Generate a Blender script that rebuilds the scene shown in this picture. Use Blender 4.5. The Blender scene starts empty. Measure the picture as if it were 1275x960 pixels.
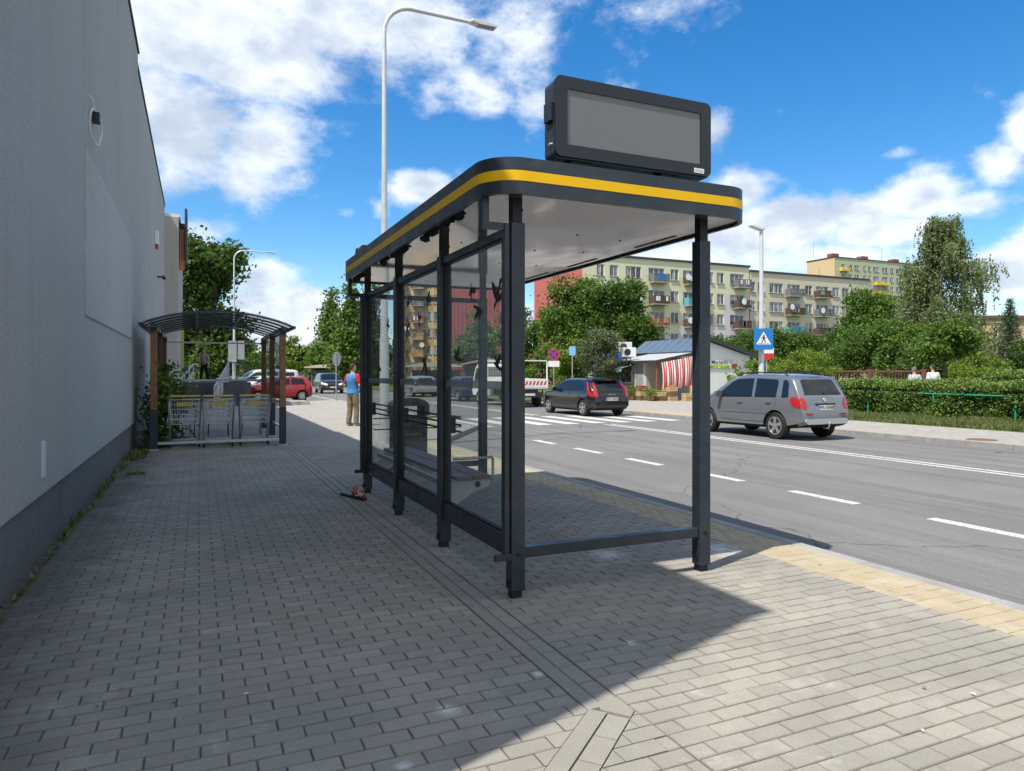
import bpy, bmesh, math, random
import numpy as np
from mathutils import Vector, Matrix
from mathutils.bvhtree import BVHTree

SC = bpy.context.scene
COL = SC.collection
R = math.radians
random.seed(7)
RNG = np.random.default_rng(11)

# ------------------------------------------------------------------ camera
YAW = R(24.1)
EYE = 1.5
FPX = 875.0
sY, cY = math.sin(YAW), math.cos(YAW)
cam_d = bpy.data.cameras.new("camera")
cam = bpy.data.objects.new("camera", cam_d)
COL.objects.link(cam)
cam_d.sensor_fit = 'HORIZONTAL'
cam_d.sensor_width = 36
cam_d.lens = 36 * FPX / 1275
cam_d.shift_y = -15 / 1275
cam_d.clip_start = 0.05
cam_d.clip_end = 3000
cam.location = (0, 0, EYE)
cam.rotation_euler = (R(90), 0, -YAW)
SC.camera = cam

# ------------------------------------------------------------------ light
SUN_DIR = Vector((.535, .198, -1)).normalized()      # travel direction of the light
sun_d = bpy.data.lights.new("sun", 'SUN')
sun_d.energy = 3.65
sun_d.angle = R(0.55)
sun_d.color = (1.0, 0.945, 0.86)
sun = bpy.data.objects.new("sun", sun_d)
COL.objects.link(sun)
sun.rotation_euler = SUN_DIR.to_track_quat('-Z', 'Y').to_euler()
SUN_EL = math.asin(-SUN_DIR.z)
SUN_AZ = math.atan2(-SUN_DIR.x, -SUN_DIR.y)          # measured from +Y, clockwise

SC.view_settings.view_transform = 'Standard'
SC.view_settings.look = 'None'
SC.view_settings.gamma = 1
SC.view_settings.exposure = 0.80
SC.view_settings.use_curve_mapping = False
SC.cycles.use_denoising = True
SC.cycles.max_bounces = 8
SC.cycles.transparent_max_bounces = 16
SC.cycles.caustics_reflective = False
SC.cycles.caustics_refractive = False

world = bpy.data.worlds.new("World")
SC.world = world
world.use_nodes = True
WT = world.node_tree
for n in list(WT.nodes):
    WT.nodes.remove(n)


class NT:
    """tiny helper to write node graphs as expressions"""
    def __init__(s, tree):
        s.t = tree

    def n(s, typ, **kw):
        nd = s.t.nodes.new(typ)
        for k, v in kw.items():
            if k.startswith('i_'):
                key = k[2:]
                sock = nd.inputs[int(key)] if key.isdigit() else nd.inputs[key.replace('_', ' ')]
                s.put(sock, v)
            else:
                setattr(nd, k, v)
        return nd

    def put(s, sock, v):
        if isinstance(v, bpy.types.NodeSocket):
            s.t.links.new(v, sock)
        else:
            if sock.type == 'RGBA' and not isinstance(v, (int, float)) and len(v) == 3:
                v = (*v, 1)
            sock.default_value = v

    def m(s, op, a, b=0.0, c=0.0, clamp=False):
        nd = s.t.nodes.new('ShaderNodeMath')
        nd.operation = op
        nd.use_clamp = clamp
        s.put(nd.inputs[0], a)
        s.put(nd.inputs[1], b)
        s.put(nd.inputs[2], c)
        return nd.outputs[0]

    def vm(s, op, a, b=(0, 0, 0)):
        nd = s.t.nodes.new('ShaderNodeVectorMath')
        nd.operation = op
        s.put(nd.inputs[0], a)
        s.put(nd.inputs[1], b)
        return nd.outputs['Value'] if op in ('DOT_PRODUCT', 'LENGTH', 'DISTANCE') else nd.outputs[0]

    def mix(s, f, a, b, mode='MIX'):
        nd = s.t.nodes.new('ShaderNodeMix')
        nd.data_type = 'RGBA'
        nd.blend_type = mode
        s.put(nd.inputs[0], f)
        s.put(nd.inputs[6], a)
        s.put(nd.inputs[7], b)
        return nd.outputs[2]

    def noise(s, vec, scale, detail=4, rough=.55, dist=0.0, dims='3D'):
        nd = s.n('ShaderNodeTexNoise', noise_dimensions=dims)
        s.put(nd.inputs['Vector'], vec)
        nd.inputs['Scale'].default_value = scale
        nd.inputs['Detail'].default_value = detail
        nd.inputs['Roughness'].default_value = rough
        nd.inputs['Distortion'].default_value = dist
        return nd.outputs[0]

    def ramp(s, f, lo, hi, a=0.0, b=1.0, smooth=True):
        nd = s.t.nodes.new('ShaderNodeMapRange')
        nd.interpolation_type = 'SMOOTHSTEP' if smooth else 'LINEAR'
        s.put(nd.inputs[0], f)
        for i, v in enumerate((lo, hi, a, b)):
            s.put(nd.inputs[i + 1], v)
        return nd.outputs[0]


g = NT(WT)
tc = g.n('ShaderNodeTexCoord')
DIR = g.vm('NORMALIZE', tc.outputs['Generated'])
sky = g.n('ShaderNodeTexSky', sky_type='NISHITA')
sky.sun_disc = False
sky.sun_elevation = SUN_EL
sky.sun_rotation = SUN_AZ
sky.altitude = 100
sky.air_density = 1.0
sky.dust_density = 0.35
sky.ozone_density = 3.0
hsv = g.n('ShaderNodeHueSaturation')
hsv.inputs['Saturation'].default_value = 1.38
hsv.inputs['Value'].default_value = 1.0
g.put(hsv.inputs['Color'], sky.outputs[0])


def pxdir(px, py):
    x = (px - 637.5) / FPX
    z = (465 - py) / FPX
    v = Vector((sY + x * cY, cY - x * sY, z))
    return v.normalized()


# the clouds of the day: broad banks by heading and height (in degrees-like units), edges broken up by noise
BANKS = [  # px, py, rx, ry, strength
    (250, 40, 160, 80, 1.0), (400, 20, 120, 55, .85), (520, 25, 150, 60, .86), (640, 45, 85, 70, .85), (320, -90, 420, 110, 1.0),
    (225, 150, 95, 85, .95), (320, 190, 72, 62, .9), (365, 225, 45, 28, .7), (415, 160, 40, 18, .45), (590, 110, 70, 42, .62),
    (220, 225, 40, 30, .7), (670, 130, 40, 40, .45), (540, 130, 30, 22, .5),
    (515, 235, 42, 26, .85), (475, 262, 20, 22, .5), (255, 290, 42, 28, .75), (320, 350, 52, 34, .95), (365, 385, 62, 34, 1.0),
    (300, 385, 60, 40, .9), (300, 430, 160, 30, .9), (890, 160, 24, 32, .55), (770, 108, 30, 14, .35),
    (925, 235, 42, 30, .95), (975, 275, 75, 34, 1.0), (900, 300, 90, 34, .9), (1075, 262, 70, 24, .8), (1150, 245, 60, 32, .95),
    (1100, 290, 90, 26, .8), (1200, 255, 60, 24, .8), (1245, 205, 32, 34, .85), (1290, 160, 40, 40, .9), (1262, 345, 62, 42, 1.0),
    (1040, 325, 110, 26, .85), (840, 325, 120, 26, .85), (1190, 380, 130, 30, .7), (700, 400, 500, 26, .55), (1330, 320, 80, 60, .9),
    (1120, 190, 22, 10, .35), (430, 265, 22, 12, .35), (140, 330, 120, 60, .8), (800, 345, 110, 18, .7),
]
field = None
for (px, py, rx, ry, a) in BANKS:
    c = pxdir(px, py)
    az = c.cross(Vector((0, 0, 1))).normalized()
    up = az.cross(c).normalized()
    k = c.dot(Vector((sY, cY, 0)))
    ru, rv = rx / FPX * k, ry / FPX * k
    u = g.vm('DOT_PRODUCT', DIR, tuple(az / ru))
    v = g.vm('DOT_PRODUCT', DIR, tuple(up / rv))
    w = g.vm('DOT_PRODUCT', DIR, tuple(c))
    e = g.m('EXPONENT', g.m('MULTIPLY', g.m('ADD', g.m('MULTIPLY', u, u), g.m('MULTIPLY', v, v)), -1.0))
    e = g.m('MULTIPLY', e, g.m('MULTIPLY', g.m('GREATER_THAN', w, 0.0), a))
    field = e if field is None else g.m('MAXIMUM', field, e)
sv = g.vm('MULTIPLY', DIR, (1, 1, 1.6))
nz = g.noise(sv, 5.5, 10, .62, .25)
nz2 = g.noise(sv, 17, 8, .62, .2)
# unseen cloud cover behind the camera, made dense as a neutral fill light
back = g.ramp(g.vm('DOT_PRODUCT', DIR, (sY, cY, 0)), .38, -.05, 0, 1.05)
fld = g.m('MAXIMUM', field, back)
dens = g.m('ADD', fld, g.m('ADD', g.m('MULTIPLY', g.m('SUBTRACT', nz, .5), 1.6), g.m('MULTIPLY', g.m('SUBTRACT', nz2, .5), .8)))
cover = g.ramp(dens, .20, .80)
cover = g.m('MULTIPLY', cover, .97)
thick = g.ramp(dens, .50, 1.05)
shade_n = g.noise(g.vm('ADD', sv, (.06, .0, .11)), 7.5, 7, .55)
lit = g.ramp(g.m('SUBTRACT', g.m('ADD', shade_n, .0), g.m('MULTIPLY', thick, .10)), .30, .56)
ccol = g.mix(lit, (.44, .52, .64), (.86, .90, .95))
ccol = g.mix(g.m('MULTIPLY', thick, .25), ccol, (.60, .66, .74))
bg1 = g.n('ShaderNodeBackground')
g.put(bg1.inputs[0], hsv.outputs[0])
bg1.inputs[1].default_value = 0.108
bg2 = g.n('ShaderNodeBackground')
g.put(bg2.inputs[0], ccol)
bg2.inputs[1].default_value = .74
ms = g.n('ShaderNodeMixShader')
g.put(ms.inputs[0], cover)
g.put(ms.inputs[1], bg1.outputs[0])
g.put(ms.inputs[2], bg2.outputs[0])
wo = g.n('ShaderNodeOutputWorld')
g.put(wo.inputs[0], ms.outputs[0])


# ------------------------------------------------------------------ placing helpers (world: +Y along the street, +X over the road)
def at(px, d):
    """world x, y of something seen at heading px and d metres ahead"""
    l = (px - 637) / FPX
    return d * (sY + l * cY), d * (cY - l * sY)


def hz(py, d):
    return EYE + (465 - py) / FPX * d


def x_on(px, Y):
    l = (px - 637) / FPX
    d = Y / (cY - l * sY)
    return d * (sY + l * cY)


# ------------------------------------------------------------------ mesh building
class MB:
    def __init__(s):
        s.v = []
        s.f = []
        s.m = []

    def add(s, vs, fs, m=0):
        o = len(s.v)
        s.v += [tuple(p) for p in vs]
        s.f += [tuple(i + o for i in f) for f in fs]
        s.m += [m] * len(fs)
        return s

    def box(s, x0, x1, y0, y1, z0, z1, m=0, bev=0.0):
        if bev > 0:
            b = bev
            bm = bmesh.new()
            bmesh.ops.create_cube(bm, size=1)
            for v in bm.verts:
                v.co = Vector(((x0 + x1) / 2 + v.co.x * (x1 - x0), (y0 + y1) / 2 + v.co.y * (y1 - y0), (z0 + z1) / 2 + v.co.z * (z1 - z0)))
            bmesh.ops.bevel(bm, geom=bm.edges[:], offset=b, segments=2, profile=.5, affect='EDGES')
            bm.verts.index_update()
            s.add([v.co[:] for v in bm.verts], [[v.index for v in f.verts] for f in bm.faces], m)
            bm.free()
            return s
        vs = [(x, y, z) for x in (x0, x1) for y in (y0, y1) for z in (z0, z1)]
        return s.add(vs, [(0, 1, 3, 2), (4, 6, 7, 5), (0, 4, 5, 1), (2, 3, 7, 6), (0, 2, 6, 4), (1, 5, 7, 3)], m)

    def obox(s, p0, p1, w, h, m=0, up=(0, 0, 1)):
        """rectangular bar from p0 to p1"""
        p0, p1 = Vector(p0), Vector(p1)
        t = (p1 - p0).normalized()
        u = Vector(up)
        if abs(t.dot(u)) > .98:
            u = Vector((0, 1, 0))
        a = t.cross(u).normalized() * w / 2
        b = a.cross(t).normalized() * h / 2
        vs = []
        for p in (p0, p1):
            vs += [p - a - b, p + a - b, p + a + b, p - a + b]
        return s.add(vs, [(3, 2, 1, 0), (4, 5, 6, 7), (0, 1, 5, 4), (1, 2, 6, 5), (2, 3, 7, 6), (3, 0, 4, 7)], m)

    def tube(s, pts, r, n=8, m=0, cap=True):
        pts = [Vector(p) for p in pts]
        rs = r if isinstance(r, (list, tuple)) else [r] * len(pts)
        vs, fs = [], []
        prev = None
        for i, p in enumerate(pts):
            t = (pts[min(i + 1, len(pts) - 1)] - pts[max(i - 1, 0)]).normalized()
            if prev is None:
                a = t.orthogonal().normalized()
            else:
                a = (prev - t * prev.dot(t)).normalized()
            prev = a
            b = t.cross(a)
            for k in range(n):
                an = 2 * math.pi * k / n
                vs.append(p + (a * math.cos(an) + b * math.sin(an)) * rs[i])
        for i in range(len(pts) - 1):
            for k in range(n):
                fs.append((i * n + k, i * n + (k + 1) % n, (i + 1) * n + (k + 1) % n, (i + 1) * n + k))
        if cap:
            fs.append(tuple(range(n))[::-1])
            fs.append(tuple((len(pts) - 1) * n + k for k in range(n)))
        return s.add(vs, fs, m)

    def lathe(s, prof, axis='z', c=(0, 0, 0), n=20, m=0):
        vs, fs = [], []
        for (r, h) in prof:
            for k in range(n):
                a = 2 * math.pi * k / n
                x, y = r * math.cos(a), r * math.sin(a)
                p = {'z': (x, y, h), 'x': (h, x, y), 'y': (y, h, x)}[axis]
                vs.append((p[0] + c[0], p[1] + c[1], p[2] + c[2]))
        for i in range(len(prof) - 1):
            for k in range(n):
                fs.append((i * n + k, i * n + (k + 1) % n, (i + 1) * n + (k + 1) % n, (i + 1) * n + k))
        fs.append(tuple(range(n))[::-1])
        fs.append(tuple((len(prof) - 1) * n + k for k in range(n)))
        return s.add(vs, fs, m)

    def prism(s, poly, o, ax, ay, az, m=0):
        """polygon in plane (ax, ay) from origin o, extruded by vector az"""
        o, ax, ay, az = Vector(o), Vector(ax), Vector(ay), Vector(az)
        n = len(poly)
        vs = [o + ax * u + ay * v for u, v in poly] + [o + ax * u + ay * v + az for u, v in poly]
        fs = [tuple(range(n))[::-1], tuple(range(n, 2 * n))]
        fs += [(i, (i + 1) % n, (i + 1) % n + n, i + n) for i in range(n)]
        return s.add(vs, fs, m)

    def quad(s, a, b, c, d, m=0):
        return s.add([a, b, c, d], [(0, 1, 2, 3)], m)

    def build(s, name, mats, parent=None, smooth=0, local=False, bevel=0.0, recalc=False):
        me = bpy.data.meshes.new(name)
        off = Vector((0, 0, 0))
        if parent is not None and not local:
            r = parent
            while r.parent:
                r = r.parent
            off = Vector(r.location)
        me.from_pydata([(p[0] - off.x, p[1] - off.y, p[2] - off.z) for p in s.v], [], s.f)
        if not isinstance(mats, (list, tuple)):
            mats = [mats]
        for mt in mats:
            me.materials.append(mt)
        if any(s.m):
            me.polygons.foreach_set('material_index', s.m)
        if bevel or recalc:
            bm = bmesh.new()
            bm.from_mesh(me)
            if recalc:
                bmesh.ops.recalc_face_normals(bm, faces=bm.faces[:])
            if bevel:
                es = [e for e in bm.edges if e.is_manifold and e.calc_face_angle(0) > R(35)]
                bmesh.ops.bevel(bm, geom=es, offset=bevel, segments=1, affect='EDGES', clamp_overlap=True)
            bm.to_mesh(me)
            bm.free()
        me.update()
        if smooth:
            me.shade_smooth()
            me.set_sharp_from_angle(angle=R(smooth))
        o = bpy.data.objects.new(name, me)
        COL.objects.link(o)
        if parent is not None:
            o.parent = parent
        return o


def rrect(w, h, r, n=5, cx=0, cy=0):
    out = []
    for (sx, sy, a0) in ((1, -1, -90), (1, 1, 0), (-1, 1, 90), (-1, -1, 180)):
        for k in range(n + 1):
            a = R(a0 + 90 * k / n)
            out.append((cx + sx * (w / 2 - r) + r * math.cos(a), cy + sy * (h / 2 - r) + r * math.sin(a)))
    return out


def disc(r, n=24, cx=0, cy=0):
    return [(cx + r * math.cos(2 * math.pi * k / n), cy + r * math.sin(2 * math.pi * k / n)) for k in range(n)]


def thing(name, label, cat, loc=(0, 0, 0), rz=0.0, group=None):
    o = bpy.data.objects.new(name, None)
    o.empty_display_size = .2
    COL.objects.link(o)
    o.location = loc
    o.rotation_euler = (0, 0, rz)
    return tag(o, label, cat, group)


def tag(o, label=None, cat=None, group=None, kind=None):
    if label:
        o['label'] = label
    if cat:
        o['category'] = cat
    if group:
        o['group'] = group
    if kind:
        o['kind'] = kind
    return o


def struct(o, kind='structure'):
    o['kind'] = kind
    return o


def kids(o):
    return [c for c in bpy.data.objects if c.parent == o]


def copy_tree(o, parent=None, kidmap=None):
    if kidmap is None:
        kidmap = {}
        for c in bpy.data.objects:
            if c.parent:
                kidmap.setdefault(c.parent.name, []).append(c)
    c = o.copy()
    COL.objects.link(c)
    if parent is not None:
        c.parent = parent
    for ch in kidmap.get(o.name, []):
        copy_tree(ch, c, kidmap)
    return c


def text_mb(mb, body, size, o, ax, ay, az, m=0, align='CENTER', bold=0.0):
    """letters as thin solid shapes standing on a plate"""
    cu = bpy.data.curves.new('lettering', 'FONT')
    cu.body = body
    cu.size = size
    cu.align_x = align
    cu.align_y = 'CENTER'
    cu.offset = bold
    ob = bpy.data.objects.new('lettering', cu)
    COL.objects.link(ob)
    dg = bpy.context.evaluated_depsgraph_get()
    me = bpy.data.meshes.new_from_object(ob.evaluated_get(dg))
    o, ax, ay, az = Vector(o), Vector(ax), Vector(ay), Vector(az)
    vs = [o + ax * v.co.x + ay * v.co.y + az for v in me.vertices]
    mb.add(vs, [tuple(p.vertices) for p in me.polygons], m)
    bpy.data.objects.remove(ob)
    bpy.data.curves.remove(cu)
    bpy.data.meshes.remove(me)


# ------------------------------------------------------------------ materials
def mat(name, col, rough=.6, metal=0.0, spec=.5, var=0.0, vscale=3.0, bump=0.0, bscale=60.0, coat=0.0, emit=None, dirt=0.0):
    mt = bpy.data.materials.new(name)
    mt.use_nodes = True
    t = NT(mt.node_tree)
    b = mt.node_tree.nodes['Principled BSDF']
    b.inputs['Roughness'].default_value = rough
    b.inputs['Metallic'].default_value = metal
    b.inputs['Specular IOR Level'].default_value = spec
    b.inputs['Coat Weight'].default_value = coat
    b.inputs['Coat Roughness'].default_value = .05
    tcn = t.n('ShaderNodeTexCoord')
    c = (*col, 1)
    if var > 0:
        nz = t.noise(tcn.outputs['Object'], vscale, 5, .6)
        f = t.ramp(nz, .3, .7)
        c = t.mix(f, tuple(x * (1 - var) for x in col), tuple(min(1, x * (1 + var)) for x in col))
        r2 = t.noise(tcn.outputs['Object'], vscale * 2.3, 4, .6)
        t.put(b.inputs['Roughness'], t.ramp(r2, .3, .7, max(0, rough - .08), min(1, rough + .08)))
    if dirt > 0:
        nz = t.noise(tcn.outputs['Object'], 9, 6, .7)
        c = t.mix(t.m('MULTIPLY', t.ramp(nz, .5, .75), dirt), c, (.22, .20, .17, 1))
    t.put(b.inputs['Base Color'], c)
    if bump > 0:
        nz = t.noise(tcn.outputs['Object'], bscale, 6, .6)
        bp = t.n('ShaderNodeBump')
        bp.inputs['Strength'].default_value = bump
        bp.inputs['Distance'].default_value = .01
        t.put(bp.inputs['Height'], nz)
        t.put(b.inputs['Normal'], bp.outputs[0])
    if emit:
        b.inputs['Emission Color'].default_value = (*col, 1)
        b.inputs['Emission Strength'].default_value = emit
    return mt


M = {}
M['steel'] = mat('dark_painted_steel', (.019, .028, .038), .36, 0, .5, .18, 3, .06, 160, dirt=.10)
M['steel_dk'] = mat('black_steel', (.008, .010, .013), .5, 0, .4)
M['yellow'] = mat('yellow_film', (.85, .49, .003), .5, 0, .25, var=.03)
M['black'] = mat('black_rubber', (.012, .012, .012), .7)
M['plastic'] = mat('black_plastic', (.02, .021, .023), .45, var=.15)
M['galv'] = mat('galvanised_steel', (.55, .56, .57), .38, .75, var=.12, vscale=2)
M['lampwhite'] = mat('pale_lamp_paint', (.62, .64, .65), .35, .2, var=.06)
M['white'] = mat('white_paint', (.78, .78, .76), .45, var=.04)
M['chrome'] = mat('cart_wire_metal', (.36, .39, .43), .32, .85)
M['alu'] = mat('alloy', (.52, .52, .53), .3, .8)
M['wood'] = mat('orange_wood', (.21, .10, .045), .6, var=.25, vscale=8)
M['bench'] = mat('brown_bench_plank', (.17, .10, .075), .5, var=.2, vscale=10)
M['cartyellow'] = mat('cart_yellow', (.46, .36, .07), .5)
M['red'] = mat('red_plastic', (.50, .02, .02), .35)
M['blue'] = mat('sign_blue', (.012, .17, .52), .35)
M['signred'] = mat('sign_red', (.55, .025, .02), .35)
M['sign_dkblue'] = mat('sign_dark_blue', (.03, .05, .30), .35)
M['grey'] = mat('grey_paint', (.25, .26, .27), .5, var=.1)
M['green_rail'] = mat('green_paint', (.01, .26, .14), .45, var=.15)
M['brown_fence'] = mat('brown_fence_paint', (.14, .055, .045), .7, var=.2)
M['concrete'] = mat('concrete', (.36, .35, .33), .9, 0, .2, .14, 3, .3, 90, dirt=.35)
M['roofblue'] = mat('blue_grey_sheet', (.10, .145, .20), .45, .2, var=.08)
M['rooflight'] = mat('pale_roof_felt', (.36, .36, .36), .85, var=.1)
M['trim_dark'] = mat('dark_trim', (.035, .042, .048), .5)
M['shopwall'] = mat('white_render_wall', (.70, .73, .72), .9, var=.03, bump=.2)
M['wincol'] = mat('white_window_frame', (.74, .74, .73), .4)
M['glassdark'] = mat('window_glass', (.06, .08, .105), .08, 0, .9, var=.6, vscale=1.1)
def window_glass():
    mt = bpy.data.materials.new('window_glass_varied')
    mt.use_nodes = True
    t = NT(mt.node_tree)
    b = mt.node_tree.nodes['Principled BSDF']
    b.inputs['Roughness'].default_value = .08
    b.inputs['Specular IOR Level'].default_value = .8
    P = t.n('ShaderNodeTexCoord').outputs['Object']
    rnd = t.n('ShaderNodeObjectInfo').outputs['Random']
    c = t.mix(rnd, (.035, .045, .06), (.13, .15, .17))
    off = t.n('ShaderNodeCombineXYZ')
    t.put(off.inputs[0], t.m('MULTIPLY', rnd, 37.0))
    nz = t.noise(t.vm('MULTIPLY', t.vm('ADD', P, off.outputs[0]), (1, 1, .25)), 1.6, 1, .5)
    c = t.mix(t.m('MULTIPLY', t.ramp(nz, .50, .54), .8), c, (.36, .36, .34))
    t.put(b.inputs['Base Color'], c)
    return mt


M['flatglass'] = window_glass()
M['redgable'] = mat('coral_red_render', (.46, .115, .105), .85, var=.05)
M['crate'] = mat('crate_wood', (.52, .38, .20), .8, var=.2, vscale=10)
M['crate_dk'] = mat('old_crate_wood', (.20, .12, .07), .8, var=.3, vscale=10)
M['skin'] = mat('skin', (.50, .26, .18), .55, var=.08)
M['skin2'] = mat('skin_ruddy', (.46, .21, .15), .55, var=.08)
M['hair'] = mat('short_dark_hair', (.03, .022, .018), .8, bump=.6, bscale=120)
M['greyhair'] = mat('grey_hair', (.12, .10, .09), .8)
M['bark'] = mat('bark', (.10, .075, .055), .9, var=.3, vscale=6, bump=.6, bscale=20)
M['birchbark'] = mat('birch_bark', (.40, .38, .35), .8, var=.5, vscale=4)
M['whiteline'] = None


def paint_mat(name, col, metal=0.0, rough=.3):
    mt = mat(name, col, rough, metal, .5, 0, 2, coat=.8)
    return mt


def stucco(name, col, var=.05, streak=.25, big=.35):
    mt = bpy.data.materials.new(name)
    mt.use_nodes = True
    t = NT(mt.node_tree)
    b = mt.node_tree.nodes['Principled BSDF']
    b.inputs['Roughness'].default_value = .92
    b.inputs['Specular IOR Level'].default_value = .15
    P = t.n('ShaderNodeTexCoord').outputs['Object']
    n1 = t.noise(P, big, 5, .6)
    n2 = t.noise(t.vm('MULTIPLY', P, (1.6, 1.6, .12)), 1.6, 5, .65)
    n3 = t.noise(P, 38, 5, .85)
    c = t.mix(t.ramp(n1, .3, .7), tuple(x * (1 - var) for x in col), tuple(x * (1 + var) for x in col))
    c = t.mix(t.m('MULTIPLY', t.ramp(n2, .48, .75), streak), c, tuple(x * .55 for x in col))
    c = t.mix(t.m('MULTIPLY', t.ramp(n3, .44, .58), .62), c, tuple(x * .62 for x in col))
    n5 = t.noise(P, 70, 3, .9)
    c = t.mix(t.m('MULTIPLY', t.ramp(n5, .56, .66), .35), c, tuple(min(1, x * 1.35) for x in col))
    sz = t.n('ShaderNodeSeparateXYZ')
    t.put(sz.inputs[0], P)
    low = t.ramp(t.m('ADD', sz.outputs[2], t.m('MULTIPLY', t.noise(P, 1.7, 6, .75), .9)), 1.15, .35)
    c = t.mix(t.m('MULTIPLY', low, .45), c, (.17, .16, .14))
    run = t.noise(t.vm('MULTIPLY', P, (2.2, 2.2, .05)), 2.4, 6, .7)
    c = t.mix(t.m('MULTIPLY', t.ramp(run, .54, .72), .30), c, tuple(x * .6 for x in col))
    t.put(b.inputs['Base Color'], c)
    bp = t.n('ShaderNodeBump')
    bp.inputs['Strength'].default_value = .7
    bp.inputs['Distance'].default_value = .012
    t.put(bp.inputs['Height'], t.noise(P, 60, 5, .8))
    t.put(b.inputs['Normal'], bp.outputs[0])
    return mt


M['stucco'] = stucco('grey_stucco', (.50, .485, .46), streak=.16)
M['stucco_patch'] = stucco('grey_stucco_patch', (.55, .54, .515), streak=.10)
M['plinth'] = stucco('dark_grey_plinth', (.205, .20, .195), .14, .45, 1.2)
M['stucco_lt'] = stucco('pale_stucco', (.58, .59, .60), streak=.1)


SPLASHES = [(1.02, 2.98, .11, 1), (.72, 2.62, .07, 1), (.05, 2.42, .08, 1), (-.30, 2.52, .05, 1), (.32, 2.30, .05, 1), (1.55, 3.15, .06, 1), (4.05, 4.75, .45, 1), (3.1, 5.0, .30, 1), (-.1, 3.55, .03, 0), (.9, 3.6, .02, 0), (2.2, 3.3, .07, 1)]


def paver_mat():
    mt = bpy.data.materials.new('concrete_pavers')
    mt.use_nodes = True
    t = NT(mt.node_tree)
    b = mt.node_tree.nodes['Principled BSDF']
    b.inputs['Specular IOR Level'].default_value = .25
    P = t.n('ShaderNodeTexCoord').outputs['Object']
    at_ = t.n('ShaderNodeAttribute', attribute_name='tone')
    tone = at_.outputs['Fac']
    grime = t.n('ShaderNodeAttribute', attribute_name='grime').outputs['Fac']
    fine = t.noise(P, 120, 4, .85)
    mid = t.noise(P, 14, 5, .65)
    big = t.noise(P, .9, 5, .62, .4)
    stain = t.noise(P, 2.6, 7, .7, .6)
    c = t.mix(tone, (.305, .283, .245), (.375, .347, .298))
    c = t.mix(t.m('MULTIPLY', t.ramp(big, .40, .62), .60), c, (.235, .23, .21))
    c = t.mix(t.m('MULTIPLY', t.ramp(stain, .56, .72), .55), c, (.50, .485, .44))
    c = t.mix(t.m('MULTIPLY', t.ramp(t.noise(P, 5.5, 6, .7), .66, .74), .45), c, (.16, .15, .14))
    c = t.mix(t.m('MULTIPLY', t.ramp(mid, .35, .7), .18), c, (.22, .21, .19))
    c = t.mix(t.m('MULTIPLY', t.ramp(fine, .42, .60), .42), c, (.185, .17, .145))
    c = t.mix(t.m('MULTIPLY', t.ramp(t.noise(P, 240, 2, .8), .6, .68), .5), c, (.62, .60, .56))
    # splashes of pale mortar and dark gum
    for (sx_, sy_, sr, pale) in SPLASHES:
        dd = t.vm('DISTANCE', t.vm('MULTIPLY', P, (1, 1, 0)), (sx_, sy_, 0))
        k = t.m('MULTIPLY', t.ramp(t.m('ADD', t.m('DIVIDE', dd, sr), t.m('MULTIPLY', t.noise(P, 26, 5, .8), .9)), 1.15, .45), .75 if pale else .85)
        c = t.mix(k, c, (.66, .66, .64) if pale else (.06, .055, .05))
    c = t.mix(t.m('MULTIPLY', grime, .40), c, (.115, .105, .085))
    # moss and dirt gather along the foot of the wall
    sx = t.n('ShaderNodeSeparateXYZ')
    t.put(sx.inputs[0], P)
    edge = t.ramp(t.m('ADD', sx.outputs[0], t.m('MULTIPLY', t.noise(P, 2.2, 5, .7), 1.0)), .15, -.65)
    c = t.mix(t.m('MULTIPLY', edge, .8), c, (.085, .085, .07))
    c = t.mix(t.m('MULTIPLY', t.ramp(t.noise(P, 1.3, 4, .6, .8), .50, .72), .35), c, (.20, .185, .15))
    t.put(b.inputs['Base Color'], c)
    t.put(b.inputs['Roughness'], t.ramp(mid, .3, .7, .78, .95))
    bp = t.n('ShaderNodeBump')
    bp.inputs['Strength'].default_value = .5
    bp.inputs['Distance'].default_value = .004
    t.put(bp.inputs['Height'], t.noise(P, 160, 4, .7))
    t.put(b.inputs['Normal'], bp.outputs[0])
    return mt


M['paver'] = paver_mat()


def yellow_paver():
    mt = bpy.data.materials.new('yellow_pavers')
    mt.use_nodes = True
    t = NT(mt.node_tree)
    b = mt.node_tree.nodes['Principled BSDF']
    b.inputs['Roughness'].default_value = .9
    b.inputs['Specular IOR Level'].default_value = .2
    P = t.n('ShaderNodeTexCoord').outputs['Object']
    tone = t.n('ShaderNodeAttribute', attribute_name='tone').outputs['Fac']
    c = t.mix(tone, (.36, .305, .21), (.40, .338, .235))
    c = t.mix(t.m('MULTIPLY', t.ramp(t.noise(P, 3, 6, .7), .45, .72), .5), c, (.52, .47, .38))
    c = t.mix(t.m('MULTIPLY', t.ramp(t.noise(P, 150, 3, .7), .45, .65), .3), c, (.28, .20, .10))
    t.put(b.inputs['Base Color'], c)
    return mt


M['ypaver'] = yellow_paver()


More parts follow.
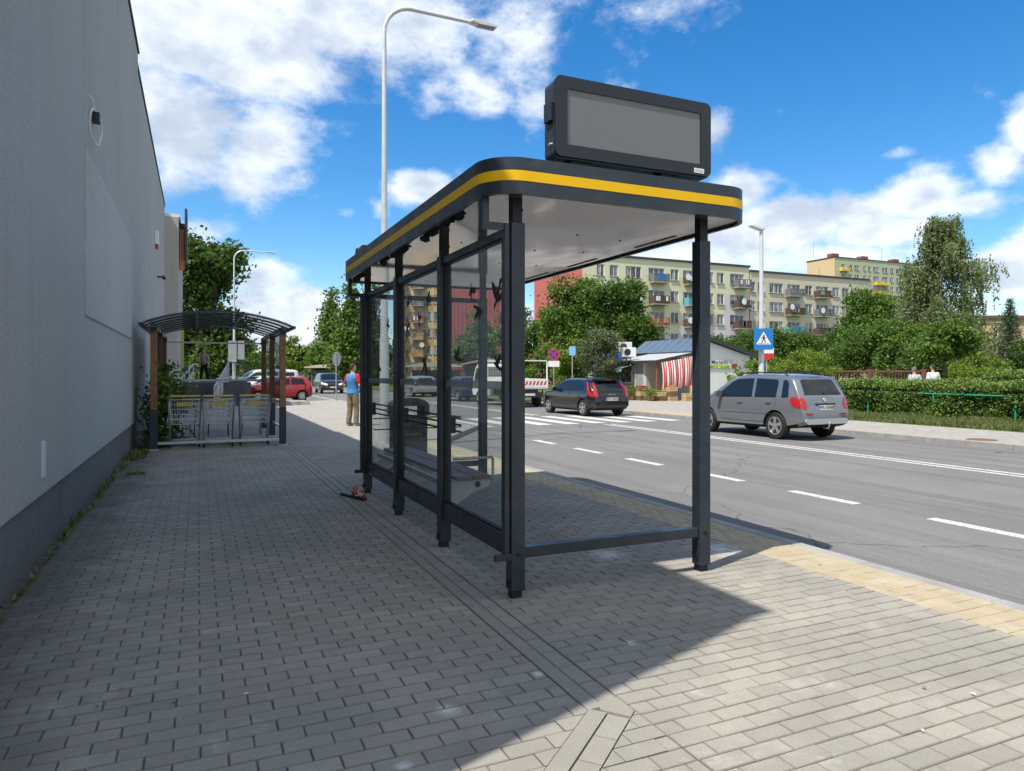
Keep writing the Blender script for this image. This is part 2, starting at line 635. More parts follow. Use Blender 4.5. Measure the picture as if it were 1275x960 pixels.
def texture_pavers(name, c1, c2, mortar, scale=1.0):
    """far paving: brick courses as texture"""
    mt = bpy.data.materials.new(name)
    mt.use_nodes = True
    t = NT(mt.node_tree)
    b = mt.node_tree.nodes['Principled BSDF']
    b.inputs['Roughness'].default_value = .9
    b.inputs['Specular IOR Level'].default_value = .2
    P = t.n('ShaderNodeTexCoord').outputs['Object']
    br = t.n('ShaderNodeTexBrick')
    t.put(br.inputs['Vector'], P)
    br.inputs['Color1'].default_value = (*c1, 1)
    br.inputs['Color2'].default_value = (*c2, 1)
    br.inputs['Mortar'].default_value = (*mortar, 1)
    br.inputs['Scale'].default_value = 1
    br.inputs['Brick Width'].default_value = .2 * scale
    br.inputs['Row Height'].default_value = .1 * scale
    br.inputs['Mortar Size'].default_value = .006
    c = t.mix(t.m('MULTIPLY', t.ramp(t.noise(P, 1.2, 6, .65, .5), .4, .7), .4), br.outputs[0], tuple(x * .8 for x in c1))
    c = t.mix(t.m('MULTIPLY', t.ramp(t.noise(P, 6, 6, .7), .55, .75), .3), c, tuple(min(1, x * 1.3) for x in c2))
    t.put(b.inputs['Base Color'], c)
    return mt


M['farpaver'] = texture_pavers('distant_pavers', (.31, .29, .26), (.39, .365, .325), (.17, .16, .14))
M['farypaver'] = texture_pavers('distant_yellow_pavers', (.41, .32, .185), (.48, .38, .235), (.28, .23, .15))


def asphalt_mat(name, base=.155):
    mt = bpy.data.materials.new(name)
    mt.use_nodes = True
    t = NT(mt.node_tree)
    b = mt.node_tree.nodes['Principled BSDF']
    b.inputs['Roughness'].default_value = .88
    b.inputs['Specular IOR Level'].default_value = .25
    P = t.n('ShaderNodeTexCoord').outputs['Object']
    c = t.mix(t.ramp(t.noise(P, .35, 5, .6), .35, .65), (base * .93, base * .90, base * .86), (base * 1.1, base * 1.07, base * 1.02))
    lane = t.noise(t.vm('MULTIPLY', P, (1.5, .035, 1)), 1.4, 6, .7)
    c = t.mix(t.m('MULTIPLY', t.ramp(lane, .42, .66), .75), c, (base * .68, base * .67, base * .68))
    lane2 = t.noise(t.vm('MULTIPLY', P, (3.0, .06, 1)), 2.2, 6, .7)
    c = t.mix(t.m('MULTIPLY', t.ramp(lane2, .60, .72), .45), c, (base * 1.6, base * 1.56, base * 1.5))
    c = t.mix(t.m('MULTIPLY', t.ramp(t.noise(P, 45, 5, .9), .45, .60), .40), c, (base * .5, base * .5, base * .5))
    c = t.mix(t.m('MULTIPLY', t.ramp(t.noise(P, 120, 2, .8), .6, .7), .4), c, (base * 2.1, base * 2.05, base * 2))
    cn = t.n('ShaderNodeTexNoise')
    t.put(cn.inputs['Vector'], P)
    cn.inputs['Scale'].default_value = .9
    cn.inputs['Detail'].default_value = 6
    CRK = cn.outputs[1]
    vo = t.n('ShaderNodeTexVoronoi', feature='DISTANCE_TO_EDGE')
    t.put(vo.inputs['Vector'], t.vm('ADD', P, t.vm('MULTIPLY', CRK, (1.6, 1.6, 0))))
    vo.inputs['Scale'].default_value = .16
    crack = t.m('MULTIPLY', t.ramp(vo.outputs[0], .0032, .001), .6)
    c = t.mix(crack, c, (.035, .035, .035))
    t.put(b.inputs['Base Color'], c)
    bp = t.n('ShaderNodeBump')
    bp.inputs['Strength'].default_value = .4
    bp.inputs['Distance'].default_value = .006
    t.put(bp.inputs['Height'], t.noise(P, 110, 3, .7))
    t.put(b.inputs['Normal'], bp.outputs[0])
    return mt


M['asphalt'] = asphalt_mat('worn_asphalt', .185)
M['asphalt_dk'] = asphalt_mat('parking_asphalt', .17)


def line_mat():
    mt = bpy.data.materials.new('worn_road_paint')
    mt.use_nodes = True
    t = NT(mt.node_tree)
    b = mt.node_tree.nodes['Principled BSDF']
    b.inputs['Roughness'].default_value = .7
    P = t.n('ShaderNodeTexCoord').outputs['Object']
    c = t.mix(t.m('MULTIPLY', t.ramp(t.noise(P, 22, 7, .8), .46, .60), .8), (.60, .59, .55), (.23, .225, .215))
    t.put(b.inputs['Base Color'], c)
    return mt


M['line'] = line_mat()


def grass_mat(name, a, bcol):
    mt = bpy.data.materials.new(name)
    mt.use_nodes = True
    t = NT(mt.node_tree)
    b = mt.node_tree.nodes['Principled BSDF']
    b.inputs['Roughness'].default_value = .9
    b.inputs['Specular IOR Level'].default_value = .15
    P = t.n('ShaderNodeTexCoord').outputs['Object']
    c = t.mix(t.ramp(t.noise(P, 1.3, 6, .7), .35, .65), a, bcol)
    c = t.mix(t.m('MULTIPLY', t.ramp(t.noise(P, 25, 4, .8), .4, .7), .5), c, tuple(x * .5 for x in a))
    t.put(b.inputs['Base Color'], c)
    return mt


M['turf'] = grass_mat('turf', (.07, .11, .025), (.13, .15, .05))


def leaf_mat(name, a, b2, trans=.35, rough=.6):
    """leaves: each leaf has its own tone"""
    mt = bpy.data.materials.new(name)
    mt.use_nodes = True
    t = NT(mt.node_tree)
    nt = mt.node_tree
    out = nt.nodes['Material Output']
    b = nt.nodes['Principled BSDF']
    b.inputs['Roughness'].default_value = rough
    b.inputs['Specular IOR Level'].default_value = .3
    tone = t.n('ShaderNodeAttribute', attribute_name='tone').outputs['Fac']
    c = t.mix(tone, a, b2)
    t.put(b.inputs['Base Color'], c)
    tr = t.n('ShaderNodeBsdfTranslucent')
    t.put(tr.inputs[0], t.mix(.5, c, (.16, .22, .02, 1), 'MIX'))
    ms = t.n('ShaderNodeMixShader')
    ms.inputs[0].default_value = trans
    t.put(ms.inputs[1], b.outputs[0])
    t.put(ms.inputs[2], tr.outputs[0])
    t.put(out.inputs[0], ms.outputs[0])
    return mt


M['leaf_mid'] = leaf_mat('leaves_mid', (.055, .12, .018), (.15, .25, .045))
M['leaf_dark'] = leaf_mat('leaves_dark', (.036, .082, .014), (.10, .18, .034))
M['leaf_bright'] = leaf_mat('leaves_bright', (.10, .17, .015), (.20, .29, .035))
M['leaf_olive'] = leaf_mat('leaves_olive', (.075, .10, .045), (.17, .20, .11))
M['leaf_birch'] = leaf_mat('leaves_birch', (.12, .16, .07), (.27, .32, .16), .45)
M['leaf_spruce'] = leaf_mat('needles', (.022, .05, .025), (.06, .105, .05), .1)
M['leaf_hedge'] = leaf_mat('hedge_leaves', (.075, .14, .022), (.21, .30, .07))
M['leaf_core'] = mat('hedge_twigs', (.02, .03, .01), .95)
M['grassblade'] = leaf_mat('grass_blades', (.09, .13, .03), (.22, .24, .09))
M['flower'] = mat('red_blossom', (.40, .10, .09), .7)


def glass_mat(name, tint=(.80, .86, .86), alpha=.22, refl=.9):
    """thin pane: mostly clear, with a mirror share that grows at grazing angles"""
    mt = bpy.data.materials.new(name)
    mt.use_nodes = True
    nt = mt.node_tree
    t = NT(nt)
    out = nt.nodes['Material Output']
    nt.nodes.remove(nt.nodes['Principled BSDF'])
    tr = t.n('ShaderNodeBsdfTransparent')
    tr.inputs[0].default_value = (*tint, 1)
    df = t.n('ShaderNodeBsdfDiffuse')
    df.inputs[0].default_value = (.35, .37, .37, 1)
    m0 = t.n('ShaderNodeMixShader')
    m0.inputs[0].default_value = alpha
    t.put(m0.inputs[1], tr.outputs[0])
    t.put(m0.inputs[2], df.outputs[0])
    gl = t.n('ShaderNodeBsdfGlossy')
    gl.inputs['Roughness'].default_value = .015
    fr = t.n('ShaderNodeFresnel')
    fr.inputs[0].default_value = 1.45
    m1 = t.n('ShaderNodeMixShader')
    t.put(m1.inputs[0], t.m('MULTIPLY', fr.outputs[0], refl))
    t.put(m1.inputs[1], m0.outputs[0])
    t.put(m1.inputs[2], gl.outputs[0])
    t.put(out.inputs[0], m1.outputs[0])
    return mt


M['pane'] = glass_mat('clear_pane', (.93, .95, .95), .025, .30)
M['pane_cart'] = glass_mat('smoky_pane', (.82, .85, .86), .10, .5)
M['frost'] = glass_mat('frosted_strip', (.75, .77, .77), .50, .4)
M['carglass'] = mat('car_glass', (.010, .013, .016), .05, 0, .45)
# ================================================================== ground
def sheet(name, poly, z, m, th=None):
    mb = MB()
    if th:
        mb.prism(poly, (0, 0, z - th), (1, 0, 0), (0, 1, 0), (0, 0, th))
    else:
        mb.add([(x, y, z) for x, y in poly], [tuple(range(len(poly)))])
    return struct(mb.build(name, m))


sheet('ground', [(-1500, -1500), (1500, -1500), (1500, 1500), (-1500, 1500)], -.30, M['turf'])
sheet('road', [(4.8, -60), (15.8, -60), (15.8, 420), (4.8, 420)], -.12, M['asphalt'])
sheet('side_road', [(15.8, 33.5), (80, 33.5), (80, 36), (15.8, 36)], -.124, M['asphalt_dk'])
sheet('parking_lot', [(-30, 40.2), (4.8, 40.2), (4.8, 76), (-30, 76)], -.112, M['asphalt_dk'])

# road paint
road_paint = MB()
z = -.116
k = 0
y = -9.95
while y < 17:
    if y > -14:
        road_paint.box(7.39, 7.55, y, y + 1.06, z - .003, z)
    y += 2.02
for x in (11.74, 12.0):
    road_paint.box(x, x + .11, -40, 19.2, z - .003, z)
    road_paint.box(x, x + .11, 24.4, 38, z - .003, z)
for i in range(60):
    road_paint.box(11.9, 12.02, 42 + i * 6, 46 + i * 6, z - .003, z)
x = 7.75
while x < 15.4:
    road_paint.box(x, x + .5, 19.75, 23.75, z - .003, z)
    x += 1.0
for i in range(12):      # give way dashes before the crossing
    pass
road_paint.box(7.55, 7.67, 41, 110, z - .003, z)
struct(road_paint.build('road_markings', M['line']))


D0 = Vector((1.63, 2.70))
DU = Vector((-.75, -.66)).normalized()
DN = Vector((-DU.y * 1.0, DU.x)).normalized()
if DN.x < 0:
    DN = -DN


def clip_poly(poly, sgn, off):
    """keep the part of a polygon with sgn * (p - D0).DN > off"""
    out = []
    f = lambda p: sgn * ((p[0] - D0.x) * DN.x + (p[1] - D0.y) * DN.y) - off
    for i in range(len(poly)):
        p, q = poly[i], poly[(i + 1) % len(poly)]
        a, b = f(p), f(q)
        if a >= 0:
            out.append(p)
        if (a >= 0) != (b >= 0):
            k = a / (a - b)
            out.append((p[0] + (q[0] - p[0]) * k, p[1] + (q[1] - p[1]) * k))
    return out


def bricks(name, x0, x1, y0, y1, m, lx=.2, ly=.1, zt=0.0, soldier=False, clip=None):
    if soldier:
        lx, ly = ly, lx
    vs, fs, tones, grimes = [], [], [], []
    gap = .0011
    row = 0
    yy = y0
    while yy < y1 - .01:
        if soldier:
            xs = [(x0 + i * lx, x0 + (i + 1) * lx) for i in range(int(round((x1 - x0) / lx)))]
            off = 0
        else:
            off = (row % 2) * lx / 2
            xs = []
            x = x0 - off
            while x < x1 - .015:
                xs.append((max(x, x0), min(x + lx, x1)))
                x += lx
        wob = .003 * math.sin(yy * 1.7)
        for (a, b) in xs:
            if b - a < .02:
                continue
            g_ = gap + random.random() * .0015
            A, B, C, D = a + g_, b - g_, yy + g_ + .0013, min(yy + ly, y1) - g_ - .0013
            C += wob
            D += wob
            if clip:
                f = [clip[0] * ((p[0] - D0.x) * DN.x + (p[1] - D0.y) * DN.y) - clip[1] for p in ((A, C), (B, C), (B, D), (A, D))]
                if max(f) <= 0:
                    continue
                if min(f) < 0:
                    pl = clip_poly([(A, C), (B, C), (B, D), (A, D)], *clip)
                    if len(pl) > 2:
                        o_ = len(vs)
                        k_ = len(pl)
                        vs += [(p[0], p[1], zt - .02) for p in pl] + [(p[0], p[1], zt) for p in pl]
                        fs.append(tuple(o_ + k_ + i for i in range(k_)))
                        fs += [(o_ + i, o_ + (i + 1) % k_, o_ + k_ + (i + 1) % k_, o_ + k_ + i) for i in range(k_)]
                        tones += [random.random()] * (k_ + 1)
                        grimes += [0] + [1] * k_
                    continue
            bv = .0045
            h = zt + random.gauss(0, .0007) + .0012 * math.sin(a * 1.3 + yy * .8) * math.sin(yy * .5)
            tx, ty = random.gauss(0, .0007), random.gauss(0, .0007)
            base = len(vs)
            vs += [(A, C, zt - .02), (B, C, zt - .02), (B, D, zt - .02), (A, D, zt - .02),
                   (A, C, h - .004), (B, C, h - .004), (B, D, h - .004), (A, D, h - .004),
                   (A + bv, C + bv, h - tx - ty), (B - bv, C + bv, h + tx - ty), (B - bv, D - bv, h + tx + ty), (A + bv, D - bv, h - tx + ty)]
            q = [(8, 9, 10, 11), (4, 5, 9, 8), (5, 6, 10, 9), (6, 7, 11, 10), (7, 4, 8, 11), (0, 1, 5, 4), (1, 2, 6, 5), (2, 3, 7, 6), (3, 0, 4, 7)]
            fs += [tuple(base + i for i in f) for f in q]
            t = random.random()
            if random.random() < .06:
                t = random.choice((-.5, 1.3))
            tones += [t] * 9
            grimes += [0, 1, 1, 1, 1, 1, 1, 1, 1]
        yy += ly
        row += 1
    me = bpy.data.meshes.new(name)
    me.from_pydata(vs, [], fs)
    me.materials.append(m)
    at_ = me.attributes.new('tone', 'FLOAT', 'FACE')
    at_.data.foreach_set('value', tones)
    at2 = me.attributes.new('grime', 'FLOAT', 'FACE')
    at2.data.foreach_set('value', grimes)
    o = bpy.data.objects.new(name, me)
    COL.objects.link(o)
    return struct(o)


M['joint'] = mat('joint_sand', (.13, .12, .10), .95, 0, .1, .25, 6)
Y_END = 24.0
bricks('pavement', -1.09, 1.585, -2.5, Y_END, M['paver'], clip=(-1, .045))
bricks('pavement_course', 1.675, 1.775, 2.78, Y_END, M['paver'], soldier=True)
bricks('pavement_corner', -1.09, 1.775, -2.5, 2.70, M['paver'], clip=(1, .152))
bricks('pavement_at_stop', 1.78, 4.27, -2.5, 15.0, M['paver'])
bricks('yellow_paving', 4.275, 4.755, -2.5, 15.0, M['ypaver'], lx=.12, ly=.12)
ed = MB()
yy = 2.72
while yy < Y_END:
    ed.box(1.59, 1.67, yy + .004, yy + .996, -.05, .002 + random.gauss(0, .001), bev=.004)
    yy += 1.0
for i in range(5):
    p_ = D0 + DU * (.01 + i * .999)
    q_ = D0 + DU * (.01 + i * .999 + .992)
    ed.obox((p_.x, p_.y, -.02), (q_.x, q_.y, -.02), .082, .044)
struct(ed.build('pavement_edging', M['paver']))
dc = MB()
for i in range(24):
    p_ = D0 + DU * (.02 + i * .2) + DN * .098
    q_ = p_ + DU * .196
    dc.obox((p_.x, p_.y, -.02), (q_.x, q_.y, -.02), .096, .04 + random.gauss(0, .002))
dco = dc.build('pavement_diagonal_course', M['paver'])
dat = dco.data.attributes.new('tone', 'FLOAT', 'FACE')
dat.data.foreach_set('value', [random.random() for i in range(24) for k in range(6)])
struct(dco)
cf = MB()
cf.prism([(1.676, 2.776), (1.640, 2.70), (1.728, 2.590), (1.772, 2.632), (1.772, 2.776)], (0, 0, -.02), (1, 0, 0), (0, 1, 0), (0, 0, .0208))
struct(cf.build('pavement_corner_piece', M['paver'], recalc=True))
sheet('pavement_bed', [(-1.4, -30), (4.76, -30), (4.76, 14.9), (7.3, 18.9), (7.3, 40.2), (-1.4, 40.2)], -.0075, M['joint'], .2)
sheet('far_pavement', [(-1.4, Y_END), (7.28, Y_END), (7.28, 40.1), (-1.4, 40.1)], -.001, M['farpaver'], .005)
sheet('pavement_by_crossing', [(1.78, 15.0), (4.82, 15.0), (7.22, 18.9), (7.22, Y_END), (1.78, Y_END)], -.0015, M['farpaver'], .005)
sheet('pavement_behind', [(-1.4, -30), (4.76, -30), (4.76, -2.5), (-1.4, -2.5)], -.002, M['farpaver'], .005)
sheet('crossing_tactile', [(6.5, 19.8), (7.24, 19.8), (7.24, 23.8), (6.5, 23.8)], .0025, M['farypaver'], .004)
for s_, (px0, px1) in enumerate([(0, 0)]):
    sheet('crossing_tactile_far', [(15.86, 19.8), (16.7, 19.8), (16.7, 23.8), (15.86, 23.8)], .006, M['farypaver'], .004)


def kerb(name, path, w=.12, z0=-.2, z1=.003):
    mb = MB()
    pts = [Vector((x, y, 0)) for x, y in path]
    for a, b in zip(pts, pts[1:]):
        L = (b - a).length
        n = max(1, int(round(L)))
        t = (b - a) / n
        for i in range(n):
            p = a + t * i
            q = p + t * .994
            mb.obox((p.x, p.y, (z0 + z1) / 2), (q.x, q.y, (z0 + z1) / 2), w, z1 - z0)
    return struct(mb.build(name, M['kerb'], bevel=.008))


M['kerb'] = mat('kerb_concrete', (.29, .285, .27), .9, 0, .2, .15, 3, .3, 90)
kerb('kerb', [(4.82, -20), (4.82, 14.9), (7.34, 18.95), (7.34, 40.2), ])
kerb('kerb_far_side', [(15.76, -20), (15.76, 33.4)])
sheet('pavement_far_side', [(15.83, -30), (19.1, -30), (19.1, 20), (48, 20), (48, 33.5), (15.83, 33.5)], 0, M['farpaver'], .3)
sheet('verge', [(19.1, -30), (60, -30), (60, 20), (19.1, 20)], .012, M['turf'], .3)
sheet('lawn_beyond', [(15.9, 36), (90, 36), (90, 300), (15.9, 300)], .0, M['turf'], .2)
mh = MB()
mh.lathe([(.31, 0.001), (.31, .008), (.29, .010)], c=(*at(1222, 15.9), 0), n=28)
tag(mh.build('manhole_cover', mat('rusty_iron', (.20, .10, .07), .8, var=.3)), 'round rusty manhole cover set in the far pavement beside the verge', 'manhole cover')

# grass on the verge, one mass nobody could count
def grass_mass(name, regions, n, hmin=.05, hmax=.16):
    tot = sum((r[1] - r[0]) * (r[3] - r[2]) for r in regions)
    allv, tones = [], []
    for (x0, x1, y0, y1) in regions:
        k = int(n * (x1 - x0) * (y1 - y0) / tot)
        x = RNG.uniform(x0, x1, k)
        y = RNG.uniform(y0, y1, k)
        h = RNG.uniform(hmin, hmax, k) * (0.6 + .6 * (np.sin(x * 2.1 + y) * np.sin(y * 1.3) > 0))
        a = RNG.uniform(0, 2 * np.pi, k)
        w = RNG.uniform(.012, .03, k)
        lx, ly = RNG.normal(0, .05, k), RNG.normal(0, .05, k)
        p0 = np.stack([x - np.cos(a) * w, y - np.sin(a) * w, np.full(k, .01)], 1)
        p1 = np.stack([x + np.cos(a) * w, y + np.sin(a) * w, np.full(k, .01)], 1)
        p2 = np.stack([x + lx, y + ly, h], 1)
        allv.append(np.stack([p0, p1, p2], 1).reshape(-1, 3))
        tones.append(RNG.uniform(0, 1, k))
    v = np.concatenate(allv)
    return tri_mesh(name, v, 3, np.concatenate(tones), M['grassblade'])


def tri_mesh(name, v, per, tones, m, link=True):
    me = bpy.data.meshes.new(name)
    nf = len(v) // per
    me.vertices.add(len(v))
    me.vertices.foreach_set('co', v.astype(np.float32).ravel())
    me.loops.add(len(v))
    me.loops.foreach_set('vertex_index', np.arange(len(v), dtype=np.int32))
    me.polygons.add(nf)
    me.polygons.foreach_set('loop_start', np.arange(0, nf * per, per, dtype=np.int32))
    me.polygons.foreach_set('loop_total', np.full(nf, per, dtype=np.int32))
    a = me.attributes.new('tone', 'FLOAT', 'FACE')
    a.data.foreach_set('value', tones.astype(np.float32))
    me.update(calc_edges=True)
    me.materials.append(m)
    if not link:
        return me
    o = bpy.data.objects.new(name, me)
    COL.objects.link(o)
    return o


gr = grass_mass('verge_grass', [(19.15, 22.6, 4, 20.2), (19.15, 22.6, 10, 20)], 60000)
tag(gr, 'strip of short sunlit grass between the far pavement and the hedge', 'grass', kind='stuff')
wd = grass_mass('wall_weeds', [(-1.12, -1.06, 9, 15), (-1.12, -.85, 13.6, 15.2), (-1.12, -.9, 14.3, 15.0), (-.95, -.72, 11.7, 11.95), (-.95, -.72, 11.7, 11.95), (-1.12, -1.08, 3.5, 9)], 620, .02, .10)
tag(wd, 'small weeds growing at the foot of the grey wall', 'weeds', kind='stuff')

# ================================================================== the store on the left
WX, WY0, WY1, WH = -1.15, 1.75, 31.8, 8.24
store = thing('store_building', 'large grey rendered store building with dark plinth along the left of the pavement', 'building', (WX, WY0, 0))
mb = MB()
mb.box(-34, WX, WY0, 16.75, .52, WH)
mb.box(-34, WX - .07, 16.75, WY1, .52, WH - .001)
mb.box(-34, -.72, WY1, 41.0, .52, 7.9)
mb.build('wall', M['stucco'], store)
mb = MB()
mb.box(-34, WX - .035, WY0 + .03, 16.7, -.3, .52)
mb.box(-34, WX - .11, 16.7, WY1, -.3, .519)
mb.box(-34, -.76, WY1 + .002, 40.97, -.3, .52)
mb.build('plinth', M['plinth'], store)
mb = MB()
mb.box(-34.05, WX + .035, WY0 - .03, 16.75, WH, WH + .035)
mb.box(-34.05, WX - .036, 16.752, WY1 + .02, WH, WH + .035)
mb.build('parapet_cap', M['trim_dark'], store)
mb = MB()
mb.box(-34.05, -.66, WY1 + .03, 41.05, 7.9, 8.02)
mb.build('parapet_cap', M['white'], store)
mb = MB()
mb.prism([(9.1, 2.16), (15.1, 2.16), (15.1, 4.05), (9.1, 4.05)], (WX, 0, 0), (0, 1, 0), (0, 0, 1), (.014, 0, 0))
mb.build('repair_patch', M['stucco_patch'], store)
for (za, zb) in ((4.052, 4.066), (2.146, 2.158)):
    mb = MB()
    mb.box(WX, WX + .012, 9.1, 15.1, za, zb)
    mb.build('patch_edge', mat('patch_edge_grey', (.33, .325, .31), .9), store)
mb = MB()
for yy in (7.12, 9.02, 12.6):
    mb.box(WX, WX + .003, yy, yy + .010, .53, WH - .02)
for yy in (21.9, 27.2):
    mb.box(WX - .07, WX - .067, yy, yy + .012, .53, WH - .02)
mb.build('render_joint', mat('render_joint_grey', (.40, .39, .375), .9), store)
mb = MB()
mb.box(-.72, -.60, 36.9, 37.15, .9, 3.6)
mb.build('entrance_trim', mat('yellow_trim', (.42, .40, .04), .5), store)
mb = MB()
mb.box(WX + .001, WX + .012, 6.70, 6.83, .66, .95, bev=.003)
mb.build('vent_plate', mat('pale_vent', (.62, .64, .65), .6), store)

wl = thing('cable_loop', 'loop of loose pale cable with a small black plug high on the grey wall', 'cable', (WX, 9.7, 4.3))
mb = MB()
mb.tube([(WX + .05 + .035 * math.cos(t) + .008 * math.sin(3 * t), 9.62 + .24 * math.cos(t) + .02 * math.sin(2 * t), 4.42 + .20 * math.sin(t)) for t in [2 * math.pi * i / 28 for i in range(29)]], .008, 6)
mb.tube([(WX + .04, 9.56, 4.61), (WX + .03, 9.48, 4.70), (WX - .02, 9.42, 4.74)], .008, 6)
mb.build('cable', M['white'], wl)
mb = MB()
mb.box(WX + .001, WX + .08, 9.66, 9.78, 4.50, 4.62, bev=.006)
mb.build('plug_box', M['plastic'], wl)
al = thing('alarm_box', 'white alarm siren box with a red base high on the grey wall', 'alarm', (WX, 24.8, 5.5))
mb = MB()
mb.box(WX - .069, WX + .03, 24.6, 25.0, 5.55, 5.98, bev=.01)
mb.build('housing', M['white'], al)
mb = MB()
mb.box(WX - .069, WX + .02, 24.66, 24.94, 5.44, 5.547, bev=.01)
mb.build('beacon', M['red'], al)
cc = thing('wall_camera', 'small black camera on the grey wall below the alarm box', 'camera', (WX, 26, 4.6))
mb = MB()
mb.tube([(WX - .069, 26, 4.7), (WX + .12, 26, 4.7)], .03, 10)
mb.build('bracket', M['plastic'], cc)
mb = MB()
mb.tube([(WX + .12, 26.08, 4.72), (WX + .14, 25.85, 4.64)], .055, 12)
mb.build('camera_body', M['plastic'], cc)
sg = thing('store_sign', 'dark projecting store sign box with an orange face seen nearly edge on', 'sign', (-.7, 33.2, 6))
mb = MB()
mb.box(-.72, -.50, 33.1, 33.25, 5.95, 7.9)
mb.build('bracket', M['trim_dark'], sg)
mb = MB()
mb.box(-.50, -.40, 32.6, 34.4, 6.3, 8.45, bev=.02)
mb.build('sign_box', M['trim_dark'], sg)
mb = MB()
mb.box(-.70, -.52, 32.9, 33.08, 5.9, 7.6)
mb.build('sign_face', mat('orange_face', (.55, .16, .05), .5), sg)

# ================================================================== the bus shelter
XB, XF = 1.95, 3.505
YS = [4.30, 5.80, 7.30, 8.80]
RX0, RX1, RY0, RY1, RZ0, RZ1 = 1.68, 3.87, 4.10, 9.06, 2.655, 2.893
sh = thing('bus_shelter', 'dark grey bus shelter with a yellow stripe round its flat roof and glass back', 'bus shelter', (2.7, 6.5, 0))
rc = ((RX0 + RX1) / 2, (RY0 + RY1) / 2)


def ring_wall(mb, w, h, r, th, z0, z1, n=10, m=0):
    a = rrect(w, h, r, n, *rc)
    b = rrect(w - 2 * th, h - 2 * th, max(.01, r - th), n, *rc)
    k = len(a)
    vs = [(x, y, z0) for x, y in a] + [(x, y, z1) for x, y in a] + [(x, y, z0) for x, y in b] + [(x, y, z1) for x, y in b]
    fs = []
    for i in range(k):
        j = (i + 1) % k
        fs += [(i, j, j + k, i + k), (i + k, j + k, j + 3 * k, i + 3 * k), (j + 2 * k, i + 2 * k, i + 3 * k, j + 3 * k), (j, i, i + 2 * k, j + 2 * k)]
    mb.add(vs, fs, m)


W_, H_ = RX1 - RX0, RY1 - RY0
mb = MB()
ring_wall(mb, W_, H_, .26, .03, RZ0, RZ1)
ro = mb.build('roof_fascia', M['steel'], sh, smooth=30)
mb = MB()
ring_wall(mb, W_ + .004, H_ + .004, .262, .0015, 2.742, 2.808)
mb.build('yellow_stripe', M['yellow'], ro, smooth=30)
mb = MB()
mb.prism(rrect(W_ - .06, H_ - .06, .23, 10, *rc), (0, 0, 2.83), (1, 0, 0), (0, 1, 0), (0, 0, .03))
mb.build('roof_deck', M['steel'], sh)


def ceil_mat():
    mt = bpy.data.materials.new('polished_ceiling_panel')
    mt.use_nodes = True
    t = NT(mt.node_tree)
    b = mt.node_tree.nodes['Principled BSDF']
    b.inputs['Base Color'].default_value = (.235, .215, .20, 1)
    b.inputs['Metallic'].default_value = .75
    b.inputs['Roughness'].default_value = .07
    P = t.n('ShaderNodeTexCoord').outputs['Object']
    bp = t.n('ShaderNodeBump')
    bp.inputs['Strength'].default_value = .22
    bp.inputs['Distance'].default_value = .035
    t.put(bp.inputs['Height'], t.noise(P, .9, 2, .4))
    t.put(b.inputs['Normal'], bp.outputs[0])
    return mt


mb = MB()
mb.prism(rrect(W_ - .07, H_ - .07, .22, 10, *rc), (0, 0, 2.672), (1, 0, 0), (0, 1, 0), (0, 0, .012))
ce = mb.build('ceiling_panel', ceil_mat(), sh)
mb = MB()
for (a, b) in ((4.9, 5.5), (6.2, 6.8), (7.3, 7.9), (8.3, 8.8)):
    mb.box(3.70, 3.735, a, b, 2.668, 2.674)
mb.build('light_slot', M['steel_dk'], ce)
mb = MB()
for y_ in (5.2, 6.0, 6.9, 7.7, 8.5):
    for x_ in (2.2, 2.9, 3.4):
        mb.lathe([(.008, 2.666), (.008, 2.6735)], c=(x_ + random.uniform(-.05, .05), y_ + random.uniform(-.1, .1), 0), n=8)
mb.build('ceiling_rivet', M['steel_dk'], ce)


def post(x, y, upper=True):
    mb = MB()
    mb.box(x - .05, x + .05, y - .045, y + .05, .05, 2.505, bev=.004)
    p = mb.build('post', M['steel'], sh)
    mb = MB()
    mb.box(x - .038, x + .034, y - .030, y + .040, .0, .06)
    mb.box(x - .035, x + .035, y - .032, y + .036, 2.505, 2.672)
    for zz in (2.60,):
        mb.tube([(x - .045, y - .01, zz), (x + .048, y - .01, zz)], .009, 6)
    mb.build('inner_tube', M['steel_dk'], p)
    mb = MB()
    mb.tube([(x + .0, y - .054, .295), (x + .0, y - .04, .295)], .014, 10)
    mb.tube([(x - .06, y + .0, .10), (x - .045, y + .0, .10)], .012, 8)
    mb.box(x - .066, x - .044, y - .018, y + .012, .075, .115)
    mb.build('bolt', M['steel_dk'], p)
    return p


for y_ in YS:
    post(XB, y_)
post(XF, YS[0])
post(XF, YS[3])
# narrow upright channel set beside the two end posts of the back
for y_ in (YS[0] - .0, YS[3]):
    mb = MB()
    mb.box(XB - .092, XB - .056, y_ - .03, y_ + .03, .26, 2.50, bev=.003)
    mb.build('frame_upright', M['steel'], sh)
# back rails
mb = MB()
for a, b in zip(YS, YS[1:]):
    mb.box(XB - .03, XB + .03, a + .051, b - .046, .255, .395)
mb.build('bottom_rail', M['steel'], sh, bevel=.003)
mb = MB()
for a, b in zip(YS, YS[1:]):
    mb.box(XB - .03, XB + .03, a + .051, b - .046, 2.44, 2.50)
mb.build('top_rail', M['steel'], sh, bevel=.003)
# side rails
mb = MB()
mb.box(XB + .051, XF - .051, YS[0] - .03, YS[0] + .03, .262, .335)
mb.build('side_rail', M['steel'], sh, bevel=.004)
mb = MB()
mb.box(XB + .051, XF - .051, YS[3] - .03, YS[3] + .03, .262, .335)
mb.build('side_rail', M['steel'], sh, bevel=.004)
mb = MB()
mb.box(XB + .051, XF - .051, YS[3] - .025, YS[3] + .025, 2.44, 2.50)
mb.build('side_rail', M['steel'], sh, bevel=.004)
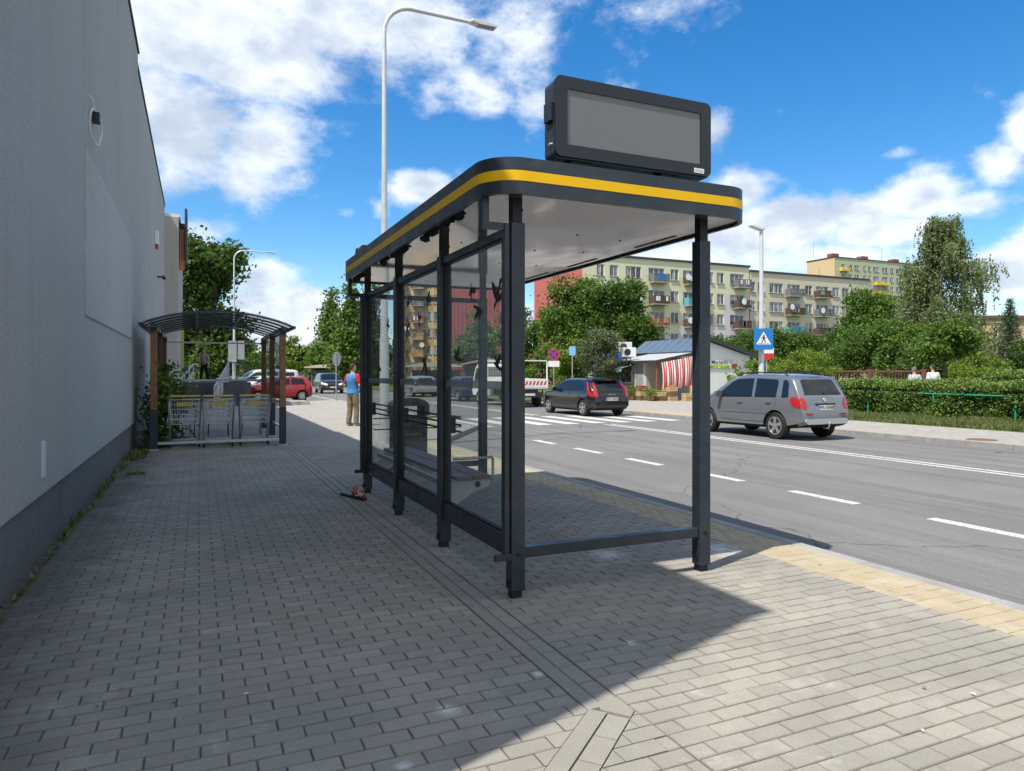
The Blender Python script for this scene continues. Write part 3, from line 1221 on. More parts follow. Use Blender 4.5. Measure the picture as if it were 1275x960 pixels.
# roof brackets
for (xa, y_, s) in ((XB - .05, YS[0], -1), (XB - .05, YS[3], -1)):
    mb = MB()
    mb.box(xa - .19, xa - .043, y_ - .02, y_ + .02, 2.455, 2.50)
    mb.box(xa - .19, xa - .15, y_ - .02, y_ + .02, 2.50, 2.672)
    mb.build('roof_bracket', M['steel'], sh)
# stubs at the foot
for y_ in (YS[0], YS[3]):
    mb = MB()
    mb.box(XB - .17, XB - .05, y_ - .055, y_ - .02, .262, .305, bev=.003)
    mb.build('bracket_stub', M['steel'], sh)
# panes
for i, (a, b) in enumerate(zip(YS, YS[1:])):
    mb = MB()
    mb.box(XB - .004, XB + .004, a + .06, b - .055, .40, 2.435)
    pn = mb.build('glass_pane', M['pane'], sh)
    mb = MB()
    mb.box(XB - .0065, XB - .0045, a + .06, b - .055, 1.385, 1.445)
    mb.build('frosted_strip', M['frost'], pn)
    fr = MB()
    for (yy0, yy1) in ((a + .051, a + .068), (b - .062, b - .046)):
        fr.box(XB - .018, XB + .018, yy0, yy1, .395, 2.44)
    fr.box(XB - .018, XB + .018, a + .068, b - .062, .395, .412)
    fr.box(XB - .018, XB + .018, a + .068, b - .062, 2.424, 2.44)
    fr.build('gasket', M['steel_dk'], pn)
mb = MB()
mb.box(XB + .06, XF - .06, YS[3] - .004, YS[3] + .004, .34, 2.435)
pe = mb.build('glass_pane', M['pane'], sh)

def bird_shapes(kind):
    """a flying crow in outline: body, head with beak, fanned tail and two curved wings"""
    body = [(.62 * math.cos(a), .15 * math.sin(a) * (1.15 - .35 * math.cos(a))) for a in [2 * math.pi * q / 20 for q in range(20)]]
    head = [(.60 + .15 * math.cos(a), .05 + .13 * math.sin(a)) for a in [2 * math.pi * q / 12 for q in range(12)]]
    beak = [(.70, .10), (.70, -.02), (.92, .02)]
    tail = [(-.50, .09), (-1.0, .17), (-1.08, .05), (-1.10, -.06), (-1.0, -.15), (-.50, -.09)]
    up = [(.30, .05), (.26, .35), (.10, .68), (-.12, .98), (-.42, 1.22), (-.36, 1.02), (-.50, 1.02), (-.38, .84), (-.50, .78), (-.34, .62), (-.42, .50), (-.22, .34), (-.22, .05)]
    if kind == 0:
        dn = [(x_ * .95 + .06, -y_ * .62) for x_, y_ in up][::-1]
    else:
        dn = [(x_ * .5 + y_ * .75 + .02, y_ * .55 + .02 - x_ * .25) for x_, y_ in up]
    return [body, head, beak, tail, up, dn]


spots = [  # y, z, size, rotation, shape
    (4.60, 2.05, .125, -60, 0), (4.98, 1.99, .09, 200, 1), (4.60, 1.55, .09, 20, 1), (5.12, 2.14, .08, 80, 0), (5.45, 1.62, .10, 10, 1),
    (6.25, 2.18, .09, 20, 0), (6.55, 2.02, .08, 60, 1), (6.95, 1.95, .10, 40, 0), (6.35, 1.60, .12, 130, 0), (6.9, 2.2, .08, -20, 1),
    (7.75, 2.03, .08, 10, 1), (8.15, 1.55, .08, 80, 0), (8.4, 2.25, .09, 120, 0), (7.6, 1.7, .08, 200, 1), (8.45, 1.85, .08, 60, 1)]
panes = [c for c in kids(sh) if c.name.startswith('glass_pane')]
M['sticker'] = mat('black_sticker', (.008, .008, .010), .6)
for (y_, z_, s, rot, k) in spots:
    pi = 0 if y_ < 5.8 else (1 if y_ < 7.3 else 2)
    c, s_ = math.cos(R(rot)), math.sin(R(rot))
    mb = MB()
    for q, shp in enumerate(bird_shapes(k)):
        poly = [((u * c - v * s_) * s, (u * s_ + v * c) * s) for u, v in shp]
        mb.prism(poly, (XB - .0062 - .0001 * q, y_, z_), (0, 1, 0), (0, 0, 1), (-.001, 0, 0))
    st = mb.build('bird_sticker', M['sticker'], panes[pi], recalc=True)
# three leaning rods inside the back, held by clips
rods = MB()
for zz in (1.115, 1.058, 1.0):
    rods.tube([(XB + .10, 5.66, zz), (XB + .10, 8.86, zz)], .0095, 8)
lr = rods.build('leaning_rail', M['steel_dk'], sh, smooth=40)
mb = MB()
for y_ in (5.8, 7.3, 8.8):
    mb.box(XB + .05, XB + .10, y_ - .02, y_ + .02, .98, 1.135)
mb.build('rail_clip', M['steel_dk'], lr)
mb = MB()
for zz in (.93, .79):
    mb.tube([(XB + .08, 8.815, zz), (XF - .3, 8.815, zz)], .008, 6)
mb.build('side_bar', M['steel_dk'], sh)
# torn black film hanging under the back edge of the roof
mb = MB()
random.seed(5)
for (ya, yb) in ((8.1, 8.75), (6.9, 7.3), (6.2, 6.9), (5.35, 5.9), (4.75, 5.3)):
    n = 14
    top = [(RX0 + .06 + random.uniform(0, .02), ya + (yb - ya) * i / n, 2.672) for i in range(n + 1)]
    bot = [(x + random.uniform(-.01, .04), y, 2.655 - random.uniform(.005, .06) * math.sin(math.pi * i / n) - .004) for i, (x, y, z) in enumerate(top)]
    o = len(mb.v)
    mb.add(top + bot, [(i, i + 1, i + n + 2, i + n + 1) for i in range(n)])
mb.build('torn_film', M['black'], sh)

# bench
bn = thing('shelter_bench', 'two plank brown bench on pale steel plates inside the bus shelter', 'bench', (2.28, 7.2, 0))
BY0, BY1, BZ = 5.92, 8.62, .575
for (a, b) in ((2.105, 2.262), (2.278, 2.445)):
    mb = MB()
    mb.box(a, b, BY0, BY1, BZ - .035, BZ, bev=.005)
    mb.build('seat_plank', M['bench'], bn)
M['benchsteel'] = mat('grey_bench_steel', (.42, .43, .42), .4, .4, var=.06)
for y_ in (5.98, 7.25, 8.5):
    poly = [(2.09, BZ - .037), (2.46, BZ - .037), (2.44, BZ - .11), (2.30, BZ - .15), (2.10, .30), (2.0, .30), (2.0, .40), (2.04, .45)]
    hole = disc(.03, 16, 2.33, BZ - .085)
    mb = MB()
    mb.prism(poly, (0, y_, 0), (1, 0, 0), (0, 0, 1), (0, .008, 0))
    sp = mb.build('support_plate', M['benchsteel'], bn, recalc=True)
    mb = MB()
    mb.prism(hole, (0, y_ - .0015, 0), (1, 0, 0), (0, 0, 1), (0, .001, 0))
    mb.build('round_cutout', M['steel_dk'], sp, recalc=True)
mb = MB()
mb.tube([(2.08, BY0 + .02, BZ + .16), (2.455, BY0 + .02, BZ + .16), (2.465, BY0 + .02, BZ + .15), (2.465, BY0 + .02, BZ - .01)], .013, 8)
mb.build('armrest', M['benchsteel'], bn, smooth=40)
mb = MB()
mb.box(2.02, 2.06, BY0, BY1, BZ - .10, BZ - .05)
mb.build('seat_rail', M['benchsteel'], bn)

# display on the roof
dsp = thing('roof_display', 'wide black rounded display board standing on the near end of the shelter roof', 'display board', (2.8, 4.2, 2.89))
dx0, dx1, dy0, dy1, dz0, dz1 = 2.175, 3.475, 4.155, 4.31, 2.945, 3.485
cx, cz = (dx0 + dx1) / 2, (dz0 + dz1) / 2


def frame_plate(mb, w, h, r, iw, ih, o, az, m=0, n=6):
    """flat plate with a rectangular opening, extruded by az"""
    a = rrect(w, h, r, n)
    b = rrect(iw, ih, .004, n)
    k = len(a)
    o, az = Vector(o), Vector(az)
    P = lambda p, e: o + Vector((p[0], 0, p[1])) + az * e
    vs = [P(p, 0) for p in a] + [P(p, 0) for p in b] + [P(p, 1) for p in a] + [P(p, 1) for p in b]
    fs = []
    for i in range(k):
        j = (i + 1) % k
        fs += [(i, j, j + k, i + k), (i + 2 * k, i + 3 * k, j + 3 * k, j + 2 * k), (i, i + 2 * k, j + 2 * k, j), (i + k, j + k, j + 3 * k, i + 3 * k)]
    mb.add(vs, fs, m)


mb = MB()
mb.prism(rrect(dx1 - dx0, dz1 - dz0, .045, 6), (cx, dy0 + .02, cz), (1, 0, 0), (0, 0, 1), (0, dy1 - dy0 - .02, 0))
bz = mb.build('housing', M['steel'], dsp, smooth=30, recalc=True)
mb = MB()
frame_plate(mb, dx1 - dx0, dz1 - dz0, .045, 1.115, .375, (cx, dy0, cz + .012), (0, .0195, 0))
mb.build('bezel', mat('gloss_black_bezel', (.010, .014, .020), .22), dsp, smooth=30, recalc=True)


def led_mat():
    mt = bpy.data.materials.new('led_louvre_screen')
    mt.use_nodes = True
    t = NT(mt.node_tree)
    b = mt.node_tree.nodes['Principled BSDF']
    b.inputs['Roughness'].default_value = .5
    P = t.n('ShaderNodeTexCoord').outputs['Object']
    sx = t.n('ShaderNodeSeparateXYZ')
    t.put(sx.inputs[0], P)
    u = t.m('SINE', t.m('MULTIPLY', t.m('ADD', sx.outputs[0], sx.outputs[2]), 2 * math.pi / .0135))
    v = t.m('SINE', t.m('MULTIPLY', t.m('SUBTRACT', sx.outputs[0], sx.outputs[2]), 2 * math.pi / .0135))
    f = t.ramp(t.m('MULTIPLY', u, v), -.3, .5)
    t.put(b.inputs['Base Color'], t.mix(f, (.085, .092, .096), (.24, .25, .255)))
    return mt


mb = MB()
mb.box(cx - .558, cx + .558, dy0 + .009, dy0 + .0195, cz + .012 - .188, cz + .012 + .188)
mb.build('screen', led_mat(), dsp)
mb = MB()
mb.box(dx0 - .028, dx0 - .001, dy0 + .03, dy0 + .12, cz - .02, cz + .11, bev=.004)
mb.build('side_handle', M['steel'], dsp)
mb = MB()
mb.tube([(dx0 - .012, dy0 + .07, dz0 + .10), (dx0, dy0 + .07, dz0 + .10)], .012, 12)
mb.build('lock', M['alu'], dsp)
mb = MB()
mb.box(dx0 + .14, dx0 + .30, dy0 + .04, dy1 - .02, RZ1 - .034, dz0)
mb.box(dx1 - .42, dx1 - .26, dy0 + .04, dy1 - .02, RZ1 - .034, dz0)
mb.build('mounting_foot', M['steel_dk'], dsp)
mb = MB()
mb.box(dx1 - .155, dx1 - .065, dy0 - .002, dy0 - .0005, dz0 + .028, dz0 + .062)
lb = mb.build('maker_label', M['white'], dsp)
mb = MB()
text_mb(mb, "dYSten", .026, (dx1 - .11, dy0 - .0035, dz0 + .045), (1, 0, 0), (0, 0, 1), (0, 0, 0))
mb.build('lettering', M['grey'], lb)

rb = thing('roof_box', 'dark rounded box with a round black lens on the far end of the shelter roof', 'equipment box', (1.9, 8.8, 2.85))
mb = MB()
mb.prism(rrect(.26, .22, .04, 4), (1.95, 8.62, 2.97), (1, 0, 0), (0, 0, 1), (0, .3, 0))
mb.build('casing', M['steel'], rb, smooth=30, recalc=True)
mb = MB()
mb.tube([(1.79, 8.72, 2.99), (1.825, 8.72, 2.99)], .06, 14)
mb.build('lens', M['steel_dk'], rb, smooth=30)

# crumpled barrier tape at the foot of the farthest back post
tp = MB()
random.seed(3)
for i in range(8):
    p = Vector((1.78 + random.uniform(-.04, .04), 8.42 + random.uniform(-.05, .05), random.uniform(.02, .14)))
    pts = [p]
    for k in range(7):
        p = p + Vector((random.uniform(-.05, .05), random.uniform(-.05, .05), random.uniform(-.05, .05)))
        p.x = min(max(p.x, 1.70), 1.86)
        p.z = min(max(p.z, .012), .16)
        pts.append(p.copy())
    for a, b in zip(pts, pts[1:]):
        w = Vector((random.uniform(-.01, .01), random.uniform(-.01, .01), .018))
        tp.quad(a - w, b - w, b + w, a + w, random.choice((0, 0, 1)))
tag(tp.build('barrier_tape', [M['signred'], M['white']]), 'crumpled red and white barrier tape at the foot of the shelter post', 'barrier tape')
ft = MB()
ft.obox((1.62, 8.75, .02), (1.80, 8.25, .02), .05, .03)
tag(ft.build('loose_bar', M['steel_dk']), 'short black metal bar lying on the pavers by the barrier tape', 'metal bar')

# litter bin
bn_ = thing('litter_bin', 'tall black litter bin with a rounded hood beside the street lamp', 'litter bin', (3.12, 11.1, 0), 0)
mb = MB()
mb.box(-.27, .27, -.2, .2, .05, .82, bev=.03)
for i in range(6):
    mb.box(-.24 + i * .085, -.215 + i * .085, -.206, -.199, .12, .74)
mb.build('body', M['plastic'], bn_, local=True)
mb = MB()
pr = [(-.29, .82)] + [(-.29, .98)] + [(.29 * -math.cos(a), .98 + .13 * math.sin(a)) for a in [math.pi * k / 12 for k in range(1, 12)]] + [(.29, .98), (.29, .82)]
mb.prism([(-.29, .98)] + pr[2:-2] + [(.29, .98)], (0, -.22, 0), (1, 0, 0), (0, 0, 1), (0, .44, 0))
mb.box(-.29, -.21, -.22, .22, .82, .98)
mb.box(.21, .29, -.22, .22, .82, .98)
mb.build('hood', M['plastic'], bn_, local=True, recalc=True, smooth=35)
mb = MB()
mb.box(-.2, .2, -.15, .15, 0, .05)
mb.build('foot', M['concrete'], bn_, local=True)

# ================================================================== cart shelter and carts
cs = thing('cart_shelter', 'arched shopping cart shelter with orange wooden posts against the grey store wall', 'cart shelter', (.42, 15.3, 0))
CX0, CX1 = -.78, 1.62
CY = [15.35, 17.6, 19.95]
for x_ in (CX0, CX1):
    for y_ in CY:
        mb = MB()
        mb.box(x_ - .06, x_ + .06, y_ - .06, y_ + .06, .80, 2.30, bev=.004)
        p = mb.build('post', M['wood'], cs)
        mb = MB()
        mb.box(x_ - .065, x_ + .065, y_ - .065, y_ + .065, .0, .80)
        mb.box(x_ - .065, x_ + .065, y_ - .065, y_ + .065, 2.30, 2.44)
        mb.build('post_sleeve', M['steel'], p)
        mb = MB()
        mb.box(x_ - .09, x_ + .09, y_ - .09, y_ + .09, .0, .03)
        mb.build('base_plate', M['galv'], p)
ARC = [(-1.0 + 2.82 * i / 20, 2.44 + .29 * math.sin(math.pi * (i / 20)) ** .8) for i in range(21)]
yy = 15.1
while yy < 20.3:
    mb = MB()
    for (a, b) in zip(ARC, ARC[1:]):
        mb.obox((a[0], yy, a[1]), (b[0], yy, b[1]), .05, .032)
    mb.build('roof_rib', M['steel'], cs)
    yy += .72
mb = MB()
for x_, z_ in ((ARC[0][0], ARC[0][1]), (ARC[-1][0], ARC[-1][1]), ARC[7], ARC[13]):
    mb.box(x_ - .03, x_ + .03, 15.05, 20.35, z_ - .02, z_ + .035)
for x_ in (CX0, CX1):
    mb.box(x_ - .04, x_ + .04, 15.1, 20.3, 2.38, 2.46)
mb.build('roof_purlin', M['steel'], cs)
mb = MB()
k = len(ARC)
vs = [(x, 15.08, z + .035) for x, z in ARC] + [(x, 20.32, z + .035) for x, z in ARC]
mb.add(vs, [(i, i + 1, i + 1 + k, i + k) for i in range(k - 1)])
mb.build('roof_sheet', M['pane_cart'], cs)
for y_ in (15.35, 20.0):
    mb = MB()
    if y_ > 16:
        mb.box(CX0 + .06, CX1 - .06, y_ - .02, y_ + .02, 2.28, 2.32)
        mb.box(CX0 + .06, CX1 - .06, y_ - .02, y_ + .02, 1.30, 1.35)
        mb.build('cross_rail', M['galv'], cs)
mb = MB()
mb.box(CX0 + .07, CX1 - .07, 15.31, 15.37, .11, .16)
mb.build('threshold_bar', M['galv'], cs)
for x_ in (CX0 + .0, CX1):
    for a, b in zip(CY, CY[1:]):
        mb = MB()
        mb.box(x_ - .006, x_ + .006, a + .07, b - .07, .95, 2.30)
        mb.build('side_pane', M['pane_cart'], cs)
        mb = MB()
        mb.box(x_ - .02, x_ + .02, a + .066, b - .066, .86, .92)
        mb.box(x_ - .02, x_ + .02, a + .066, b - .066, .34, .38)
        mb.build('side_rail', M['galv'], cs)


def make_cart():
    t = thing('shopping_cart', 'x', 'shopping cart')
    mb = MB()   # basket of wires: narrow front, wide back (towards -Y is the handle)
    def bx(u, v, w):       # u: -1..1 across, v: 0 back..1 front, w: 0 bottom..1 top
        hw = (.29 - .07 * v) * (.86 + .14 * w)
        y = -.42 + .86 * v * (.84 + .16 * w)
        zb = .48 + .10 * v
        zt = .97 - .05 * v
        return Vector((u * hw, y, zb + (zt - zb) * w))
    wr = .0048
    for i in range(13):
        u = -1 + i / 6
        mb.tube([bx(u, 0, 1), bx(u, 0, 0)], wr, 4, cap=False)
        mb.tube([bx(u, 1, 1), bx(u, 1, 0)], wr, 4, cap=False)
        mb.tube([bx(u, 0, 0), bx(u, 1, 0)], wr, 4, cap=False)
    for i in range(15):
        v = i / 14
        for u in (-1, 1):
            mb.tube([bx(u, v, 1), bx(u, v, 0)], wr, 4, cap=False)
    for w in (0, .2, .4, .6, .8):
        mb.tube([bx(-1, 0, w), bx(-1, 1, w), bx(1, 1, w), bx(1, 0, w), bx(-1, 0, w)], wr * 1.2, 4, cap=False)
    mb.tube([bx(-1, 0, 1), bx(-1, 1, 1), bx(1, 1, 1), bx(1, 0, 1), bx(-1, 0, 1)], .011, 6)
    mb.build('basket', M['chrome'], t)
    mb = MB()
    for u in (-1, 1):
        mb.tube([(u * .30, -.50, 1.03), (u * .30, -.44, .92), (u * .28, -.40, .45), (u * .27, -.36, .20), (u * .27, -.30, .14), (u * .21, .40, .14)], .014, 8)
        mb.tube([(u * .27, -.30, .14), (u * .26, -.36, .11)], .014, 8)
        mb.tube([(u * .27, -.38, .42), (u * .19, .15, .47), (u * .20, .38, .14)], .011, 6)
    mb.tube([(-.27, -.30, .14), (.27, -.30, .14)], .011, 6)
    mb.tube([(-.21, .40, .14), (.21, .40, .14)], .011, 6)
    for k in range(4):
        mb.tube([(-.25 + k * .01, -.2 + k * .17, .15), (.25 - k * .01, -.2 + k * .17, .15)], .006, 5)
    mb.build('frame', M['chrome'], t)
    mb = MB()
    mb.tube([(-.28, -.50, 1.04), (.28, -.50, 1.04)], .019, 10)
    mb.build('handle', M['cartyellow'], t, smooth=40)
    mb = MB()
    mb.box(-.15, .15, -.432, -.424, .84, .92)
    mb.build('seat_flap', M['cartyellow'], t)
    for (u, y_) in ((-.27, -.33), (.27, -.33), (-.21, .40), (.21, .40)):
        mb = MB()
        mb.lathe([(.028, -.014), (.058, -.012), (.062, 0), (.058, .012), (.028, .014)], 'x', (u, y_ - .02, .062), 16)
        w = mb.build('wheel', M['black'], t, smooth=40)
        mb = MB()
        mb.box(u - .022, u - .017, y_ - .05, y_ + .02, .05, .135)
        mb.box(u + .017, u + .022, y_ - .05, y_ + .02, .05, .135)
        mb.box(u - .022, u + .022, y_ - .03, y_ + .02, .135, .142)
        mb.build('caster', M['chrome'], w)
    return t


proto = make_cart()
cart_labels = ['front shopping cart with a yellow handle in the left row, beside the plant',
               'shopping cart nested behind the front one in the left row',
               'front shopping cart with a yellow handle in the middle row of the shelter',
               'second shopping cart nested behind the front one in the middle row',
               'front shopping cart with a yellow handle in the right row, by the road side posts',
               'second shopping cart nested behind the front one in the right row']
carts = [(-.25, 16.0), (-.25, 16.32), (.40, 15.92), (.40, 16.24), (1.08, 16.0), (1.08, 16.32)]
for i, (x_, y_) in enumerate(carts):
    o = proto if i == 0 else copy_tree(proto)
    o.location = (x_, y_, .001)
    o.rotation_euler = (0, 0, R((2, 2, -1, -1, 1.5, 1.5)[i]))
    tag(o, cart_labels[i], 'shopping cart', 'shopping carts in the shelter')

# ================================================================== street lamps
def street_lamp(x, y, h, arm, label, cat='street lamp', r0=.10, r1=.045, rz=0.0, z0=0.0, flat=False):
    t = thing('street_lamp', label, cat, (x, y, z0), rz, None)
    mb = MB()
    if not flat:
        r = .62
        pts = [(0, 0, 0), (0, 0, 2.2), (0, 0, 2.35), (0, 0, h * .62), (0, 0, h - r)]
        rad = [r0, r0 * .96, r0 * .80, r1 * 1.25, r1]
        for k in range(1, 9):
            a = math.pi / 2 * k / 8 * .97
            pts.append((r - r * math.cos(a), 0, h - r + r * math.sin(a)))
            rad.append(r1)
        pts.append((arm, 0, h - .005))
        rad.append(r1 * .85)
        mb.tube(pts, rad, 16)
        mb.build('pole', M['lampwhite'], t, smooth=50, local=True)
        mb = MB()
        poly = [(-.30, -.02), (-.28, .035), (-.05, .06), (.30, .03), (.34, 0), (.30, -.03), (-.10, -.05)]
        mb.prism(poly, (arm + .22, -.10, h), (1, 0, -.04), (.0, 0, 1), (0, .20, 0))
        hd = mb.build('lamp_head', M['lampwhite'], t, local=True, recalc=True, bevel=.01)
        mb = MB()
        mb.box(arm + .10, arm + .50, -.08, .08, h - .062, h - .052)
        mb.build('lens', M['pane_cart'], hd, local=True)
    else:
        mb.tube([(0, 0, 0), (0, 0, 1.6), (0, 0, h * .6), (0, 0, h)], [r0, r0 * .9, r1 * 1.2, r1], 14)
        mb.build('pole', M['lampwhite'], t, smooth=50, local=True)
        mb = MB()
        poly = [(-.42, .10), (-.30, .13), (.05, .06), (.10, -.02), (0, -.05), (-.1, -.02)]
        mb.prism(poly, (0, -.13, h + .02), (1, 0, 0), (0, 0, 1), (0, .26, 0))
        mb.build('lamp_head', M['lampwhite'], t, local=True, recalc=True, bevel=.01)
    mb = MB()
    mb.box(-.012, .012, -r0 - .012, -r0 + .01, .5, .9)
    mb.build('service_hatch', M['galv'], t, local=True)
    return t


street_lamp(3.66, 14.9, 9.45, 2.05, 'tall pale street lamp with a curved arm rising behind the bus shelter', r0=.105)
l2 = street_lamp(*at(291, 45.5), 9.5, 2.0, 'distant pale street lamp with a curved arm beyond the cart shelter', r0=.10)
lamp3 = street_lamp(*at(947.5, 23.2), 6.25, 0, 'straight pale lamp post with a flat head carrying the pedestrian crossing sign', flat=True, r0=.105, r1=.06, rz=R(-24))
for (dx_, w_) in ((-.10, .55), (.55, .40)):
    pass
bx_, by_ = at(291, 45.3)
eb = thing('plate_pair', 'two pale grey sign plates seen from behind on the distant lamp', 'sign plates', (bx_, by_, 2.2), -YAW)
for (a, b, z0, z1) in ((-.32, .22, 2.25, 3.6), (.30, .72, 2.4, 3.6)):
    mb = MB()
    mb.box(a, b, -.16, -.13, z0 - 2.2, z1 - 2.2)
    mb.build('plate', M['grey'], eb, local=True)
# ================================================================== signs
def plate(mb, poly, z, e, y=0.0, m=0):
    mb.prism([(u, v + z) for u, v in poly], (0, y, 0), (1, 0, 0), (0, 0, 1), (0, e, 0), m)


# pedestrian crossing sign (hangs on the lamp post)
px_, py_ = at(949, 23.05)
face = -YAW - R(6)
t = thing('crossing_sign', 'square blue pedestrian crossing sign with a white triangle on the lamp post', 'road sign', (px_, py_, 0), face)
S = .62
zc = hz(422.5, 23.05)
mb = MB()
plate(mb, rrect(S * .98, S * 1.12, .03), zc, .02, -.13)
bk = mb.build('board', M['blue'], t, local=True, recalc=True)
mb = MB()
plate(mb, [(-.235, -.17), (.235, -.17), (0, .24)], zc, -.0012, -.1305)
wt = mb.build('triangle', M['white'], bk, local=True, recalc=True)
mb = MB()
W3 = -.1330
plate(mb, disc(.026, 14, .005, .125), zc, -.001, W3)
plate(mb, [(-.02, .095), (.03, .095), (.035, .0), (-.025, .0)], zc, -.001, W3 - .0001)
plate(mb, [(-.025, .0), (.01, .0), (-.045, -.13), (-.075, -.13)], zc, -.001, W3 - .0002)
plate(mb, [(0, .0), (.035, .0), (.085, -.13), (.055, -.13)], zc, -.001, W3 - .0003)
plate(mb, [(-.02, .09), (-.015, .065), (-.075, .005), (-.085, .025)], zc, -.001, W3 - .0004)
plate(mb, [(.028, .09), (.022, .065), (.07, .02), (.085, .035)], zc, -.001, W3 - .0005)
for u in (-.17, -.10, .0, .11):
    plate(mb, [(u, -.15), (u + .05, -.15), (u + .04, -.13), (u, -.13)], zc, -.001, W3 - .0006)
mb.build('walking_figure', M['black'], wt, local=True, recalc=True)
mb = MB()
mb.box(-.05, .05, -.11, .0, zc - .05, zc - .02)
mb.box(-.05, .05, -.11, .0, zc + .15, zc + .18)
mb.build('clamp', M['galv'], t, local=True)

# small red and white sign beside it, on its own pole
d_ = 28.0
px_, py_ = at(954, d_)
t = thing('bus_stop_sign', 'small red and white sign on a thin pole behind the lamp post', 'road sign', (px_, py_, 0), -YAW)
zc = hz(440, d_)
mb = MB()
mb.tube([(0, 0, 0), (0, 0, zc + .3)], .03, 8)
mb.build('pole', M['galv'], t, local=True)
mb = MB()
plate(mb, [(-.27, 0), (.27, 0), (.27, .22), (-.27, .22)], zc, .015, -.05)
mb.build('white_panel', M['white'], t, local=True, recalc=True)
mb = MB()
plate(mb, [(-.27, .0)] + [(-.27 + .54 * k / 10, -.10 - .18 * math.sin(math.pi * k / 10)) for k in range(11)] + [(.27, 0)], zc, .015, -.053)
mb.build('red_panel', M['signred'], t, local=True, recalc=True)

# no stopping sign
d_ = 42.5
px_, py_ = at(689, d_)
t = thing('no_stopping_sign', 'round blue and red no stopping sign above a white plate', 'road sign', (px_, py_, 0), -YAW)
zc = hz(441.5, d_)
mb = MB()
mb.tube([(0, 0, 0), (0, 0, zc + .3)], .03, 8)
mb.build('pole', M['galv'], t, local=True)
r = .335
mb = MB()
plate(mb, disc(r, 28), zc, .02, -.05)
d0 = mb.build('disc', M['signred'], t, local=True, recalc=True)
mb = MB()
plate(mb, disc(r * .80, 28), zc, -.001, -.051)
d1 = mb.build('blue_field', M['sign_dkblue'], d0, local=True, recalc=True)
mb = MB()
for s in (1, -1):
    a, b = Vector((-.21, -.21 * s)), Vector((.21, .21 * s))
    n = Vector((-(b - a).y, (b - a).x)).normalized() * .035
    plate(mb, [tuple(a - n), tuple(b - n), tuple(b + n), tuple(a + n)], zc, -.001, -.0535 - .001 * (s > 0))
mb.build('red_cross', M['signred'], d1, local=True, recalc=True)
mb = MB()
plate(mb, rrect(.68, .36, .03), hz(453, d_), .015, -.05)
mb.build('white_plate', M['white'], t, local=True, recalc=True)

# sign seen from behind
d_ = 37.8
px_, py_ = at(418, d_)
t = thing('sign_from_behind', 'round grey road sign seen from behind on a thin pole at the pavement corner', 'road sign', (px_, py_, 0), -YAW - R(15))
zc = hz(447, d_)
mb = MB()
mb.tube([(0, 0, 0), (0, 0, zc + .35)], .03, 8)
mb.build('pole', M['galv'], t, local=True)
mb = MB()
plate(mb, [(u * .62, v) for u, v in disc(.40, 24)], zc, .02, .04)
mb.build('disc', mat('sign_back_grey', (.22, .24, .26), .5, .3), t, local=True, recalc=True)

d_ = 39.5
px_, py_ = at(712, d_)
t = thing('blue_sign', 'small pale blue sign on a pole left of the grey green bush', 'road sign', (px_, py_, 0), -YAW)
mb = MB()
mb.tube([(0, 0, 0), (0, 0, hz(431, d_))], .03, 8)
mb.build('pole', M['galv'], t, local=True)
mb = MB()
plate(mb, rrect(.36, .50, .03), hz(437, d_), .015, -.05)
mb.build('board', mat('pale_blue_sign', (.18, .42, .75), .4), t, local=True, recalc=True)

# ================================================================== vegetable shop
SY = 32.0
shop = thing('vegetable_shop', 'low white vegetable shop with a blue grey metal roof across the road', 'shop', (26.4, SY, 0))
XR, XA, XE, XL = 30.0, 26.4, 25.45, 23.0
SYB = 37.7
mb = MB()
mb.prism([(XE, 0), (XR - .35, 0), (XR - .35, 2.5), (XA, 3.38), (XE, 2.62)], (0, SY, 0), (1, 0, 0), (0, 0, 1), (0, SYB - SY, 0))
wl_ = mb.build('wall', M['shopwall'], shop, recalc=True)
mb = MB()
mb.prism([(XL + .25, 0), (XE - .003, 0), (XE - .003, 2.56), (XL + .25, 2.1)], (0, SY + 1.3, 0), (1, 0, 0), (0, 0, 1), (0, 2.6, 0))
mb.build('front_wall', mat('cream_shop_front', (.50, .45, .38), .8), shop, recalc=True)
mb = MB()
mb.prism([(XE - .12, 2.68), (XA, 3.46), (XA, 3.56), (XE - .16, 2.76)], (0, SY - .2, 0), (1, 0, 0), (0, 0, 1), (0, SYB - SY + .4, 0))
mb.prism([(XA, 3.46), (XR + .15, 2.46), (XR + .15, 2.56), (XA, 3.56)], (0, SY - .2, 0), (1, 0, 0), (0, 0, 1), (0, SYB - SY + .4, 0))
for k in range(9):
    yy = SY - .2 + k * .76
    mb.prism([(XE - .14, 2.765), (XA, 3.565), (XA, 3.59), (XE - .14, 2.79)], (0, yy, 0), (1, 0, 0), (0, 0, 1), (0, .03, 0))
rf = mb.build('roof', M['roofblue'], shop, recalc=True)
mb = MB()
mb.prism([(XA, 3.40), (XR + .2, 2.36), (XR + .2, 2.575), (XA, 3.60)], (0, SY - .24, 0), (1, 0, 0), (0, 0, 1), (0, .035, 0))
mb.prism([(XE - .2, 2.60), (XA, 3.40), (XA, 3.60), (XE - .2, 2.78)], (0, SY - .24, 0), (1, 0, 0), (0, 0, 1), (0, .035, 0))
mb.build('fascia', M['trim_dark'], rf, recalc=True)
mb = MB()
mb.prism([(XL - .1, 2.18), (XE - .13, 2.62), (XE - .13, 2.68), (XL - .1, 2.24)], (0, SY - .15, 0), (1, 0, 0), (0, 0, 1), (0, 4.2, 0))
lr_ = mb.build('lean_to_roof', M['rooflight'], shop, recalc=True)
mb = MB()
mb.prism([(XL - .12, 2.10), (XE - .13, 2.56), (XE - .13, 2.68), (XL - .12, 2.22)], (0, SY - .19, 0), (1, 0, 0), (0, 0, 1), (0, .035, 0))
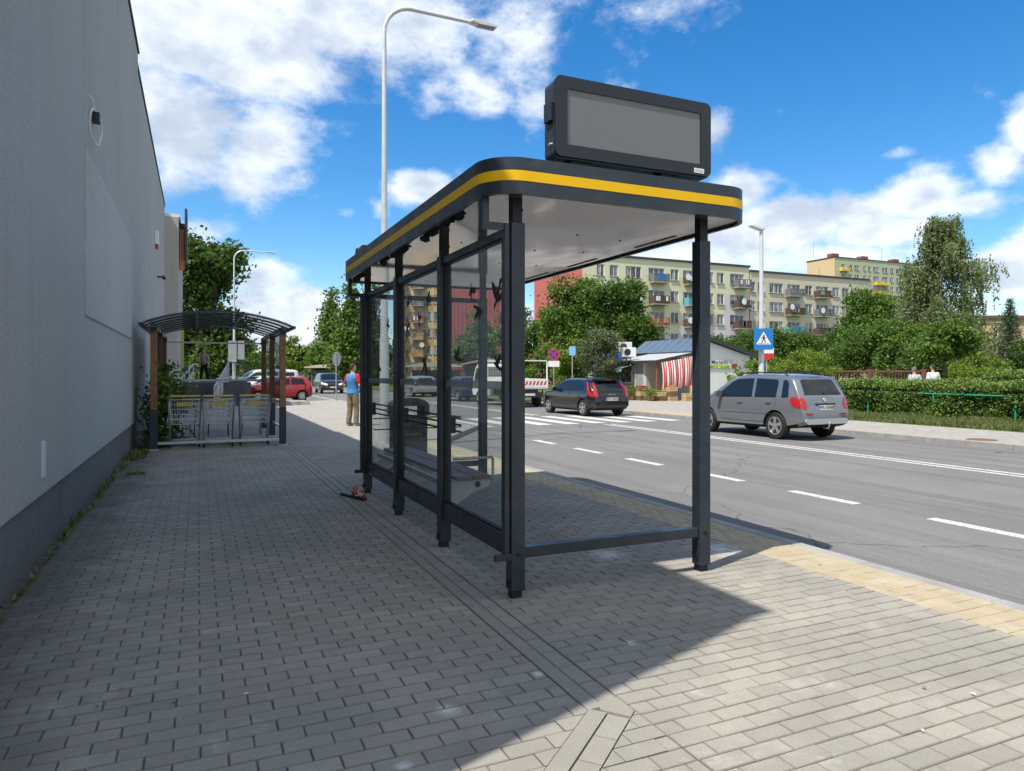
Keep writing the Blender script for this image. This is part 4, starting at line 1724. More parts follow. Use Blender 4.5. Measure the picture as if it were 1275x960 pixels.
mb.box(XL - .16, XL - .11, SY - .15, SY + 4.1, 2.10, 2.22)
mb.build('gutter', M['trim_dark'], lr_, recalc=True)
mb = MB()
for x_, y_ in ((XL + .05, SY), (XL + .05, SY + 3.9)):
    mb.box(x_ - .05, x_ + .05, y_ - .05, y_ + .05, 0, 2.15)
mb.build('post', mat('brown_post', (.22, .09, .05), .7), shop)
# window and door in the shop front (faces the road)
for (y0, y1, z0, z1, nm, mm) in ((SY + 2.75, SY + 3.75, 1.0, 1.95, 'window', M['glassdark']), (SY + 1.5, SY + 2.3, .05, 2.0, 'door', mat('door_glass', (.30, .33, .32), .1))):
    mb = MB()
    mb.box(XL + .20, XL + .247, y0 - .07, y1 + .07, z0 - .07, z1 + .07)
    w = mb.build(nm, M['wincol'], shop)
    mb = MB()
    mb.box(XL + .185, XL + .197, y0, y1, z0, z1)
    mb.build('pane', mm, w)
mb = MB()
vs, fs = [], []
n = 12
for i in range(n + 1):
    y_ = SY + 2.3 + i * 2.2 / n
    sc = .06 * math.sin(i * 2.6)
    vs += [(XL + .1, y_, 2.02), (XL - .75, y_, 1.80), (XL - .80, y_, 1.58 + sc)]
for i in range(n):
    fs += [(i * 3, i * 3 + 1, i * 3 + 4, i * 3 + 3), (i * 3 + 1, i * 3 + 2, i * 3 + 5, i * 3 + 4)]
mb.add(vs, fs)
mb.build('awning', mat('pale_awning', (.55, .66, .66), .7), shop)


def stripes_mat():
    mt = bpy.data.materials.new('striped_cloth')
    mt.use_nodes = True
    t = NT(mt.node_tree)
    b = mt.node_tree.nodes['Principled BSDF']
    b.inputs['Roughness'].default_value = .9
    u = t.n('ShaderNodeAttribute', attribute_name='tone').outputs['Fac']
    t.put(b.inputs['Base Color'], t.mix(t.m('GREATER_THAN', t.m('FRACT', u), .5), (.72, .66, .62), (.46, .035, .05)))
    return mt


def curtain():
    n, k = 120, 12
    vs, fs, tn = [], [], []
    for i in range(n + 1):
        f = i / n
        zt = 2.10 + .38 * f
        zb = .62 + .22 * f + .06 * math.sin(f * 21)
        for j in range(k + 1):
            h = j / k
            x = XL + .1 + f * (XE - XL - .1) + (-.10 + .2 * f) * -h * .6
            y = SY - .32 + (.02 + .025 * h) * math.sin(f * 60 + h * 1.2) - .10 * math.sin(h * 3)
            vs.append((x, y, zt + (zb - zt) * h))
    for i in range(n):
        for j in range(k):
            a = i * (k + 1) + j
            fs.append((a, a + 1, a + k + 2, a + k + 1))
            tn.append(i / n * 15 + 1e-3)
    me = bpy.data.meshes.new('striped_curtain')
    me.from_pydata([(v[0] - 26.4, v[1] - SY, v[2]) for v in vs], [], fs)
    me.materials.append(stripes_mat())
    a = me.attributes.new('tone', 'FLOAT', 'FACE')
    a.data.foreach_set('value', tn)
    me.shade_smooth()
    o = bpy.data.objects.new('striped_curtain', me)
    COL.objects.link(o)
    o.parent = shop
    return o


curtain()
# name board on the gable
mb = MB()
mb.box(26.3, 28.62, SY - .045, SY - .02, 1.78, 2.28)
sb = mb.build('name_board', mat('name_board_white', (.66, .68, .62), .5), shop)
mb = MB()
text_mb(mb, "Marianki 1", .36, (27.50, SY - .048, 2.14), (1, 0, 0), (0, 0, 1), (0, 0, 0), bold=.003)
mb.build('lettering', M['black'], sb)
mb = MB()
mb.box(26.34, 28.1, SY - .049, SY - .0455, 1.80, 1.97)
mb.build('green_field', mat('board_green', (.25, .42, .05), .5, var=.5, vscale=2), sb)
mb = MB()
mb.prism([(.5 * u, v) for u, v in disc(.12, 16)], (27.3, SY - .052, 1.87), (2.2, 0, 0), (0, 0, .5), (0, .002, 0))
mb.build('yellow_fruit', mat('board_yellow', (.75, .70, .06), .5), sb)
mb = MB()
mb.prism(disc(.15, 16), (28.36, SY - .052, 1.92), (1.1, 0, 0), (0, 0, 1), (0, .004, 0))
mb.prism(disc(.11, 16), (28.55, SY - .056, 1.96), (1, 0, 0), (0, 0, 1), (0, .004, 0))
mb.build('brown_fruit', mat('board_brown', (.25, .08, .03), .5), sb)

# container and air conditioners
ct = thing('blue_container', 'blue corrugated container behind the lean-to roof of the shop', 'container', (24.5, 38.6, 0))
x0_, y0_ = at(772, 45)[0], 38.2
mb = MB()
xx = 24.2
while xx < 27.4:
    mb.box(xx, xx + .22, 38.20, 38.26, .1, 2.85)
    mb.box(xx + .22, xx + .44, 38.26, 38.30, .1, 2.85)
    xx += .44
mb.box(24.2, 27.4, 38.30, 40.6, .1, 2.85)
mb.build('body', mat('container_blue', (.03, .17, .50), .5, var=.1), ct)
mb = MB()
mb.box(24.1, 24.3, 38.15, 38.32, 0, 2.95)
mb.build('corner_post', mat('rust_red', (.25, .06, .04), .6), ct)


def aircon(px, d, z0, w, h, label):
    x, y = at(px, d)
    t = thing('air_conditioner', label, 'air conditioner', (x, y, z0), -YAW * .5, 'air conditioner units at the shop')
    mb = MB()
    mb.box(-w / 2, w / 2, 0, .35, 0, h, bev=.02)
    b = mb.build('casing', M['white'], t, local=True)
    mb = MB()
    mb.prism(disc(h * .36, 20), (-w * .12, -.004, h / 2), (1, 0, 0), (0, 0, 1), (0, .003, 0))
    mb.build('fan_grille', M['plastic'], b, local=True, recalc=True)
    return t


aircon(778, 44.2, 2.86, .92, .62, 'white air conditioner with a round black fan on top of the blue container')
aircon(783, 40.5, 2.45, .85, .55, 'white air conditioner standing low on the pale lean-to roof')


def crate(x, y, z, w, d, h, m, name='crate'):
    mb = MB()
    n = 3
    for k in range(n):
        za = z + h * (k + .1) / n
        zb = z + h * (k + .85) / n
        mb.box(x, x + w, y, y + .015, za, zb)
        mb.box(x, x + w, y + d - .015, y + d, za, zb)
        mb.box(x, x + .015, y + .016, y + d - .016, za, zb)
        mb.box(x + w - .015, x + w, y + .016, y + d - .016, za, zb)
    mb.box(x + .016, x + w - .016, y + .016, y + d - .016, z, z + .02)
    for (a, b) in ((x + .016, y + .016), (x + w - .046, y + .016), (x + .016, y + d - .046), (x + w - .046, y + d - .046)):
        mb.box(a, a + .03, b, b + .03, z + .02, z + h)
    return mb.build(name, m)


M['produce_red'] = mat('tomatoes', (.50, .05, .02), .4, var=.5, vscale=14)
M['produce_green'] = mat('greens', (.10, .25, .04), .6, var=.5, vscale=14)
M['produce_orange'] = mat('oranges', (.65, .20, .02), .4, var=.4, vscale=14)
pos = ['lowest', 'second from the ground', 'third from the ground', 'topmost']
xs_, _y = at(857, 38.6)
for k in range(4):
    c = crate(24.75, SY - 1.05, .001 + k * .215, .55, .4, .21, M['crate'])
    tag(c, 'pale wooden crate, %s in the tall stack right of the curtain' % pos[k], 'crate', 'wooden crates at the shop')
for k in range(2):
    c = crate(24.12, SY - 1.15, .001 + k * .215, .55, .4, .21, M['crate'])
    tag(c, 'pale wooden crate, %s of the low stack of two beside the tall stack' % ('lower', 'upper')[k], 'crate', 'wooden crates at the shop')
labs = ['under the striped curtain', 'left of the curtain edge', 'below the shop door', 'nearest the dark shop window']
k = 0
for (x_, y_, n, pm, who) in ((23.35, SY - .75, 3, 'produce_orange', labs[0]), (22.75, SY - .55, 2, 'produce_green', labs[1]), (22.35, SY + .6, 3, 'produce_red', labs[2]), (22.3, SY + 1.7, 2, 'produce_red', labs[3])):
    for i in range(n):
        c = crate(x_, y_, .001 + i * .26, .52, .7, .25, M['crate_dk'] if k % 2 else M['crate'])
        w = ('bottom', 'middle', 'top')[i] if n == 3 else ('bottom', 'top')[i]
        tag(c, 'wooden crate, %s one of the pile standing %s' % (w, who), 'crate', 'wooden crates at the shop')
        k += 1
    mb = MB()
    random.seed(k)
    for q in range(22):
        a_, b_ = x_ + .06 + random.random() * .40, y_ + .06 + random.random() * .58
        r_ = random.uniform(.035, .05)
        mb.lathe([(r_ * math.sin(math.pi * j / 6) + .001, .02 + n * .26 - r_ * math.cos(math.pi * j / 6)) for j in range(7)], c=(a_, b_, 0), n=8)
    o = mb.build('produce', M[pm], None, smooth=60)
    tag(o, 'heap of %s in the top crate %s' % ({'produce_orange': 'orange vegetables', 'produce_green': 'green vegetables', 'produce_red': 'red vegetables'}[pm], who), 'vegetables', kind='stuff')

# ================================================================== blocks of flats
def window_mesh(name, w, h, n, depth=.12):
    """white frame with n casements (slot 0), dark glass (slot 1), sill (slot 2)"""
    mb = MB()
    f = .07
    mb.box(-w / 2, w / 2, -.03, .03, 0, f, 0)
    mb.box(-w / 2, w / 2, -.03, .03, h - f, h, 0)
    for k in range(n + 1):
        x = -w / 2 + (w - f) * k / n
        mb.box(x, x + f, -.03, .03, f, h - f, 0)
    mb.box(-w / 2 + f, w / 2 - f, 0, .01, f, h - f, 1)
    mb.box(-w / 2 - .04, w / 2 + .04, -.22, -.031, -.05, .0, 2)
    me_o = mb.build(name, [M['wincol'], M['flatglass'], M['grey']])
    me = me_o.data
    bpy.data.objects.remove(me_o)
    return me


def add_part(name, me, parent, loc, rz=0):
    o = bpy.data.objects.new(name, me)
    COL.objects.link(o)
    o.parent = parent
    o.location = loc
    o.rotation_euler = (0, 0, rz)
    return o


def facade(mb, L, H, holes, th=.14, mats=None):
    """wall on the plane y=0 with rectangular openings (x0,x1,z0,z1) and reveals; mats(x,z) -> slot"""
    xs = sorted(set([0, L] + [h[0] for h in holes] + [h[1] for h in holes]))
    zs = sorted(set([0, H] + [h[2] for h in holes] + [h[3] for h in holes]))
    for a, b in zip(xs, xs[1:]):
        for c, d in zip(zs, zs[1:]):
            xm, zm = (a + b) / 2, (c + d) / 2
            if any(h[0] < xm < h[1] and h[2] < zm < h[3] for h in holes):
                continue
            mb.add([(a, 0, c), (b, 0, c), (b, 0, d), (a, 0, d)], [(0, 1, 2, 3)], mats(xm, zm) if mats else 0)
    for (a, b, c, d) in holes:
        s = mats((a + b) / 2, (c + d) / 2) if mats else 0
        mb.add([(a, 0, c), (a, th, c), (a, th, d), (a, 0, d)], [(0, 1, 2, 3)], s)
        mb.add([(b, 0, c), (b, 0, d), (b, th, d), (b, th, c)], [(0, 1, 2, 3)], s)
        mb.add([(a, 0, d), (a, th, d), (b, th, d), (b, 0, d)], [(0, 1, 2, 3)], s)
        mb.add([(a, 0, c), (b, 0, c), (b, th, c), (a, th, c)], [(0, 1, 2, 3)], s)


WM = {}


def block(name, label, loc, rz, L, D, H, cols, rows, wallm, slotf=None, gable=0, roofc=None, balc=(), dishes=(), rng=0, gable_mat=None):
    """cols: (x centre, width, casements); rows: z of window sills; balc: (col index, row index, material)"""
    random.seed(rng)
    t = thing(name, label, 'apartment block', loc, rz)
    holes = []
    for (x, w, n) in cols:
        for z in rows:
            holes.append((x - w / 2, x + w / 2, z, z + 1.45))
    mb = MB()
    facade(mb, L, H, holes, mats=slotf)
    g = len(wallm)
    mb.add([(0, 0, 0), (0, D, 0), (0, D, H), (0, 0, H)], [(0, 3, 2, 1)], gable)
    mb.add([(L, 0, 0), (L, D, 0), (L, D, H), (L, 0, H)], [(0, 1, 2, 3)], gable)
    mb.add([(0, D, 0), (L, D, 0), (L, D, H), (0, D, H)], [(0, 3, 2, 1)], 0)
    mb.add([(0, .16, 0), (L, .16, 0), (L, .16, H), (0, .16, H)], [(0, 1, 2, 3)], 0)
    mb.build('wall', wallm, t, local=True)
    mb = MB()
    mb.box(-.15, L + .15, -.15, D + .15, H, H + .25)
    mb.build('roof_edge', M['trim_dark'], t, local=True)
    for ci, (x, w, n) in enumerate(cols):
        for ri, z in enumerate(rows):
            key = (round(w, 2), n)
            if key not in WM:
                WM[key] = window_mesh('window', w, 1.45, n)
            add_part('window', WM[key], t, (x, .09, z))
    for (x, z, m_, w) in balc:
        mb = MB()
        mb.box(x - w / 2, x + w / 2, -1.05, -.002, z - .12, z)
        b = mb.build('balcony', M['concrete'], t, local=True)
        mb = MB()
        k = int(w / .11)
        for i in range(k + 1):
            xx = x - w / 2 + .03 + (w - .09) * i / k
            mb.box(xx, xx + .055, -1.04, -1.0, z, z + 1.0)
        mb.box(x - w / 2, x + w / 2, -1.06, -.99, z + 1.0, z + 1.05)
        for sx in (x - w / 2, x + w / 2 - .04):
            mb.box(sx, sx + .04, -.99, -.01, z + .02, z + 1.0)
        mb.build('railing', m_, b, local=True)
        mb = MB()
        for i in range(3):
            xx = x - w / 2 + .2 + random.random() * (w - .7)
            mb.box(xx, xx + random.uniform(.2, .5), -1.075, -1.061, z + .35, z + .95)
        mb.build('hanging_washing', random.choice((M['white'], M['skin'], M['grey'], M['blue'])), b, local=True)
    for (x, z) in dishes:
        mb = MB()
        mb.lathe([(.02, 0), (.25, -.05), (.42, -.12)], 'y', (x, -1.15, z), 18)
        mb.build('satellite_dish', M['white'], t, local=True)
    return t


def rows_at(zs):
    return [z - .72 for z in zs]


AY = 75.0
AX0, AX1 = 43.0, 69.3
M['cream_green'] = mat('cream_green_render', (.68, .66, .49), .9, var=.03)
M['lavender'] = mat('lavender_render', (.62, .57, .63), .9, var=.03)
M['oldgreen'] = mat('faded_green_render', (.42, .45, .30), .9, var=.05)
M['beige'] = mat('beige_render', (.60, .545, .445), .9, var=.04)
M['brick_red'] = mat('dark_red_render', (.25, .07, .06), .9)
zr = rows_at([14.35, 11.5, 8.75, 6.0, 3.2])


def ax(px):
    return x_on(px, AY) - AX0


colsA = []
for (p0, p1, n) in ((742.5, 752, 2), (758.5, 769.5, 2), (778.5, 798, 3), (807, 827, 3), (834.5, 844.5, 2), (850, 863, 2), (883.5, 888, 1), (892, 901, 2), (908.5, 926, 3)):
    a, b = ax(p0), ax(p1)
    colsA.append(((a + b) / 2, b - a, n))


def slotA(x, z):
    if x > ax(847) and z < 8.0 or x > ax(902) and z < 12.9 or x > ax(828) and z < 7.3 or (x > ax(800) and z < 5.4):
        return 1
    if ax(800) < x < ax(829) and z < 12.9:
        return 2
    return 0


M['rail_dk'] = mat('brown_balcony', (.10, .06, .05), .7)
M['rail_grey'] = mat('grey_balcony', (.16, .17, .18), .6)
M['rail_blue'] = mat('blue_balcony', (.12, .38, .45), .6)
M['rail_red'] = mat('red_balcony', (.38, .12, .09), .6)
M['rail_yellow'] = mat('yellow_balcony', (.70, .50, .02), .6)
bx1, bx2, bx3 = ax(818), ax(861), ax(927)
balcA = []
for i, z in enumerate((13.2, 10.4, 7.6, 4.8)):
    balcA.append((bx1, z, [M['rail_grey'], M['rail_dk'], M['rail_red'], M['rail_grey']][i], 2.4))
    balcA.append((bx2, z, [M['rail_dk'], M['rail_blue'], M['rail_dk'], M['rail_grey']][i], 2.6))
    balcA.append((bx3 - .9, z, [M['rail_grey'], M['rail_dk'], M['rail_dk'], M['rail_grey']][i], 2.3))
block('apartment_block', 'five storey cream and lavender apartment block with a coral red end wall', (AX0, AY, 0), 0, AX1 - AX0, 13.5, 16.1, colsA, zr,
      [M['cream_green'], M['lavender'], M['oldgreen'], M['redgable']], slotA, gable=3, balc=balcA, dishes=((ax(849), 14.0), (ax(918), 11.2), (ax(852), 8.4)), rng=1)
blockA = bpy.data.objects['apartment_block']
mb = MB()
gy0 = 12.6
mb.box(-.05, -.02, gy0 - 1.6, gy0 - .1, 6.2, 8.0)
hn = mb.build('house_number', M['white'], blockA, local=True)
mb = MB()
text_mb(mb, "12", 1.1, (-.055, gy0 - .85, 7.25), (0, -1, 0), (0, 0, 1), (0, 0, 0), bold=.03)
mb.box(-.056, -.051, gy0 - 1.4, gy0 - .3, 6.3, 6.55)
mb.build('lettering', M['sign_dkblue'], hn, local=True)

BY_, BX0_, BX1_ = 78.0, 72.4, 96.4


def bxx(px):
    return x_on(px, BY_) - BX0_


colsB = []
for (p0, p1, n) in ((933, 940, 1), (943, 951.5, 2), (957.5, 974.5, 3), (980, 996, 3), (1002, 1011, 2), (1015.5, 1031, 3), (1036, 1044.5, 2), (1048, 1056.5, 2), (1063, 1073, 2)):
    a, b = bxx(p0), bxx(p1)
    colsB.append(((a + b) / 2, b - a, n))
balcB = []
for i, z in enumerate((12.9, 10.1, 7.3)):
    balcB.append((bxx(986.5), z, [M['rail_grey'], M['rail_dk'], M['rail_blue']][i], 2.9))
    balcB.append((bxx(1021.5), z, [M['rail_dk'], M['rail_grey'], M['rail_dk']][i], 2.8))
block('apartment_block', 'long beige apartment block with grey balconies, right of the cream one', (BX0_, BY_, 0), 0, BX1_ - BX0_, 12, 16.1, colsB, rows_at([13.95, 11.2, 8.4, 5.7, 3.0]),
      [M['beige'], M['brick_red']], None, gable=1, balc=balcB, dishes=((bxx(978), 11.2), (bxx(1016), 10.9)), rng=2)

TYY, TX0, TX1 = 146.0, 166.5, 202.0


def tx(px):
    return x_on(px, TYY) - TX0


colsT = [((tx(a) + tx(b)) / 2, tx(b) - tx(a), 2) for a, b in ((1047, 1052), (1057, 1061), (1063.5, 1069.5), (1074.5, 1078), (1080.5, 1084), (1087, 1094), (1098, 1105), (1108, 1112), (1115, 1122), (1126, 1131), (1134, 1140))]
balcT = []
for i in range(8):
    z = 31.0 - 2.75 * i
    if i in (0, 1):
        balcT.append((tx(1049.5), z, M['rail_yellow'], 3.0))
    if i > 0:
        balcT.append((tx(1096), z - .6, M['rail_yellow'], 5.2))
tw = block('tower_block', 'distant eleven storey block with bright yellow balconies', (TX0, TYY, 0), 0, TX1 - TX0, 10, 34.8, colsT, [31.6 - 2.75 * i for i in range(11)],
           [mat('tower_green', (.46, .48, .34), .9), mat('tower_peach', (.60, .44, .27), .9)], None, gable=1, balc=balcT, rng=3)
mb = MB()
for px in (1047, 1084, 1123):
    mb.box(tx(px), tx(px) + 2.5, 3, 5, 35.05, 36.6)
mb.build('roof_hut', M['brick_red'], tw, local=True)
mb = MB()
for px in (1010, 1112):
    mb.tube([(tx(px) + (5 if px < 1020 else 0), 4, 35), (tx(px) + (5 if px < 1020 else 0), 4, 39.8)], .07, 5)
mb.build('antenna', M['galv'], tw, local=True)

# red clad building seen through the shelter glass; its end faces the camera
d_ = 110
x_, y_ = at(562, d_)
t = thing('red_hall', 'tall building clad in ribbed dull red sheet seen through the shelter glass', 'building', (x_, y_, 0), -YAW)
Lw = 84 * d_ / FPX
mb = MB()
mb.box(0, Lw, 0, 26, 0, 18)
xx = .1
while xx < Lw - .2:
    mb.box(xx, xx + .28, -.09, 0, 0, 17.98)
    xx += .62
mb.build('wall', mat('ribbed_red_sheet', (.33, .075, .075), .6), t, local=True)
mb = MB()
mb.box(-.1, Lw + .1, -.15, 26.1, 18, 18.2)
mb.build('roof_edge', M['trim_dark'], t, local=True)
mb = MB()
mb.box(Lw * .79 - .02, Lw * .79 + .16, -.3, -.11, 0, 17.9)
mb.build('downpipe', M['white'], t, local=True)

# ochre block seen through the glass
d_ = 118
x_, y_ = at(494, d_)
Lw = 56 * d_ / FPX
cw = Lw / 4
M['ochre'] = mat('ochre_render', (.52, .32, .12), .9, var=.08)
M['paleochre'] = mat('pale_yellow_render', (.56, .46, .26), .9)
colsO = [(1.0, 1.2, 1), (3.0, 1.2, 1), (5.2, 1.6, 2), (6.9, 1.0, 1)]
balcO = []
for i in range(6):
    z = 1.6 + 2.8 * i
    balcO.append((3.9, z, random.choice((M['ochre'], M['rail_red'], M['rail_grey'])), 2.2))
    balcO.append((1.0, z, M['rail_grey'], 1.7))
block('apartment_block', 'ochre and yellow block with stacked balconies seen through the shelter glass', (x_, y_, 0), -YAW - R(12), Lw, 14, 18.5, colsO, [1.9 + 2.8 * i for i in range(6)],
      [M['ochre'], M['paleochre'], M['grey']], lambda x, z: 2 if x < .2 else (1 if (int(x / 1.3) + int(z / 2.8)) % 2 else 0), gable=0, balc=balcO, dishes=((2.2, 9), (4.8, 6.2)), rng=4)

# low beige building at the right edge
d_ = 62
x_, y_ = at(1206, d_)
t = thing('low_beige_building', 'low beige flat roofed building behind the spruce at the right', 'building', (x_, y_, 0), R(-25))
mb = MB()
mb.box(0, 22, 0, 10, 0, hz(397, d_))
mb.build('wall', mat('sand_render', (.50, .40, .24), .9, var=.05), t, local=True)
mb = MB()
mb.box(-.2, 22.2, -.25, 10.2, hz(397, d_), hz(397, d_) + .28)
mb.build('roof_edge', mat('roof_brown', (.12, .08, .07), .7), t, local=True)
for x_ in (1.0, 7.5, 12):
    mb = MB()
    mb.box(x_, x_ + 2.2, -.05, .02, 1.0, 2.9)
    mb.build('window', M['glassdark'], t, local=True)

# low pavilion roofs seen through the glass
for (px, d_, w, zt, label, cm) in ((607, 66, 5.2, 2.95, 'low pavilion with a faded pink hipped roof seen through the shelter glass', (.45, .27, .22)),
                                   (398 + 12, 84, 6.0, 2.6, 'small far bus shelter with a pale flat arched roof beyond the black car', (.45, .40, .30)),
                                   (540, 62, 5.0, 2.5, 'small shelter with a pale arched roof across the road, seen through the glass', (.40, .38, .28))):
    x_, y_ = at(px, d_)
    t = thing('roadside_shelter', label, 'shelter', (x_, y_, 0), -YAW)
    mb = MB()
    for u in (-w / 2 + .3, w / 2 - .4):
        for v in (0, 1.8):
            mb.box(u, u + .1, v, v + .1, 0, zt - .6)
    mb.build('post', M['rail_grey'], t, local=True)
    mb = MB()
    pts = [(-w / 2, zt - .55), (0, zt), (w / 2, zt - .55), (w / 2, zt - .68), (0, zt - .2), (-w / 2, zt - .68)] if 'pink' in label else \
        [(-w / 2 + w * k / 12, zt - .35 + .35 * math.sin(math.pi * k / 12)) for k in range(13)] + [(w / 2, zt - .43), (-w / 2, zt - .43)]
    mb.prism(pts, (0, -.4, 0), (1, 0, 0), (0, 0, 1), (0, 2.8, 0))
    mb.build('roof', mat('shelter_roof', cm, .8), t, local=True, recalc=True)
    mb = MB()
    mb.box(-w / 2 + .4, w / 2 - .4, 1.9, 1.95, .2, zt - .7)
    mb.build('back_panel', M['rail_grey'], t, local=True)

# distant houses at the end of the street
for (px, d_, w, h, cm, rfm, lab) in ((326, 130, 9, 5.5, (.60, .52, .42), (.45, .22, .16), 'far pinkish roofed house beyond the parked white van'),
                                     (345, 120, 7, 3.8, (.62, .60, .55), (.35, .33, .30), 'far white low house beyond the red car'),
                                     (385, 160, 12, 8, (.42, .40, .36), (.25, .25, .26), 'far grey building under the trees at the end of the street'),
                                     (396, 150, 5, 9.5, (.58, .50, .28), (.3, .3, .3), 'narrow far yellow building half hidden by the pyramidal trees')):
    x_, y_ = at(px, d_)
    t = thing('distant_house', lab, 'house', (x_, y_, 0), -YAW)
    mb = MB()
    mb.box(-w / 2, w / 2, 0, 8, 0, h * .75)
    mb.build('wall', mat('far_wall', cm, .9), t, local=True)
    mb = MB()
    mb.prism([(-w / 2 - .3, h * .75), (w / 2 + .3, h * .75), (0, h)], (0, -.3, 0), (1, 0, 0), (0, 0, 1), (0, 8.6, 0))
    mb.build('roof', mat('far_roof', rfm, .8), t, local=True, recalc=True)
    for u in (-w * .25, w * .2):
        mb = MB()
        mb.box(u - .5, u + .5, -.03, .02, h * .3, h * .3 + 1.2)
        mb.build('window', M['glassdark'], t, local=True)

# brown fence behind the hedge
for (p0, p1, d0, d1, lab) in ((1015, 1150, 38, 38, 'low reddish brown fence with posts behind the hedge left of the two people'), (1196, 1300, 40, 38, 'low reddish brown fence behind the hedge at the right, below the spruce')):
    a, b = Vector((*at(p0, d0), 0)), Vector((*at(p1, d1), 0))
    t = thing('brown_fence', lab, 'fence', a)
    L = (b - a).length
    n = int(L / 2.1)
    u = (b - a) / n
    for i in range(n + 1):
        p = a + u * i
        mb = MB()
        mb.box(p.x - .10, p.x + .10, p.y - .10, p.y + .10, 0, 1.75)
        mb.build('fence_post', M['brown_fence'], t)
    mb = MB()
    for zz in (1.62, .55):
        mb.obox(a + Vector((0, 0, zz)), b + Vector((0, 0, zz)), .07, .10)
    q = 0
    while q < L:
        p = a + (b - a).normalized() * q
        mb.box(p.x - .015, p.x + .015, p.y - .015, p.y + .015, .6, 1.6)
        q += .16
    mb.build('railing', M['brown_fence'], t)

# green guard rail in front of the hedge
t = thing('green_guard_rail', 'green pipe guard rail half swallowed by the hedge', 'guard rail', (22.15, 15, 0))
a, b = (22.74, 18.6), (22.62, 13.1)
mb = MB()
mb.tube([(a[0], a[1], .82), (b[0], b[1], .80)], .028, 8)
mb.build('top_pipe', M['green_rail'], t, smooth=40)
for f in (.03, .50, .98):
    x_, y_ = a[0] + (b[0] - a[0]) * f, a[1] + (b[1] - a[1]) * f
    mb = MB()
    mb.tube([(x_, y_, 0), (x_, y_, .81)], .03, 8)
    mb.build('post', M['green_rail'], t, smooth=40)

# entrance stairs by the store, with rails and landing
t = thing('entrance_stairs', 'dark concrete landing and stairs with pale handrails beside the store, beyond the carts', 'stairs', (.8, 37, 0))
M['darkconcrete'] = mat('dark_concrete', (.075, .078, .082), .9, var=.2)
mb = MB()
mb.box(-.6, 2.3, 35.2, 40.1, 0, 1.08)
mb.build('landing', M['darkconcrete'], t)
La, Lb = Vector((*at(240, 34.6), 1.95)), Vector((*at(217, 30.4), .92))
Ra, Rb = Vector((*at(284, 34.0), 2.02)), Vector((*at(266, 30.2), .90))
for k in range(6):
    f0, f1 = k / 6, (k + 1) / 6
    a0, a1 = La.lerp(Lb, f0), La.lerp(Lb, f1)
    b0, b1 = Ra.lerp(Rb, f0), Ra.lerp(Rb, f1)
    mb = MB()
    mb.prism([(a0.x, a0.y), (b0.x, b0.y), (b1.x, b1.y), (a1.x, a1.y)], (0, 0, 0), (1, 0, 0), (0, 1, 0), (0, 0, 1.08 - .165 * (k + .6)))
    mb.build('step', M['darkconcrete'], t, recalc=True)
for (p, q, m_, dense) in ((La, Lb, M['lampwhite'], 0), (Ra, Rb, M['galv'], 1)):
    mb = MB()
    mb.tube([q, p, p + Vector((.2, 4.5, .05))], .036, 8)
    mb.tube([q - Vector((0, 0, .38)), p - Vector((0, 0, .38))], .030, 6)
    if not dense:
        mb.tube([q - Vector((0, 0, .7)), p - Vector((0, 0, .7))], .030, 6)
    for k in range(5):
        r_ = p.lerp(q, k / 4)
        mb.tube([r_ - Vector((0, 0, min(r_.z - .02, 1.0))), r_], .03, 6)
    if dense:
        for k in range(26):
            r_ = p.lerp(q, k / 25)
            mb.tube([r_ - Vector((0, 0, min(r_.z - .02, .95))), r_], .011, 4, cap=False)
    mb.build('handrail', m_, t, smooth=50)
mb = MB()
e_ = Vector((*at(330, 35.2), 2.02))
mb.tube([Ra, e_], .026, 6)
mb.tube([Ra - Vector((0, 0, .9)), e_ - Vector((0, 0, .9))], .02, 6)
for k in range(22):
    r_ = Ra.lerp(e_, k / 40)
    mb.tube([r_ - Vector((0, 0, 1.5)), r_], .012, 4, cap=False)
mb.tube([e_ - Vector((0, 0, 2.0)), e_], .026, 6)
mb.build('landing_rail', M['steel'], t, smooth=50)
mb = MB()
a_ = Vector((*at(234, 33.6), 0))
mb.box(a_.x - .35, a_.x, a_.y, a_.y + 1.2, 0, 1.9)
mb.build('blue_panel', mat('blue_ramp_panel', (.05, .11, .24), .6), t)
# thin barrier by the parking edge
t = thing('parking_barrier', 'thin dark rope barrier on posts between the pavement and the red car', 'barrier', (3.2, 30, 0))
mb = MB()
pa, pb = at(352, 33), at(380, 34.5)
mb.tube([(pa[0], pa[1], 1.55), (pb[0], pb[1], .95)], .02, 5)
mb.tube([(pb[0], pb[1], 0), (pb[0], pb[1], 1.0)], .03, 6)
mb.tube([(pa[0], pa[1], 0), (pa[0], pa[1], 1.6)], .03, 6)
mb.build('rail', M['steel_dk'], t)
mb = MB()
mb.box(pa[0] - .3, pb[0] + .1, pa[1] + .3, pb[1] + .8, 0, .16)
mb.build('kerb_block', M['concrete'], t)
# ================================================================== vegetation
def leaf_cards(P, size, rng, updir=.35, aspect=.62, droop=0.0):
    """one pointed, slightly folded leaf card per point"""
    n = len(P)
    nrm = rng.normal(0, 1, (n, 3))
    nrm[:, 2] += updir * 2
    nrm /= np.linalg.norm(nrm, axis=1)[:, None]
    t = rng.normal(0, 1, (n, 3))
    t[:, 2] -= droop
    t -= nrm * (t * nrm).sum(1)[:, None]
    t /= np.linalg.norm(t, axis=1)[:, None]
    b = np.cross(nrm, t)
    s = (size * rng.uniform(.6, 1.35, n))[:, None]
    v = np.stack([P - t * s, P + b * s * aspect - t * s * .1, P + t * s, P - b * s * aspect - t * s * .1], 1)
    return v.reshape(-1, 3)


